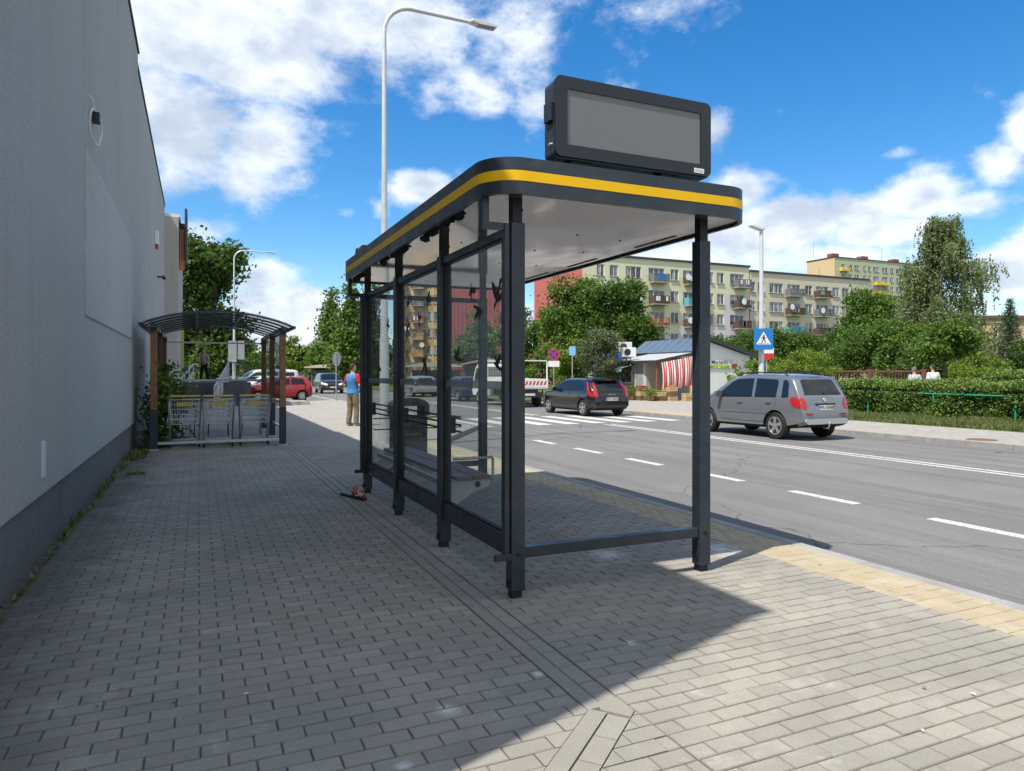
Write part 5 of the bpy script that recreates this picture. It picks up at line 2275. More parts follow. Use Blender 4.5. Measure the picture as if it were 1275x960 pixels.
def crown_points(blobs, n, rng, clump=.28, nclump=None, hollow=.55):
    """leaf positions in clumps spread over the shells of several ellipsoids"""
    vol = np.array([b[3] * b[4] * b[5] for b in blobs]) ** (2 / 3)
    vol /= vol.sum()
    pts, tone = [], []
    for b, w in zip(blobs, vol):
        nc = max(6, int((nclump or n / 55) * w))
        d = rng.normal(0, 1, (nc, 3))
        d /= np.linalg.norm(d, axis=1)[:, None]
        r = rng.uniform(hollow, 1.05, nc) ** .8
        r *= 1 + .18 * np.sin(d[:, 0] * 5 + b[0]) * np.cos(d[:, 2] * 4 + b[1])
        c = d * r[:, None] * np.array([b[3], b[4], b[5]]) + np.array([b[0], b[1], b[2]])
        k = max(4, int(n * w / nc))
        cs = rng.uniform(.6, 1.4, nc) * clump
        ct = rng.uniform(0, 1, nc)
        p = np.repeat(c, k, 0) + rng.normal(0, 1, (nc * k, 3)) * np.repeat(cs, k)[:, None] * np.array([1, 1, .62])
        pts.append(p)
        tone.append(np.clip(np.repeat(ct, k) * .55 + rng.uniform(0, .45, nc * k), 0, 1))
    return np.concatenate(pts), np.concatenate(tone)


def branchy_trunk(h, r, blobs, rng, lean=0.0, lo=.30):
    mb = MB()
    top = np.array([lean, 0, h])
    pts = [(0, 0, -.1), (lean * .15 + rng.normal(0, .05), rng.normal(0, .05), h * .3), (lean * .5 + rng.normal(0, .08), rng.normal(0, .08), h * .62), tuple(top)]
    mb.tube(pts, [r * 1.15, r * .85, r * .6, r * .2], 9)
    for b in blobs:
        for k in range(3):
            s = rng.uniform(lo, max(.72, lo + .15))
            st = np.array([lean * s, 0, h * s])
            d = rng.normal(0, .5, 3)
            en = np.array([b[0] + d[0] * b[3], b[1] + d[1] * b[4], b[2] + abs(d[2]) * b[5] * .6])
            mid = (st + en) / 2 + rng.normal(0, .12, 3) * (h * .15)
            mb.tube([tuple(st), tuple(mid), tuple(en)], [r * .42, r * .28, r * .08], 6, cap=False)
    return mb


def tree(name, label, x, y, h, blobs, n, leaf, m, seed, r=.16, group=None, clump=.3, z0=0.0, bark='bark', nclump=None, cat='tree', hollow=.55, updir=.35, lo=.30):
    rng = np.random.default_rng(seed)
    t = thing(name, label, cat, (x, y, z0), 0, group)
    P, tone = crown_points(blobs, n, rng, clump, nclump, hollow)
    P[:, 2] = np.maximum(P[:, 2], .05)
    o = tri_mesh('crown', leaf_cards(P, leaf, rng, updir), 4, tone, m)
    o.parent = t
    branchy_trunk(h * .8, r, blobs, rng, lo=lo).build('trunk', M[bark], t, smooth=60, local=True)
    return t


def auto_blobs(h, w, base, rng, k=6, flat=1.0):
    """k overlapping lobes filling a crown h high, w half-width, starting at height base"""
    out = [(0, 0, base + (h - base) * .46, w * .60, w * .60, (h - base) * .36)]
    top = (rng.uniform(-.2, .2) * w, rng.uniform(-.2, .2) * w, base + (h - base) * .80, w * .34, w * .34, (h - base) * .20)
    out.append(top)
    for i in range(int(k * 1.7)):
        a = 2 * math.pi * i * .618 + rng.uniform(-.4, .4)
        g_ = rng.uniform(.12, .88)
        zz = base + (h - base) * g_
        prof = math.sin(math.pi * min(1, max(0, .10 + .86 * g_))) ** .6
        f = .78 * prof * rng.uniform(.75, 1.12)
        rr = w * rng.uniform(.20, .40)
        out.append((math.cos(a) * w * f, math.sin(a) * w * f, zz, rr, rr, (h - base) * rng.uniform(.10, .19) * flat))
    return out


def simple_tree(px, d, ytop, wpx, ybase, m, label, seed, n=9000, leaf=.16, name='leafy_tree', group=None, cat='tree', clump=.3, r=.16, k=6, hollow=.55, lo=.30):
    rng = np.random.default_rng(seed + 100)
    x, y = at(px, d)
    h = hz(ytop, d)
    b = max(.05, hz(ybase, d))
    w = wpx * d / FPX
    return tree(name, label, x, y, h, auto_blobs(h, w, b, rng, k), n, leaf, M[m], seed, r, group, clump, cat=cat, hollow=hollow, lo=lo)


# big trees in front of the cream block
simple_tree(716, 62, 347, 44, 452, 'leaf_mid', 'large green tree covering the red end wall, left of its twin', 21, 24000, .13, clump=.42, r=.22, k=8)
simple_tree(776, 60, 345, 42, 456, 'leaf_dark', 'large dark green tree before the cream block, right of its twin', 22, 24000, .13, clump=.42, r=.24, k=8)
simple_tree(664, 66, 398, 20, 470, 'leaf_mid', 'smaller tree at the left edge of the red end wall', 23, 4000, .14)
simple_tree(594, 76, 392, 34, 470, 'leaf_mid', 'green tree in front of the ribbed red building, seen through the glass', 24, 8000, .18, clump=.4)
simple_tree(640, 88, 372, 24, 470, 'leaf_dark', 'dark tree beside the ribbed red building, behind the near shelter post', 25, 5000, .2, clump=.4)
# bushes by the shop
simple_tree(712, 46, 421, 26, 486, 'leaf_bright', 'bright green bush behind the black hatchback', 31, 7000, .085, 'bush', cat='bush', clump=.22, r=.05)
simple_tree(748, 41, 413, 34, 482, 'leaf_olive', 'grey green olive coloured bush left of the shop awning', 32, 10000, .065, 'bush', cat='bush', clump=.2, r=.06)
simple_tree(675, 55, 428, 24, 492, 'leaf_mid', 'mixed bush with reddish blossom left of the no stopping sign', 33, 5000, .09, 'bush', cat='bush', clump=.22, r=.05)
simple_tree(706, 43, 468, 14, 498, 'leaf_olive', 'low dry looking bush beside the front of the black hatchback', 34, 1500, .05, 'bush', cat='bush', clump=.14, r=.03)
rng = np.random.default_rng(77)
bx_, by_ = at(679, 54)
P, tn = crown_points([(0, 0, 2.6, 1.5, 1.0, 1.7)], 190, rng, .16, 26)
fl = tri_mesh('blossom', leaf_cards(P, .055, rng), 4, tn, M['flower'])
fl.location = (bx_, by_ - .6, 0)
tag(fl, 'reddish blossom scattered over the bush left of the no stopping sign', 'blossom', kind='stuff')

# row beyond the shop and the grey car
for i, (px, d, yt, w, lab) in enumerate([
        (890, 66, 420, 30, 'dark rounded tree right behind the white shop gable'),
        (925, 60, 413, 28, 'dark rounded tree left behind the lamp post'),
        (966, 58, 411, 30, 'dark rounded tree just right of the crossing sign'),
        (1006, 56, 409, 30, 'dark rounded tree above the bright round bush'),
        (1040, 58, 408, 30, 'dark rounded tree at the right end of the even row')]):
    simple_tree(px, d, yt, w, 470, 'leaf_dark', lab, 40 + i, 12000, .10, group='even row of dark trees below the beige block', clump=.3)
simple_tree(998, 36, 436, 40, 482, 'leaf_bright', 'bright green dome shaped bush behind the grey car', 51, 11000, .055, 'bush', cat='bush', clump=.13, hollow=.8, k=8)
simple_tree(945, 39, 446, 22, 486, 'leaf_bright', 'smaller bright green bush beside the shop gable corner', 52, 5000, .055, 'bush', cat='bush', clump=.13, hollow=.75)
simple_tree(925, 34, 474, 14, 496, 'leaf_mid', 'low leafy plant against the white shop gable', 53, 900, .06, 'bush', cat='bush', clump=.12, r=.02)
# larger trees right
simple_tree(1082, 50, 362, 34, 462, 'leaf_mid', 'tall narrow green tree in front of the right end of the beige block', 61, 22000, .10, clump=.3, r=.2, k=9)
simple_tree(1118, 45, 404, 40, 474, 'leaf_mid', 'broad green tree between the narrow tree and the birch', 62, 24000, .095, clump=.3, k=8)
simple_tree(1066, 47, 408, 30, 474, 'leaf_dark', 'dark green tree at the foot of the tall narrow tree', 63, 14000, .09, clump=.28)
simple_tree(1150, 41, 428, 30, 474, 'leaf_dark', 'dark green shrub tree behind the two people', 64, 13000, .075, clump=.25)
simple_tree(1178, 29.5, 404, 34, 452, 'leaf_mid', 'small round headed maple on a thin trunk behind the hedge', 65, 6500, .085, 'young_maple', clump=.2, r=.055, hollow=.45, lo=.70)
simple_tree(1215, 37, 440, 30, 478, 'leaf_bright', 'bright green low bush between the maple and the spruce', 66, 7000, .06, 'bush', cat='bush', clump=.15)
simple_tree(1290, 36, 418, 30, 476, 'leaf_dark', 'dark shrub at the right edge beyond the spruce', 67, 6000, .08, 'bush', cat='bush', clump=.2)
# big tree by the store and trees along the left
simple_tree(256, 52, 297, 46, 478, 'leaf_dark', 'big dark tree rising behind the store and the cart shelter', 71, 20000, .17, clump=.42, r=.3, k=10)
simple_tree(366, 118, 418, 22, 470, 'leaf_bright', 'light green round tree far along the street beyond the red car', 72, 3500, .28, clump=.5)
simple_tree(318, 105, 430, 26, 474, 'leaf_mid', 'green bushes beyond the parked white van', 73, 3500, .24, clump=.5)
for i, (px, d, yt, w, lab) in enumerate([
        (412, 92, 362, 17, 'left and slimmest of the pyramidal trees beyond the black car'),
        (437, 84, 348, 22, 'middle pyramidal tree standing behind the man in the blue vest'),
        (466, 90, 350, 26, 'right pyramidal tree half behind the far shelter post'),
        (399, 88, 425, 14, 'low tree at the left foot of the pyramidal trees')]):
    rng = np.random.default_rng(200 + i)
    x, y = at(px, d)
    h = hz(yt, d)
    w_ = w * d / FPX
    bl = []
    nb = 9
    for j in range(nb):
        f = j / (nb - 1)
        zz = 1.2 + (h - 2.0) * f
        ww = w_ * (1.0 - .80 * f ** 1.3)
        a = rng.uniform(0, 6.28)
        bl.append((math.cos(a) * ww * .3, math.sin(a) * ww * .3, zz, ww * .85, ww * .85, h * .10))
    tree('pyramidal_tree', lab, x, y, h, bl, 9000, .21, M['leaf_mid' if i != 2 else 'leaf_dark'], 210 + i, .25, 'pyramidal trees beyond the black car', .5)


def birch(px, d, ytop, label, seed):
    rng = np.random.default_rng(seed)
    x, y = at(px, d)
    h = hz(ytop, d)
    t = thing('birch_tree', label, 'tree', (x, y, 0))
    mb = MB()
    mb.tube([(0, 0, -.1), (.1, 0, h * .3), (-.1, .1, h * .6), (.15, 0, h * .85), (.2, 0, h * .97)], [.26, .22, .15, .08, .02], 9)
    strands, tones = [], []
    tips = []
    for i in range(78):
        f = rng.uniform(.16, .99)
        z0 = h * f
        a = rng.uniform(0, 2 * np.pi)
        reach = (4.7 * (1 - f) ** .5 + .6) * rng.uniform(.5, 1.05)
        if i == 0:
            a, reach, f = -YAW - .0, 4.6, .72
            z0 = h * f
        ca, sa = math.cos(a), math.sin(a)
        rise = rng.uniform(.5, 1.6)
        p0 = np.array([0, 0, z0])
        p1 = np.array([ca * reach * .5, sa * reach * .5, z0 + rise])
        p2 = np.array([ca * reach, sa * reach, z0 + rise * .8])
        mb.tube([tuple(p0), tuple(p1), tuple(p2)], [.06, .04, .015], 5, cap=False)
        for s in range(44):
            u = rng.uniform(.12, 1.05)
            st = (1 - u) ** 2 * p0 + 2 * u * (1 - u) * p1 + u * u * p2 + rng.normal(0, .24, 3)
            L = rng.uniform(.5, 2.4) * (.6 + .5 * u)
            k = int(L * 9)
            q = np.linspace(0, 1, k)
            sway = rng.normal(0, .12, 2)
            pts = np.stack([st[0] + sway[0] * q + rng.normal(0, .05, k), st[1] + sway[1] * q + rng.normal(0, .05, k), st[2] - L * q], 1)
            strands.append(pts)
            tones.append(np.clip(rng.uniform(0, .6) + rng.uniform(0, .4, k), 0, 1))
    P = np.concatenate(strands)
    P = P[P[:, 2] > .4]
    T = np.concatenate(tones)[:len(P)]
    o = tri_mesh('crown', leaf_cards(P, .115, rng, .0, .6, 1.6), 4, T, M['leaf_birch'])
    o.parent = t
    mb.build('trunk', M['birchbark'], t, smooth=60, local=True)
    return t


birch(1172, 54, 288, 'tall drooping birch tree rising above everything at the right', 81)
birch(1140, 62, 372, 'smaller drooping birch between the tower block and the tall birch', 82)


def spruce(px, d, ytop, label, seed, wpx=30):
    rng = np.random.default_rng(seed)
    x, y = at(px, d)
    h = hz(ytop, d)
    w = wpx * d / FPX
    t = thing('spruce_tree', label, 'tree', (x, y, 0))
    mb = MB()
    mb.tube([(0, 0, -.1), (0, 0, h * .5), (0, 0, h)], [.12, .07, .01], 8)
    pts, tn = [], []
    z = .4
    while z < h - .1:
        f = z / h
        R_ = w * (1 - f) ** .85 + .05
        nb = int(9 + 4 * (1 - f))
        for k in range(nb):
            a = 2 * math.pi * k / nb + rng.uniform(-.3, .3)
            L = R_ * rng.uniform(.7, 1.1)
            m = max(4, int(L * 26))
            q = np.linspace(.08, 1, m)
            rise = -.16 * L * q + .26 * L * q ** 3
            p = np.stack([np.cos(a) * L * q, np.sin(a) * L * q, z + rise], 1)
            for rep in range(3):
                pts.append(p + rng.normal(0, .045, p.shape) * (1 + 1.2 * np.sin(q * 3)[:, None]))
                tn.append(np.clip(q * .7 + rng.uniform(0, .3, m), 0, 1))
            mb.tube([(0, 0, z), (math.cos(a) * L * .95, math.sin(a) * L * .95, z + .1 * L)], [.018, .006], 4, cap=False)
        z += .26 * (1.1 - .6 * f)
    P = np.concatenate(pts)
    T = np.concatenate(tn)
    o = tri_mesh('crown', leaf_cards(P, .06, rng, .2, .32, .2), 4, T, M['leaf_spruce'])
    o.parent = t
    mb.build('trunk', M['bark'], t, smooth=60, local=True)


spruce(1257, 41, 372, 'slender dark spruce at the right before the beige building', 91, 32)
spruce(1222, 39, 448, 'low young spruce left of the slender spruce', 92, 24)


def hedge(name, label, x0, x1, y0, y1, h, n, seed, leaf=.045, m='leaf_hedge', rough=.10):
    rng = np.random.default_rng(seed)
    t = thing(name, label, 'hedge', ((x0 + x1) / 2, (y0 + y1) / 2, 0))
    cx, cy = (x0 + x1) / 2, (y0 + y1) / 2
    sx, sy = x1 - x0, y1 - y0
    aa = [sy * h, sy * h, sx * h, sx * h, sx * sy]
    tot = sum(aa)
    P = []
    for i, A in enumerate(aa):
        k = int(n * A / tot)
        u, v = rng.uniform(0, 1, k), rng.uniform(0, 1, k)
        if i < 2:
            p = np.stack([np.full(k, (-.5, .5)[i] * sx), (u - .5) * sy, v * h], 1)
        elif i < 4:
            p = np.stack([(u - .5) * sx, np.full(k, (-.5, .5)[i - 2] * sy), v * h], 1)
        else:
            p = np.stack([(u - .5) * sx, (v - .5) * sy, np.full(k, h)], 1)
        P.append(p)
    P = np.concatenate(P)
    wob = .5 + .5 * np.sin(P[:, 0] * 2.7 + P[:, 1] * 2.3) * np.cos(P[:, 2] * 3 + P[:, 1] * 1.1)
    P += rng.normal(0, .06, P.shape)
    out = P * np.array([1, 1, 0])
    P[:, 0] += np.sign(P[:, 0]) * rough * (wob - .5) * 1.5
    P[:, 1] += np.sign(P[:, 1]) * rough * (wob - .5)
    P[:, 2] += (P[:, 2] > h * .8) * rough * (wob - .4) * 1.2
    P[:, 2] = np.maximum(P[:, 2], .04)
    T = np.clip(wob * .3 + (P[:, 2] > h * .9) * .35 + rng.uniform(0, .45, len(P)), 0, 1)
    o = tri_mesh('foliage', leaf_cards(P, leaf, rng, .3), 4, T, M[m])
    o.parent = t
    mb = MB()
    mb.box(-sx / 2 + .14, sx / 2 - .14, -sy / 2 + .14, sy / 2 - .14, .12, h - .14)
    mb.build('twigs', M['leaf_core'], t, local=True)
    return t


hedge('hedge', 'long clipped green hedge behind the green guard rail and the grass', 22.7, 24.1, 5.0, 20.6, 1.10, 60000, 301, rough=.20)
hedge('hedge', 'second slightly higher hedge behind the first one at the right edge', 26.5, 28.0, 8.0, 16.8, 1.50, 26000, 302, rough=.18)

# plant inside the cart shelter
rng = np.random.default_rng(88)
t = thing('climbing_plant', 'dark leafy shrub growing into the cart shelter at the store wall', 'shrub', (-.62, 16.1, 0))
P, tn = crown_points([(.02, 0, .55, .30, .5, .5), (.12, .1, 1.05, .32, .5, .35), (.05, .2, 1.45, .22, .4, .22), (-.2, -.2, .5, .2, .4, .5)], 2600, rng, .11, 60)
P[:, 2] = np.maximum(P[:, 2], .05)
o = tri_mesh('leaves', leaf_cards(P, .045, rng), 4, tn, M['leaf_mid'])
o.parent = t
mb = MB()
for k in range(9):
    a, b = random.uniform(-.25, .3), random.uniform(-.4, .4)
    mb.tube([(a * .3, b * .3, -.02), (a, b, .7), (a * 1.3, b * 1.2, random.uniform(1.1, 1.6))], [.012, .009, .004], 5, cap=False)
mb.build('stem', M['bark'], t, local=True)

# dandelion-like weed beside the shop gable
tree('weed_plant', 'tall single weed with broad leaves in front of the white gable', *at(916, 37.5), 1.6, [(0, 0, 1.2, .35, .35, .45)], 60, .14, M['leaf_bright'], 95, .02, cat='weed', clump=.14, nclump=10)

# potted plants set out in front of the shop
for i, (x_, y_, h_, lab) in enumerate(((22.0, 33.2, .75, 'tallest potted plant before the dark shop window, nearest the road'), (21.9, 34.3, .55, 'low potted plant at the far end of the shop front, beside the red vegetables'),
                                       (22.35, 31.7, .45, 'small potted plant on the paving left of the green vegetables'))):
    rng = np.random.default_rng(600 + i)
    t = thing('potted_plant', lab, 'potted plant', (x_, y_, 0), 0, 'potted plants at the shop')
    P, tn = crown_points([(0, 0, .25 + h_ * .5, .26, .26, h_ * .45)], 420, rng, .09, 22)
    o = tri_mesh('leaves', leaf_cards(P, .05, rng), 4, tn, M['leaf_bright' if i != 1 else 'leaf_mid'])
    o.parent = t
    mb = MB()
    mb.lathe([(.11, 0), (.16, .24), (.17, .26), (.14, .26)], n=16)
    mb.build('pot', mat('clay_pot', (.30, .12, .06), .8), t, smooth=40, local=True)

# far wooded horizon, one mass
rng = np.random.default_rng(400)
ps, tt = [], []
for i in range(230):
    a = rng.uniform(-1.25, 1.05)
    d = rng.uniform(235, 330)
    px = 637 + FPX * math.tan(a * .62)
    hh = rng.uniform(7, 14)
    x, y = at(px, d)
    k = 90
    q = rng.normal(0, 1, (k, 3))
    q /= np.linalg.norm(q, axis=1)[:, None]
    q *= rng.uniform(.6, 1, (k, 1))
    ps.append(q * np.array([6, 6, hh / 2]) + np.array([x, y, hh / 2]))
    tt.append(np.clip(rng.uniform(0, .6) + rng.uniform(0, .4, k), 0, 1))
o = tri_mesh('distant_woods', leaf_cards(np.concatenate(ps), 1.1, rng), 4, np.concatenate(tt), M['leaf_mid'])
tag(o, 'line of far off trees along the horizon', 'woods', kind='stuff')

# ================================================================== vehicles
def interp(pts, y):
    if y <= pts[0][0]:
        return pts[0][1]
    for (a, b), (c, d) in zip(pts, pts[1:]):
        if y <= c:
            f = (y - a) / (c - a)
            return b + (d - b) * f
    return pts[-1][1]


def smooth_profile(pts, it=2):
    for _ in range(it):
        out = [pts[0]]
        for (a, b), (c, d) in zip(pts, pts[1:]):
            out += [(a * .75 + c * .25, b * .75 + d * .25), (a * .25 + c * .75, b * .25 + d * .75)]
        out.append(pts[-1])
        pts = out
    return pts


def poly_decal(bvh, polys, mname, mats, parent, off=.004, name='panel'):
    """polys: list of (outline, axis, sign): the outline is laid on the body surface along that axis"""
    vs, fs = [], []
    for (poly, axis, sign) in polys:
        bm = bmesh.new()
        vv = [bm.verts.new((u, v, 0)) for u, v in poly]
        bm.faces.new(vv)
        bmesh.ops.triangulate(bm, faces=bm.faces[:])
        for _ in range(6):
            long_ = [e for e in bm.edges if e.calc_length() > .09]
            if not long_:
                break
            bmesh.ops.subdivide_edges(bm, edges=long_, cuts=1, use_grid_fill=False)
            bmesh.ops.triangulate(bm, faces=[f for f in bm.faces if len(f.verts) > 3])
        bm.verts.index_update()
        o = len(vs)
        for v in bm.verts:
            u, w = v.co.x, v.co.y
            if axis == 'x':
                org, d = Vector((sign * 3, u, w)), Vector((-sign, 0, 0))
            elif axis == 'y':
                org, d = Vector((u, sign * 9 if sign > 0 else -3, w)), Vector((0, -sign, 0))
            else:
                org, d = Vector((u, w, 5)), Vector((0, 0, -1))
            hit, nrm, _i, _d = bvh.ray_cast(org, d)
            if hit is None:
                hit, nrm, _i, _d = bvh.find_nearest(Vector((sign * .8, u, w)) if axis == 'x' else Vector((u, 0 if sign < 0 else 4.2, w)))
            vs.append(hit - d * off + nrm * 0)
        flip = (axis == 'x' and sign < 0) or (axis == 'y' and sign > 0)
        fs += [tuple((v.index + o) for v in (list(f.verts)[::-1] if flip else list(f.verts))) for f in bm.faces]
        bm.free()
    mb = MB()
    mb.add(vs, fs)
    return mb.build(name, mats, parent, smooth=60, local=True)


def make_wheel(parent, x, y, r, side, rim_r=.66, w=.20, spokes=5, rimm=None):
    mb = MB()
    c = (x, y, r)
    prof = [(r * .62, -w / 2), (r * .93, -w / 2), (r, -w * .36), (r, w * .36), (r * .93, w / 2), (r * .62, w / 2)]
    mb.lathe(prof, 'x', c, 28)
    t = mb.build('wheel', M['black'], parent, smooth=40, local=True)
    mb = MB()
    xo = side * (w / 2 + .002)
    R1 = r * rim_r
    k = 28
    # rim ring
    vs, fs = [], []
    for (rr, xx) in ((R1, xo - side * .012), (R1, xo + side * .006), (R1 * .88, xo + side * .006), (R1 * .84, xo - side * .05), (R1 * .1, xo - side * .06)):
        for i in range(k):
            a = 2 * math.pi * i / k
            vs.append((x + xx, y + rr * math.cos(a), r + rr * math.sin(a)))
    for j in range(3):
        for i in range(k):
            q = (j * k + i, j * k + (i + 1) % k, (j + 1) * k + (i + 1) % k, (j + 1) * k + i)
            fs.append(q)
    mb.add(vs, fs)
    dsk = MB()
    o = [(x + xo - side * .055, y + R1 * .84 * math.cos(2 * math.pi * i / k), r + R1 * .84 * math.sin(2 * math.pi * i / k)) for i in range(k)]
    mb.add(o, [tuple(range(k))], 1)
    for s in range(spokes):
        a = 2 * math.pi * s / spokes + .3
        ca, sa = math.cos(a), math.sin(a)
        n = Vector((0, -sa, ca))
        e = Vector((0, ca, sa))
        base = Vector((x + xo, y, r))
        w0, w1 = R1 * .17, R1 * .24
        pts = [base + e * R1 * .08 - n * w0, base + e * R1 * .9 - n * w1 * .8, base + e * R1 * .9 + n * w1 * .8, base + e * R1 * .08 + n * w0]
        mb.add([p for p in pts] + [p - Vector((side * .03, 0, 0)) for p in pts], [(0, 1, 2, 3), (0, 4, 5, 1), (1, 5, 6, 2), (2, 6, 7, 3), (3, 7, 4, 0)])
    mb.lathe([(R1 * .22, side * .0 + xo - side * .02), (R1 * .22, xo + side * .004), (R1 * .12, xo + side * .01)], 'x', c, 16)
    mb.build('rim', [rimm or M['alu'], M['plastic']], t, local=True, smooth=30, recalc=False)
    return t


M['tail'] = mat('tail_lamp_red', (.38, .010, .014), .15, coat=.8)
M['tailclear'] = mat('tail_lamp_clear', (.62, .30, .26), .15, coat=.8)
M['head'] = mat('head_lamp', (.72, .74, .76), .08, .3, coat=1)
M['platew'] = mat('number_plate_white', (.66, .66, .64), .4)
M['arch'] = mat('wheel_arch_black', (.01, .01, .01), .9)
M['trimgrey'] = mat('grey_bumper_plastic', (.30, .31, .32), .5)


def make_car(name, label, loc, rz, paint, W, top, bot, belt, axles, r, side_win, rear_win, front_win, tails, heads, plate=None, plate_z=.78,
             plate_hw=.26, tumble=.30, handles=(), rails=False, spoil=False, lowtrim=None, seams=(), group=None, spokes=5, mirror_y=None, cat='car', rearround=.86, frontround=.70):
    """car pointing to local +Y, rear bumper at y=0"""
    t = thing(name, label, cat, loc, rz, group)
    L = top[-1][0]
    tp = smooth_profile(top, 2)
    bt = smooth_profile(bot, 1)
    ys = sorted(set([round(p[0], 4) for p in tp] + [round(L * i / 48, 4) for i in range(49)]))
    ys = [ys[0]] + [b for a, b in zip(ys, ys[1:]) if b - a > .004]
    ring = []

    def hw(y):
        a = min(1, y / .45)
        b = min(1, (L - y) / .75)
        return W * (rearround + (1 - rearround) * (1 - (1 - a) ** 2.4)) * (frontround + (1 - frontround) * (1 - (1 - b) ** 2.4))

    for y in ys:
        zt, zb = interp(tp, y), interp(bt, y)
        w = hw(y)

        def X(z):
            x = w - .035 * abs((z - .62) / .4) ** 2 * (1 if z < belt else 0) - (.035 * ((belt - .62) / .4) ** 2 if z >= belt else 0)
            if z > belt:
                x -= (z - belt) * tumble * min(1, w / W)
            return x
        rc = min(.11, (zt - zb) * .22)
        pts = [(0, zb), (X(zb + .06) * .9, zb), (X(zb + .08), zb + .07)]
        for k in range(1, 9):
            z = zb + .07 + (zt - rc - zb - .07) * k / 8
            pts.append((X(z), z))
        xe = X(zt - rc)
        for k in range(1, 6):
            a = math.pi / 2 * k / 5
            pts.append((xe - rc * 1.3 * (1 - math.cos(a)), zt - rc + rc * math.sin(a)))
        xt = pts[-1][0]
        for k in range(1, 4):
            pts.append((xt * (1 - k / 3), zt + .025 * (1 - (1 - k / 3) ** 2)))
        ring.append([(x, y, z) for x, z in pts])
    n = len(ring[0])
    vs, fs = [], []
    for rg in ring:
        vs += rg + [(-x, y, z) for x, y, z in rg[1:-1]][::-1]
    N = 2 * n - 2
    for i in range(len(ring) - 1):
        for k in range(N):
            fs.append((i * N + k, (i + 1) * N + k, (i + 1) * N + (k + 1) % N, i * N + (k + 1) % N))
    fs.append(tuple(range(N)))
    fs.append(tuple((len(ring) - 1) * N + k for k in range(N))[::-1])
    me = bpy.data.meshes.new('body')
    me.from_pydata(vs, [], fs)
    bm = bmesh.new()
    bm.from_mesh(me)
    bmesh.ops.recalc_face_normals(bm, faces=bm.faces[:])
    bm.to_mesh(me)
    bm.free()
    me.update()
    bvh = BVHTree.FromPolygons([v.co for v in me.vertices], [tuple(p.vertices) for p in me.polygons])
    body = bpy.data.objects.new('body', me)
    COL.objects.link(body)
    # cut the wheel wells
    cut = MB()
    for a in axles:
        for s in (-1, 1):
            cut.lathe([(r + .055, s * (W + .1)), (r + .055, s * (W - .27))], 'x', (0, a, r), 32)
    co = cut.build('cutter', M['arch'], None, recalc=True)
    md = body.modifiers.new('b', 'BOOLEAN')
    md.operation = 'DIFFERENCE'
    md.solver = 'EXACT'
    md.object = co
    dg = bpy.context.evaluated_depsgraph_get()
    me2 = bpy.data.meshes.new_from_object(body.evaluated_get(dg))
    body.modifiers.clear()
    me2.materials.clear()
    me2.materials.append(paint)
    me2.materials.append(M['arch'])
    if lowtrim:
        me2.materials.append(lowtrim[1])
    for p in me2.polygons:
        c = p.center
        p.material_index = 0
        for a in axles:
            if math.hypot(c.y - a, c.z - r) < r + .0555 and abs(c.x) > W - .3 and (abs(p.normal.x) < .5 or abs(c.x) < W - .2):
                p.material_index = 1
        if p.normal.z < -.7:
            p.material_index = 1
        if lowtrim and p.material_index == 0 and c.z < lowtrim[0]:
            p.material_index = 2
    body.data = me2
    me2.shade_smooth()
    me2.set_sharp_from_angle(angle=R(38))
    body.parent = t
    bpy.data.objects.remove(co)
    for a in axles:
        for s in (-1, 1):
            make_wheel(t, s * (W - .115), a, r, s, spokes=spokes)
    for s in (-1, 1):
        for w in side_win:
            poly_decal(bvh, [(w, 'x', s)], None, M['carglass'], t, .005, 'side_window')
        for (y, z) in handles:
            xx = bvh.ray_cast(Vector((s * 3, y, z)), Vector((-s, 0, 0)))[0]
            mb = MB()
            x_ = xx.x
            mb.box(min(x_, x_ + s * .035), max(x_, x_ + s * .035), y - .09, y + .09, z - .016, z + .016, bev=.008)
            mb.build('door_handle', paint, t, local=True)
        if seams:
            mb = MB()
            for pl in seams:
                pts = []
                for (y, z) in pl:
                    h = bvh.ray_cast(Vector((s * 3, y, z)), Vector((-s, 0, 0)))[0]
                    if h:
                        pts.append(h)
                if len(pts) > 1:
                    mb.tube(pts, .0065, 4, cap=False)
            mb.build('door_seam', M['arch'], t, local=True)
        if mirror_y:
            y, z = mirror_y
            xx = bvh.ray_cast(Vector((s * 3, y, z)), Vector((-s, 0, 0)))[0].x
            mb = MB()
            mb.prism(rrect(.20, .15, .05, 4), (xx + s * .14, y, z + .05), (1, 0, 0), (0, 0, 1), (0, .09, 0))
            mb.box(min(xx, xx + s * .08), max(xx, xx + s * .08), y + .02, y + .06, z - .01, z + .03)
            mb.build('mirror', paint, t, local=True, recalc=True, smooth=40)
    if rear_win:
        poly_decal(bvh, [(rear_win, 'y', -1)], None, M['carglass'], t, .006, 'rear_window')
    if front_win:
        poly_decal(bvh, [(front_win, 'z', 1)], None, M['carglass'], t, .006, 'windscreen')
    for (sidep, rearp) in tails:
        for s in (-1, 1):
            pl = []
            if sidep:
                pl.append((sidep, 'x', s))
            if rearp:
                q = [(s * u, v) for u, v in rearp]
                pl.append((q if s > 0 else q[::-1], 'y', -1))
            poly_decal(bvh, pl, None, M['tail'], t, .012, 'tail_light')
    for (sidep, frontp) in heads:
        for s in (-1, 1):
            pl = []
            if sidep:
                pl.append((sidep, 'x', s))
            q = [(s * u, v) for u, v in frontp]
            pl.append((q if s > 0 else q[::-1], 'y', 1))
            poly_decal(bvh, pl, None, M['head'], t, .010, 'headlight')
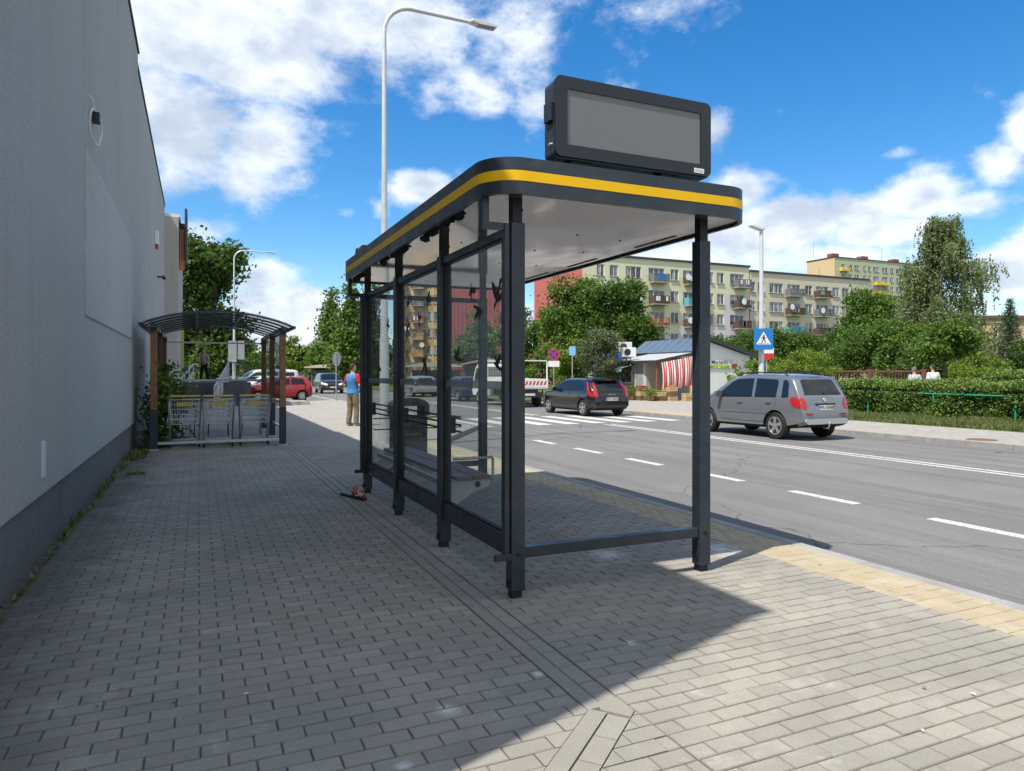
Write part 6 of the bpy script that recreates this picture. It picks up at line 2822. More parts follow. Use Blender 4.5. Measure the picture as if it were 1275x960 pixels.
    if plate:
        y_ = bvh.ray_cast(Vector((0, -3, plate_z)), Vector((0, 1, 0)))[0].y
        mb = MB()
        mb.box(-plate_hw - .05, plate_hw + .05, y_ - .012, y_ + .03, plate_z + .062, plate_z + .10)
        mb.build('plate_light_bar', M['plastic'], t, local=True)
        mb = MB()
        mb.box(-plate_hw, plate_hw, y_ - .016, y_ - .002, plate_z - .057, plate_z + .057)
        p = mb.build('number_plate', M['platew'], t, local=True)
        mb = MB()
        mb.box(-plate_hw, -plate_hw + .045, y_ - .0185, y_ - .0165, plate_z - .055, plate_z + .055)
        mb.build('plate_band', M['blue'], p, local=True)
        mb = MB()
        text_mb(mb, plate, .105, (.025, y_ - .0185, plate_z), (1, 0, 0), (0, 0, 1), (0, 0, 0), bold=.002)
        mb.build('lettering', M['black'], p, local=True)
    if rails:
        for s in (-1, 1):
            mb = MB()
            x_ = s * (W - .28)
            pts = []
            for k in range(13):
                y = rails[0] + (rails[1] - rails[0]) * k / 12
                z = bvh.ray_cast(Vector((x_, y, 5)), Vector((0, 0, -1)))[0].z + (.055 if 0 < k < 12 else .0)
                pts.append((x_, y, z))
            mb.tube(pts, .018, 6)
            mb.build('roof_rail', M['plastic'], t, local=True, smooth=60)
    return t, bvh


# grey crossover, heading away
SUVtop = [(0, .50), (.0, .66), (.03, .78), (.07, .98), (.10, 1.08), (.22, 1.30), (.36, 1.50), (.50, 1.555), (.9, 1.59), (1.5, 1.60), (2.1, 1.585), (2.42, 1.53), (2.75, 1.36),
          (3.10, 1.12), (3.30, 1.05), (3.75, .97), (3.98, .88), (4.08, .74), (4.12, .60)]
SUVbot = [(0, .40), (.15, .34), (.5, .27), (3.6, .25), (4.0, .30), (4.12, .38)]
paint_grey = paint_mat('grey_metallic_paint', (.20, .215, .235), .5, .26)
suv, bvh = make_car('parked_car', 'grey crossover car with roof rails driving away beside the far kerb', (13.82, 12.35, -.118), 0, paint_grey, .865, SUVtop, SUVbot, 1.0, (.80, 3.30), .335,
                    side_win=[[(.40, 1.04), (.62, 1.03), (.66, 1.44), (.56, 1.47), (.47, 1.38)],
                              [(.80, 1.03), (1.52, 1.02), (1.56, 1.495), (.86, 1.47), (.80, 1.40)],
                              [(1.62, 1.02), (2.86, .99), (2.90, 1.06), (2.42, 1.40), (2.24, 1.475), (1.66, 1.495)]],
                    rear_win=[(-.60, 1.10), (.60, 1.10), (.53, 1.45), (.40, 1.475), (-.40, 1.475), (-.53, 1.45)],
                    front_win=[(-.55, 2.36), (.55, 2.36), (.66, 3.05), (-.66, 3.05)],
                    tails=[([(.02, .78), (.26, .84), (.34, .98), (.30, 1.05), (.10, 1.06), (.04, .95)], [(.62, .76), (.80, .78), (.80, 1.05), (.68, 1.04), (.60, .92)])],
                    heads=[(None, [(.40, .72), (.66, .74), (.64, .88), (.42, .86)])],
                    plate='WU 6760E', plate_z=.80, handles=((1.02, .90), (2.02, .88)), rails=(.62, 2.30), lowtrim=None,
                    seams=[[(.78, 1.0), (.78, .86), (1.06, .58), (1.16, .42), (1.60, .40)], [(1.57, 1.0), (1.58, .40)], [(2.86, .98), (2.84, .66), (2.74, .42), (1.6, .40)], [(.85, .62), (2.8, .60)]],
                    mirror_y=(2.70, 1.02))
suv.name = 'grey_car'
# rear details of the grey car
mb = MB()
mb.prism([(-.62, .40), (.62, .40), (.70, .47), (.66, .53), (-.66, .53), (-.70, .47)], (0, -.022, 0), (1, 0, 0), (0, 0, 1), (0, .06, 0))
mb.build('bumper_insert', mat('silver_insert', (.48, .49, .50), .4, .4), suv, local=True, recalc=True)
mb = MB()
mb.tube([(0, .1, .30), (0, -.06, .30), (0, -.08, .36), (0, -.08, .42)], .018, 8)
mb.lathe([(.005, .40), (.024, .415), (.026, .43), (.016, .45), (.004, .456)], c=(0, -.08, 0), n=12)
mb.build('tow_bar', M['galv'], suv, local=True)
for s in (-1, 1):
    mb = MB()
    mb.box(s * .55 - .09, s * .55 + .09, -.020, .02, .625, .66)
    mb.build('bumper_reflector', M['tail'], suv, local=True)
mb = MB()
mb.box(-.17, .17, .36, .42, 1.50, 1.53)
mb.build('brake_light', M['tail'], suv, local=True)
mb = MB()
mb.tube([(.05, .075, 1.12), (.0, .13, 1.17), (-.32, .16, 1.19)], .010, 5)
mb.build('rear_wiper', M['plastic'], suv, local=True)
mb = MB()
mb.prism(disc(.05, 16), (0, .048, .98), (1, 0, 0), (0, .2, 1), (0, .02, 0))
mb.build('round_badge', M['alu'], suv, local=True, recalc=True)

# black hatchback
HBtop = [(0, .50), (.0, .64), (.03, .80), (.10, .98), (.22, 1.10), (.42, 1.30), (.60, 1.385), (1.0, 1.43), (1.6, 1.445), (2.1, 1.42), (2.5, 1.33), (2.95, 1.08), (3.2, .98),
         (3.7, .92), (4.05, .82), (4.2, .68), (4.25, .55)]
HBbot = [(0, .34), (.2, .26), (.6, .20), (3.7, .20), (4.1, .24), (4.25, .32)]
paint_black = paint_mat('black_car_paint', (.010, .011, .014), .2, .18)
hb, bvh = make_car('black_hatchback', 'black hatchback with tall red tail lights driving over the crossing', (14.15, 22.45, -.118), R(2), paint_black, .865, HBtop, HBbot, .93, (.75, 3.39), .315,
                   side_win=[[(.72, .98), (1.45, .96), (1.50, 1.33), (.95, 1.31), (.80, 1.20)], [(1.56, .96), (2.86, .94), (2.90, 1.0), (2.42, 1.26), (2.2, 1.33), (1.60, 1.34)]],
                   rear_win=[(-.52, .90), (.52, .90), (.56, 1.10), (.46, 1.30), (-.46, 1.30), (-.56, 1.10)],
                   front_win=[(-.52, 2.30), (.52, 2.30), (.64, 2.95), (-.64, 2.95)],
                   tails=[([(.06, .72), (.30, .80), (.40, .92), (.60, 1.30), (.50, 1.30), (.26, .98), (.08, .86)], [(.60, .74), (.82, .78), (.76, .98), (.64, 1.28), (.56, 1.26), (.64, .95)])],
                   heads=[(None, [(.40, .62), (.66, .64), (.64, .78), (.42, .74)])],
                   plate='WI 4760H', plate_z=.66, handles=((1.72, .84),), seams=[[(1.5, .94), (1.5, .40), (2.70, .40), (2.86, .90)]], mirror_y=(2.62, .95))
mb = MB()
mb.prism([(-.50, 1.34), (.50, 1.34), (.52, 1.42), (-.52, 1.42)], (0, .30, 0), (1, 0, 0), (0, 0, 1), (0, .26, 0))
mb.build('roof_spoiler', paint_black, hb, local=True, recalc=True)
mb = MB()
mb.box(-.14, .14, .285, .30, 1.36, 1.385)
mb.build('brake_light', M['tail'], hb, local=True)
mb = MB()
text_mb(mb, "V O L V O", .075, (0, .035, .83), (1, 0, 0), (0, .3, 1), (0, 0, 0))
mb.build('lettering', M['alu'], hb, local=True)

# oncoming dark people carrier
paint_dk = paint_mat('dark_grey_paint', (.02, .022, .03), .3, .25)
MPVt = [(0, .5), (.02, .75), (.10, 1.05), (.3, 1.45), (.6, 1.62), (1.5, 1.66), (2.4, 1.63), (2.9, 1.42), (3.5, 1.08), (3.9, .98), (4.2, .80), (4.35, .55)]
MPVb = [(0, .35), (.4, .25), (3.9, .24), (4.35, .32)]
mx_, my_ = at(413, 58)
mv, bvh = make_car('oncoming_car', 'black car with bright headlights coming towards the camera', (mx_ - .2, my_ + 2.6, -.118), R(180), paint_dk, .92, MPVt, MPVb, 1.02, (.85, 3.5), .33,
                   side_win=[[(.5, 1.06), (1.6, 1.05), (1.6, 1.5), (.7, 1.48)], [(1.7, 1.05), (3.2, 1.03), (2.6, 1.45), (1.7, 1.5)]],
                   rear_win=[(-.55, 1.1), (.55, 1.1), (.5, 1.5), (-.5, 1.5)], front_win=[(-.6, 2.5), (.6, 2.5), (.72, 3.45), (-.72, 3.45)],
                   tails=[(None, [(.7, .8), (.85, .8), (.8, 1.2), (.68, 1.2)])], heads=[([(3.85, .78), (4.2, .72), (4.22, .84), (3.9, .95)], [(.42, .66), (.72, .70), (.74, .86), (.46, .80)])])
mb = MB()
mb.box(-.26, .26, 4.35, 4.37, .46, .57)
mb.build('number_plate', M['platew'], mv, local=True)
mb = MB()
mb.box(-.42, .42, 4.33, 4.352, .60, .72)
mb.build('grille', M['black'], mv, local=True)

# queue ahead: navy estate, silver car
paint_navy = paint_mat('navy_car_paint', (.012, .025, .075), .3, .22)
make_car('navy_car', 'dark blue car with red tail lights ahead of the truck, seen through the glass', (14.55, 37.6, -.118), 0, paint_navy, .87, HBtop, HBbot, .93, (.75, 3.39), .315,
         side_win=[[(.72, .98), (1.45, .96), (1.50, 1.33), (.95, 1.31)], [(1.56, .96), (2.86, .94), (2.42, 1.26), (1.60, 1.34)]],
         rear_win=[(-.52, .95), (.52, .95), (.46, 1.30), (-.46, 1.30)], front_win=[(-.52, 2.30), (.52, 2.30), (.64, 2.95), (-.64, 2.95)],
         tails=[([(.04, .74), (.25, .80), (.25, .95), (.08, .95)], [(.58, .74), (.82, .76), (.78, .95), (.60, .95)])], heads=[], plate='WI 3315', plate_z=.66)
paint_silver = paint_mat('silver_car_paint', (.40, .41, .42), .6, .3)
make_car('silver_car', 'silver car farther along the queue, seen through the middle pane', (14.3, 46.2, -.118), 0, paint_silver, .87, HBtop, HBbot, .93, (.75, 3.39), .315,
         side_win=[[(.72, .98), (1.45, .96), (1.50, 1.33), (.95, 1.31)], [(1.56, .96), (2.86, .94), (2.42, 1.26), (1.60, 1.34)]],
         rear_win=[(-.52, .95), (.52, .95), (.46, 1.30), (-.46, 1.30)], front_win=[(-.52, 2.30), (.52, 2.30), (.64, 2.95), (-.64, 2.95)],
         tails=[([(.04, .74), (.25, .80), (.25, .95), (.08, .95)], [(.58, .74), (.82, .76), (.78, .95), (.60, .95)])], heads=[])

# red small car crossing at the parking exit, pointing right
paint_red = paint_mat('red_car_paint', (.42, .012, .02), .2, .22)
rxx, ryy = at(352, 42)
RTt = [(0, .48), (.02, .75), (.08, 1.0), (.2, 1.28), (.4, 1.40), (.9, 1.43), (1.9, 1.40), (2.4, 1.28), (2.75, 1.02), (3.1, .94), (3.45, .88), (3.62, .72), (3.68, .5)]
RTb = [(0, .3), (.3, .2), (3.3, .2), (3.68, .3)]
make_car('red_car', 'small red car at the parking exit beyond the cart shelter', (6.1, 43.4, -.105), R(97), paint_red, .84, RTt, RTb, .92, (.62, 3.08), .30,
         side_win=[[(.40, .96), (1.25, .95), (1.25, 1.32), (.55, 1.30)], [(1.32, .95), (2.55, .93), (2.25, 1.26), (1.32, 1.33)]],
         rear_win=[(-.5, .95), (.5, .95), (.45, 1.28), (-.45, 1.28)], front_win=[(-.5, 2.1), (.5, 2.1), (.6, 2.7), (-.6, 2.7)],
         tails=[(None, [(.62, .7), (.78, .72), (.74, .95), (.62, .95)])], heads=[(None, [(.45, .62), (.62, .64), (.6, .78), (.46, .76)])], spokes=7)
# parked white car and van
paint_white = paint_mat('white_car_paint', (.72, .73, .74), .0, .25)
wx_, wy_ = at(330, 43.5)
make_car('white_car', 'white car parked with its bonnet towards the cart shelter', (wx_ + 1.6, wy_ + 3.2, -.105), R(118), paint_white, .88, HBtop, HBbot, .93, (.75, 3.39), .315,
         side_win=[[(.72, .98), (1.45, .96), (1.50, 1.33), (.95, 1.31)], [(1.56, .96), (2.86, .94), (2.42, 1.26), (1.60, 1.34)]],
         rear_win=[(-.52, .95), (.52, .95), (.46, 1.30), (-.46, 1.30)], front_win=[(-.54, 2.28), (.54, 2.28), (.66, 2.95), (-.66, 2.95)],
         tails=[(None, [(.58, .74), (.82, .76), (.78, .95), (.60, .95)])], heads=[(None, [(.40, .62), (.66, .64), (.64, .78), (.42, .74)])])
VANt = [(0, .5), (.0, 1.0), (.05, 1.75), (.2, 1.88), (1.5, 1.92), (3.0, 1.90), (3.4, 1.75), (3.95, 1.28), (4.3, 1.15), (4.7, 1.0), (4.85, .6)]
VANb = [(0, .35), (.4, .28), (4.5, .26), (4.85, .34)]
vx_, vy_ = at(322, 52)
make_car('white_van', 'white passenger van parked behind the white car', (vx_ + 2.8, vy_ + 1.2, -.105), R(100), paint_white, .95, VANt, VANb, 1.15, (.9, 3.85), .34,
         side_win=[[(.4, 1.22), (1.5, 1.2), (1.5, 1.70), (.4, 1.70)], [(1.62, 1.2), (2.7, 1.2), (2.7, 1.70), (1.62, 1.70)], [(2.85, 1.2), (3.85, 1.2), (3.35, 1.62), (3.1, 1.70), (2.85, 1.70)]],
         rear_win=[(-.6, 1.2), (.6, 1.2), (.58, 1.7), (-.58, 1.7)], front_win=[(-.62, 3.35), (.62, 3.35), (.72, 3.95), (-.72, 3.95)],
         tails=[(None, [(.8, .9), (.9, .9), (.88, 1.4), (.8, 1.4)])], heads=[(None, [(.5, .8), (.78, .82), (.76, 1.0), (.5, .98)])], tumble=.14)

# flatbed truck
TKX, TKY = 14.35, 30.0
tk = thing('flatbed_truck', 'white flatbed truck with red and white striped tailgate beyond the black hatchback', 'truck', (TKX, TKY, -.118))
mb = MB()
mb.box(-.95, .95, 0, 3.3, .88, .95)
for s in (-1, 1):
    mb.box(s * .95 - .02, s * .95 + .02, .04, 3.28, .95, 1.36)
    for k in range(6):
        mb.box(s * .975 - .008, s * .975 + .008, .1 + k * .62, .16 + k * .62, .95, 1.36)
mb.build('flatbed', M['white'], tk, local=True)
mb = MB()
mb.box(-.95, .95, -.03, .03, .95, 1.36)
tg = mb.build('tailgate', M['white'], tk, local=True)
mb = MB()
for k in range(9):
    u = -.86 + k * .195
    mb.prism([(u, 1.07), (u + .09, 1.07), (u + .17, 1.25), (u + .08, 1.25)], (0, -.036, 0), (1, 0, 0), (0, 0, 1), (0, .003, 0))
mb.build('red_stripes', M['signred'], tg, local=True, recalc=True)
mb = MB()
for u in (-.93, .89):
    mb.box(u, u + .05, .0, .05, 1.36, 2.25)
mb.box(-.93, .94, .0, .05, 2.2, 2.25)
mb.build('rear_frame', M['white'], tk, local=True)
mb = MB()
for s in (-1, 1):
    mb.box(s * .93 - .03, s * .93 + .03, 3.22, 3.30, .95, 2.3)
mb.box(-.95, .95, 3.22, 3.30, 2.2, 2.3)
mb.box(-.95, .95, 3.22, 3.30, 1.36, 1.42)
for k in range(20):
    mb.box(-.9 + k * .095, -.89 + k * .095, 3.25, 3.26, 1.42, 2.2)
for k in range(9):
    mb.box(-.9, .9, 3.265, 3.272, 1.46 + k * .085, 1.467 + k * .085)
mb.build('headboard_cage', M['white'], tk, local=True)
mb = MB()
cab = [(3.42, .45), (5.15, .45), (5.28, .70), (5.20, 1.15), (4.80, 1.95), (4.55, 2.10), (3.60, 2.12), (3.42, 2.02)]
mb.prism(cab, (-.92, 0, 0), (0, 1, 0), (0, 0, 1), (1.84, 0, 0))
cb = mb.build('cab', M['white'], tk, local=True, recalc=True, bevel=.05)
for s in (-1, 1):
    mb = MB()
    mb.prism([(3.9, 1.25), (4.95, 1.22), (4.66, 1.88), (3.9, 1.92)], (s * .922 - .003, 0, 0), (0, 1, 0), (0, 0, 1), (.006, 0, 0))
    mb.build('side_window', M['carglass'], tk, local=True, recalc=True)
mb = MB()
mb.box(-.75, .75, 3.412, 3.418, 1.45, 1.95)
mb.build('rear_window', M['carglass'], tk, local=True)
mb = MB()
mb.box(-.45, .45, .05, 4.6, .55, .86)
mb.box(-.9, .9, -.02, .12, .48, .72)
mb.tube([(-.5, 1.2, .5), (-.5, 2.2, .5)], .2, 10)
mb.build('chassis', M['plastic'], tk, local=True)
mb = MB()
mb.box(-.26, .26, -.03, -.022, .56, .67)
mb.build('number_plate', M['platew'], tk, local=True)
for s in (-1, 1):
    mb = MB()
    mb.box(s * .75 - .12, s * .75 + .12, -.035, -.021, .56, .66)
    mb.build('tail_light', M['tail'], tk, local=True)
for a in (.95, 4.35):
    for s in (-1, 1):
        make_wheel(tk, s * .80, a, .36, s, .55, .24, 6, M['galv'])
mb = MB()
mb.lathe([(.09, 2.30), (.09, 2.36), (.07, 2.46), (.03, 2.50)], c=(.55, 3.26, 0), n=14)
mb.build('beacon', mat('orange_beacon', (.75, .22, .01), .3), tk, local=True, smooth=40)

# ================================================================== people
def skin_mesh(name, joints, edges, root, m, parent, sub=2, smoothing=True):
    """joints: list of (x,y,z, rx, ry)"""
    me = bpy.data.meshes.new(name)
    me.from_pydata([j[:3] for j in joints], edges, [])
    o = bpy.data.objects.new(name, me)
    COL.objects.link(o)
    md = o.modifiers.new('s', 'SKIN')
    md.branch_smoothing = .6
    md.use_smooth_shade = True
    sv = me.skin_vertices[0].data
    for i, j in enumerate(joints):
        k_ = 1.2 if j[3] > .03 else 1.05
        sv[i].radius = (j[3] * k_, (j[4] if len(j) > 4 else j[3]) * k_)
        sv[i].use_root = (i == root)
    s = o.modifiers.new('u', 'SUBSURF')
    s.levels = sub
    s.render_levels = sub
    dg = bpy.context.evaluated_depsgraph_get()
    me2 = bpy.data.meshes.new_from_object(o.evaluated_get(dg))
    me2.name = name
    o.modifiers.clear()
    o.data = me2
    me2.materials.clear()
    me2.materials.append(m)
    me2.shade_smooth()
    o.parent = parent
    return o


def person(label, loc, rz, H=1.78, top_m=None, vest_m=None, leg_m=None, hair_m=None, skin_m=None, arms='front', stride=.12, cap=None, shorts=False, shoe_m=None, open_jacket=False, sleeve='short'):
    """figure facing local +Y"""
    t = thing('person', label, 'person', loc, rz)
    s = H / 1.78
    skin_m = skin_m or M['skin']

    def J(x, y, z, r, r2=None):
        return (x * s, y * s, z * s, r * s, (r2 or r) * s)
    jl, ed = [], []

    def add(j, p=None):
        jl.append(j)
        if p is not None:
            ed.append((p, len(jl) - 1))
        return len(jl) - 1
    pel = add(J(0, 0, .95, .145, .11))
    wa = add(J(0, 0, 1.10, .135, .10), pel)
    ch = add(J(0, -.01, 1.30, .155, .115), wa)
    nb = add(J(0, -.01, 1.45, .08, .08), ch)
    nk = add(J(0, .005, 1.52, .055, .058), nb)
    arm = {}
    for sd in (-1, 1):
        shd = add(J(sd * .17, -.01, 1.41, .06), ch)
        if arms == 'front':
            el = J(sd * .27, -.02, 1.14, .044)
            wr = J(sd * .13, .20, .98, .029)
            hd = J(sd * .06, .25, .97, .030, .022)
        elif arms == 'hang':
            el = J(sd * .25, -.03, 1.12, .044)
            wr = J(sd * .27, .05, .88, .029)
            hd = J(sd * .27, .08, .81, .032, .022)
        else:
            el = J(sd * .24, -.08, 1.13, .044)
            wr = J(sd * .22, .14, 1.02, .029)
            hd = J(sd * .19, .22, 1.03, .030, .022)
        e = add(el, shd)
        w = add(wr, e)
        h = add(hd, w)
        arm[sd] = (shd, e, w, h)
        d = (Vector(hd[:3]) - Vector(wr[:3])).normalized()
        side = Vector((0, 0, 1)) if arms != 'hang' else Vector((0, 1, 0))
        for k in range(4):
            o_ = side * (.027 - .018 * k) * s
            base = Vector(hd[:3]) + o_ * .8 + d * .02 * s
            L = (.034, .040, .037, .028)[k] * s
            b1 = add((*base, .0088 * s, .0088 * s), h)
            b2 = add((*(base + d * L + Vector((-sd * .3, 0, -.2)) * .01), .0080 * s, .008 * s), b1)
            add((*(base + d * L * 1.7 + Vector((-sd * .5, 0, -.5)) * .03 * s), .0068 * s, .0068 * s), b2)
        th = Vector(hd[:3]) + side * .035 * s - d * .015 * s
        b1 = add((*th, .010 * s, .010 * s), h)
        add((*(th + d * .035 * s + side * .012 * s), .008 * s, .008 * s), b1)
    leg = {}
    for sd in (-1, 1):
        hp = add(J(sd * .09, 0, .88, .098), pel)
        kn = add(J(sd * .10, .02 + sd * stride * .35, .50, .062), hp)
        an = add(J(sd * .105, -.02 + sd * stride * .7, .09, .040), kn)
        tt = add(J(sd * .12, .13 + sd * stride * .7, .035, .036, .03), an)
        leg[sd] = (hp, kn, an, tt)
    # body: tapered limbs and a shaped trunk fused into one surface, fingers rooted in the palms
    V = lambda q: Vector(jl[q][:3])

    def rings(mb, rr, n=20):
        vs, fs = [], []
        for (z, rx, ry, cy) in rr:
            for k in range(n):
                a = 2 * math.pi * k / n
                vs.append((rx * s * math.cos(a), (cy + ry * math.sin(a)) * s, z * s))
        for i_ in range(len(rr) - 1):
            for k in range(n):
                fs.append((i_ * n + k, i_ * n + (k + 1) % n, (i_ + 1) * n + (k + 1) % n, (i_ + 1) * n + k))
        fs += [tuple(range(n))[::-1], tuple((len(rr) - 1) * n + k for k in range(n))]
        mb.add(vs, fs)

    def capsule(mb, pts, rads):
        mb.tube(pts, [r_ * s for r_ in rads], 12)
        for p_, r_ in zip(pts, rads):
            r_ *= s
            mb.lathe([(r_ * math.sin(math.pi * q / 6) + .0005, -r_ * math.cos(math.pi * q / 6)) for q in range(7)], c=tuple(p_), n=12)

    def fuse(mb, name, m_, vox=.012, rep=4, extra=None):
        o_ = mb.build(name, m_, None, local=True)
        md_ = o_.modifiers.new('r', 'REMESH')
        md_.mode = 'VOXEL'
        md_.voxel_size = vox
        md_.use_smooth_shade = True
        sm_ = o_.modifiers.new('s', 'SMOOTH')
        sm_.iterations = rep
        sm_.factor = .5
        me_ = bpy.data.meshes.new_from_object(o_.evaluated_get(bpy.context.evaluated_depsgraph_get()))
        me_.name = name
        o_.modifiers.clear()
        o_.data = me_
        if extra:
            bm_ = bmesh.new()
            bm_.from_mesh(me_)
            tmp = extra.build('tmp', m_, None, local=True)
            bm_.from_mesh(tmp.data)
            bm_.to_mesh(me_)
            bm_.free()
            bpy.data.objects.remove(tmp)
        me_.materials.clear()
        me_.materials.append(m_)
        me_.shade_smooth()
        o_.parent = t
        return o_

    TR = [(.86, .150, .108, 0), (.95, .158, .112, 0), (1.05, .142, .100, 0), (1.15, .142, .102, -.005), (1.27, .165, .118, -.01), (1.36, .178, .112, -.012), (1.42, .165, .090, -.012),
          (1.465, .100, .070, -.01), (1.49, .062, .060, 0), (1.60, .054, .058, .008)]
    mb = MB()
    rings(mb, TR)
    for sd in (-1, 1):
        a_ = arm[sd]
        capsule(mb, [V(a_[0]), V(a_[1]), V(a_[2])], [.058, .042, .030])
        capsule(mb, [V(a_[2]), V(a_[3])], [.030, .034])
        l_ = leg[sd]
        capsule(mb, [V(l_[0]), V(l_[1]), V(l_[2])], [.088, .058, .038])
        capsule(mb, [V(l_[2]), V(l_[3])], [.038, .032])
    fing = MB()
    for (p_, q_) in ed:
        if jl[q_][3] < .0121 * s:
            fing.tube([V(p_) if jl[p_][3] < .0121 * s else V(p_).lerp(V(q_), .4), V(q_)], [.0095 * s, .0085 * s], 8)
    body = fuse(mb, 'body', skin_m, .011, 3, fing)
    # head
    mb = MB()
    nseg, nr = 20, 16
    vs, fs = [], []
    for i in range(nr + 1):
        th = math.pi * i / nr
        for k in range(nseg):
            a = 2 * math.pi * k / nseg
            x = .074 * math.sin(th) * math.cos(a)
            y = .094 * math.sin(th) * math.sin(a)
            z = .118 * math.cos(th)
            if z < -.02:
                x *= 1 - (-.02 - z) * 2.6
                y = y * (1 - (-.02 - z) * 2.0) + .012
            if y > .05 and abs(x) < .018 and -.045 < z < .015:
                y += .020 * (1 - abs(z + .03) / .05)
            if y > .05 and .01 < z < .03 and .015 < abs(x) < .05:
                y -= .008
            vs.append((x * s, (y + .012) * s, (1.655 + z) * s))
    for i in range(nr):
        for k in range(nseg):
            fs.append((i * nseg + k, (i + 1) * nseg + k, (i + 1) * nseg + (k + 1) % nseg, i * nseg + (k + 1) % nseg))
    mb.add(vs, fs)
    for sd in (-1, 1):
        mb.prism([(u * .55, v) for u, v in disc(.032 * s, 10)], (sd * .073 * s, .0, 1.65 * s), (0, 1, 0), (0, 0, 1), (sd * .012 * s, 0, 0))
    hdo = mb.build('head', skin_m, t, smooth=70, local=True)
    mb = MB()
    for sd in (-1, 1):
        mb.lathe([(.002, .0), (.009 * s, .003 * s), (.002, .006 * s)], 'y', (sd * .030 * s, .092 * s, 1.672 * s), 8)
    mb.box(-.022 * s, .022 * s, .086 * s, .104 * s, 1.596 * s, 1.602 * s)
    mb.build('eyes_and_mouth', M['hair'], hdo, local=True)
    if hair_m:
        mb = MB()
        vs, fs = [], []
        nr2 = 10
        for i in range(nr2 + 1):
            for k in range(nseg):
                a = 2 * math.pi * k / nseg
                back = max(0, -math.sin(a))
                th = (math.pi * (.33 + .30 * back)) * i / nr2
                q = 1.05
                vs.append((.078 * q * math.sin(th) * math.cos(a) * s, (.098 * q * math.sin(th) * math.sin(a) + .010) * s, (1.657 + .122 * q * math.cos(th)) * s))
        for i in range(nr2):
            for k in range(nseg):
                fs.append((i * nseg + k, (i + 1) * nseg + k, (i + 1) * nseg + (k + 1) % nseg, i * nseg + (k + 1) % nseg))
        mb.add(vs, fs)
        if cap:
            mb.prism([(-.07, .08), (.07, .08), (.05, .17), (-.05, .17)], (0, 0, 1.715 * s), (1, 0, 0), (0, 1, 0), (0, 0, .008))
        mb.build('hair' if not cap else 'cap', cap or hair_m, t, smooth=60, local=True)
    # clothes
    def grow(rr, d, z0, z1):
        return [(z, rx + d, ry + d, cy) for (z, rx, ry, cy) in rr if z0 <= z <= z1]
    if top_m:
        mb = MB()
        rings(mb, [(.90 if not vest_m else .93, .172, .128, 0)] + grow(TR, .014, .94, 1.47))
        for sd in (-1, 1):
            a_ = arm[sd]
            if sleeve == 'short':
                capsule(mb, [V(a_[0]), V(a_[0]).lerp(V(a_[1]), .62)], [.076, .066])
            else:
                capsule(mb, [V(a_[0]), V(a_[1]), V(a_[1]).lerp(V(a_[2]), .92)], [.076, .060, .046])
        fuse(mb, 'shirt', top_m, .012, 4)
    if vest_m:
        mb = MB()
        rings(mb, [(.90, .182, .142, 0)] + grow(TR, .030, .94, 1.43) + [(1.475, .105, .085, -.01)])
        fuse(mb, 'vest', vest_m, .012, 3)
    if leg_m:
        mb = MB()
        rings(mb, [(.80, .13, .10, 0), (.86, .166, .124, 0), (.95, .170, .124, 0), (1.0, .162, .118, 0)])
        for sd in (-1, 1):
            l_ = leg[sd]
            h_, k_, n_ = V(l_[0]), V(l_[1]), V(l_[2])
            if shorts:
                capsule(mb, [h_, k_.lerp(h_, .1)], [.104, .090])
            else:
                capsule(mb, [h_, k_, k_.lerp(n_, .5), n_ + Vector((0, 0, .02))], [.104, .082, .078, .076])
        fuse(mb, 'shorts' if shorts else 'trousers', leg_m, .012, 3)
        if not shorts:
            mb = MB()
            mb.lathe([(.160 * s, .965 * s), (.176 * s, .97 * s), (.174 * s, 1.005 * s), (.155 * s, 1.01 * s)], n=20)
            mb.v = [(x, y * .74, z) for x, y, z in mb.v]
            mb.build('belt', M['black'], t, smooth=40, local=True)
    for sd in (-1, 1):
        an, tt = Vector(jl[leg[sd][2]][:3]), Vector(jl[leg[sd][3]][:3])
        pts = [(an.x, an.y - .045 * s, .045 * s), (an.x, an.y, .05 * s), (tt.x, tt.y, .042 * s), (tt.x, tt.y + .06 * s, .035 * s)]
        mb = MB()
        mb.tube(pts, [.036 * s, .046 * s, .044 * s, .026 * s], 12)
        mb.v = [(x, y, max(z, .004)) for x, y, z in mb.v]
        mb.build('shoe', shoe_m or M['plastic'], t, smooth=60, local=True)
        if shorts:
            mb = MB()
            mb.tube([(an.x, an.y, .06 * s), (an.x, an.y, .20 * s)], [.046 * s, .052 * s], 12)
            mb.build('sock', M['white'], t, smooth=60, local=True)
    return t


def cloth(name, c, var=.18):
    return mat(name, c, .92, 0, .2, var, 7, .5, 25)


person('man in a blue vest, red polo shirt and khaki trousers standing beyond the shelter', (4.05, 20.2, .001), R(-52), 1.80,
       cloth('red_polo', (.50, .03, .04)), cloth('blue_vest', (.07, .24, .52)), cloth('khaki_trousers', (.19, .16, .105), .3), M['hair'], None, 'front', .05, shoe_m=M['grey'])
person('man in a light jacket and dark trousers walking down the entrance platform beyond the carts', (*at(254, 36.9), 1.08), R(180) - YAW - R(10), 1.74,
       cloth('grey_checked_jacket', (.25, .23, .17), .4), None, cloth('black_trousers', (.012, .012, .014)), M['hair'], M['skin2'], 'hang', .25, sleeve='long', shoe_m=M['grey'])
person('person in a pale grey hooded top behind the hedge, left of the white shirt', (*at(1138, 26.6), .0), R(-20), 1.76,
       cloth('pale_hoodie', (.42, .48, .52), .25), None, cloth('blue_jeans', (.05, .07, .13)), M['greyhair'], None, 'fold', .1, sleeve='long')
person('person in a white shirt behind the hedge beside the young maple', (*at(1161, 27.2), .0), R(-15), 1.86,
       cloth('white_shirt', (.70, .72, .74), .05), None, cloth('blue_jeans_dark', (.04, .05, .09)), M['hair'], None, 'hang', .1)
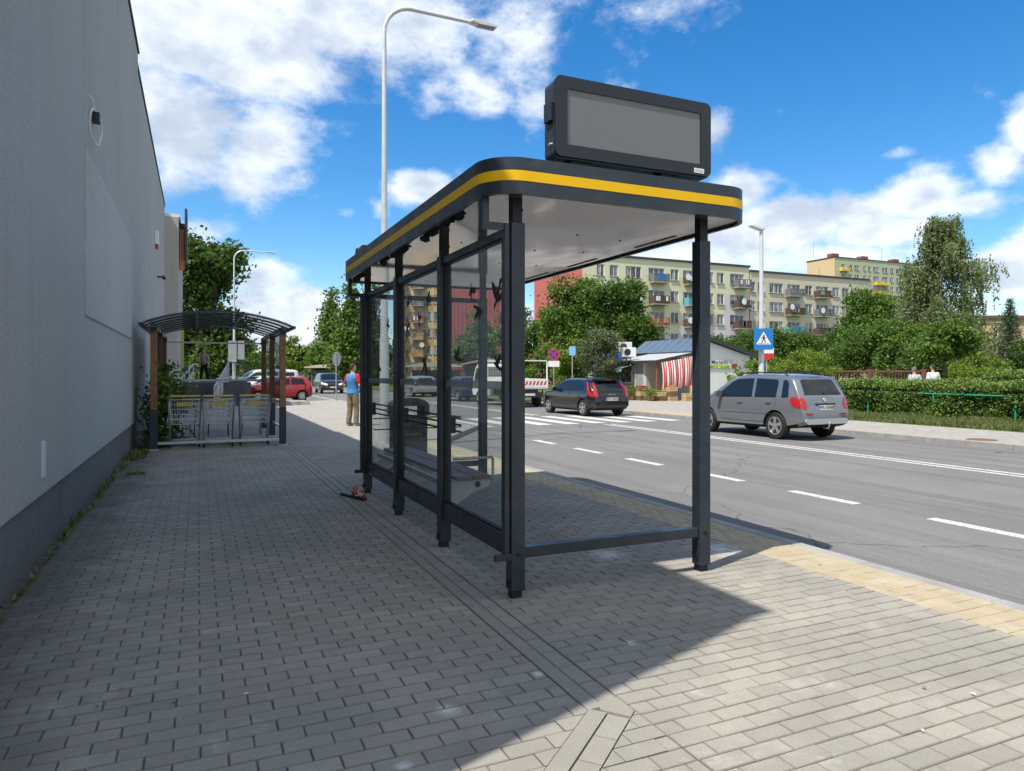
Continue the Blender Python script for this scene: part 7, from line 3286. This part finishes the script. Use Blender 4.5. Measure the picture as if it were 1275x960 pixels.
person('pedestrian with bare legs and white socks cut off by the right edge of the photo', (18.72, 10.22, .001), R(-80), 1.72,
       cloth('green_shirt', (.10, .30, .16)), None, cloth('dark_shorts', (.03, .04, .05)), M['hair'], None, 'hang', .5, shorts=True, shoe_m=M['white'])

# bits of litter and pale stains of the paving are in its material; a few small leaves and butts lie about
random.seed(12)
lt = MB()
for (px, py) in ((1150, 858), (1148, 912), (1211, 866), (120, 882), (306, 866), (648, 825), (588, 756), (1020, 704), (215, 660), (330, 700), (770, 778), (905, 735), (150, 860)):
    d = 1.5 * FPX / (py - 465)
    x, y = at(px, d)
    a = random.uniform(0, 3.1)
    s = random.uniform(.008, .02)
    c, q = math.cos(a) * s, math.sin(a) * s
    lt.add([(x - c, y - q, .009), (x + q * .5, y - c * .5, .013), (x + c, y + q, .010), (x - q * .5, y + c * .5, .012)], [(0, 1, 2, 3)], random.choice((0, 1, 0)))
tag(lt.build('litter_specks', [mat('dry_leaf', (.25, .14, .06), .9), M['white']]), 'tiny dry leaves and paper scraps scattered on the paving', 'litter', kind='stuff')


# ================================================================== repeated pieces become parts of their own
def part_pieces(o):
    """split a mesh into one object per piece, siblings under the same parent"""
    me = o.data
    n = len(me.vertices)
    par = list(range(n))

    def find(a):
        while par[a] != a:
            par[a] = par[par[a]]
            a = par[a]
        return a
    for e in me.edges:
        a, b = find(e.vertices[0]), find(e.vertices[1])
        if a != b:
            par[a] = b
    groups = {}
    for p in me.polygons:
        groups.setdefault(find(p.vertices[0]), []).append(p)
    if len(groups) < 2:
        return
    out = []
    for gi, polys in enumerate(groups.values()):
        mp, vs, fs = {}, [], []
        for p in polys:
            f = []
            for v in p.vertices:
                if v not in mp:
                    mp[v] = len(vs)
                    vs.append(me.vertices[v].co[:])
                f.append(mp[v])
            fs.append(f)
        m2 = bpy.data.meshes.new(me.name)
        m2.from_pydata(vs, [], fs)
        for mt in me.materials:
            m2.materials.append(mt)
        m2.polygons.foreach_set('use_smooth', [p.use_smooth for p in polys])
        m2.polygons.foreach_set('material_index', [p.material_index for p in polys])
        out.append(m2)
    o.data = out[0]
    for m2 in out[1:]:
        c = bpy.data.objects.new(o.name.split('.')[0], m2)
        COL.objects.link(c)
        c.parent = o.parent
        c.matrix_local = o.matrix_local


for o in list(bpy.data.objects):
    if o.type == 'MESH' and o.name.split('.')[0] in ('post_sleeve', 'inner_tube', 'torn_film', 'leaning_rail', 'rail_clip', 'light_slot', 'ceiling_rivet', 'render_joint', 'side_bar', 'mounting_foot',
                                                      'roof_purlin', 'bottom_rail', 'top_rail', 'roof_hut', 'antenna', 'frame_upright', 'bolt', 'post', 'cross_rail', 'side_rail'):
        part_pieces(o)
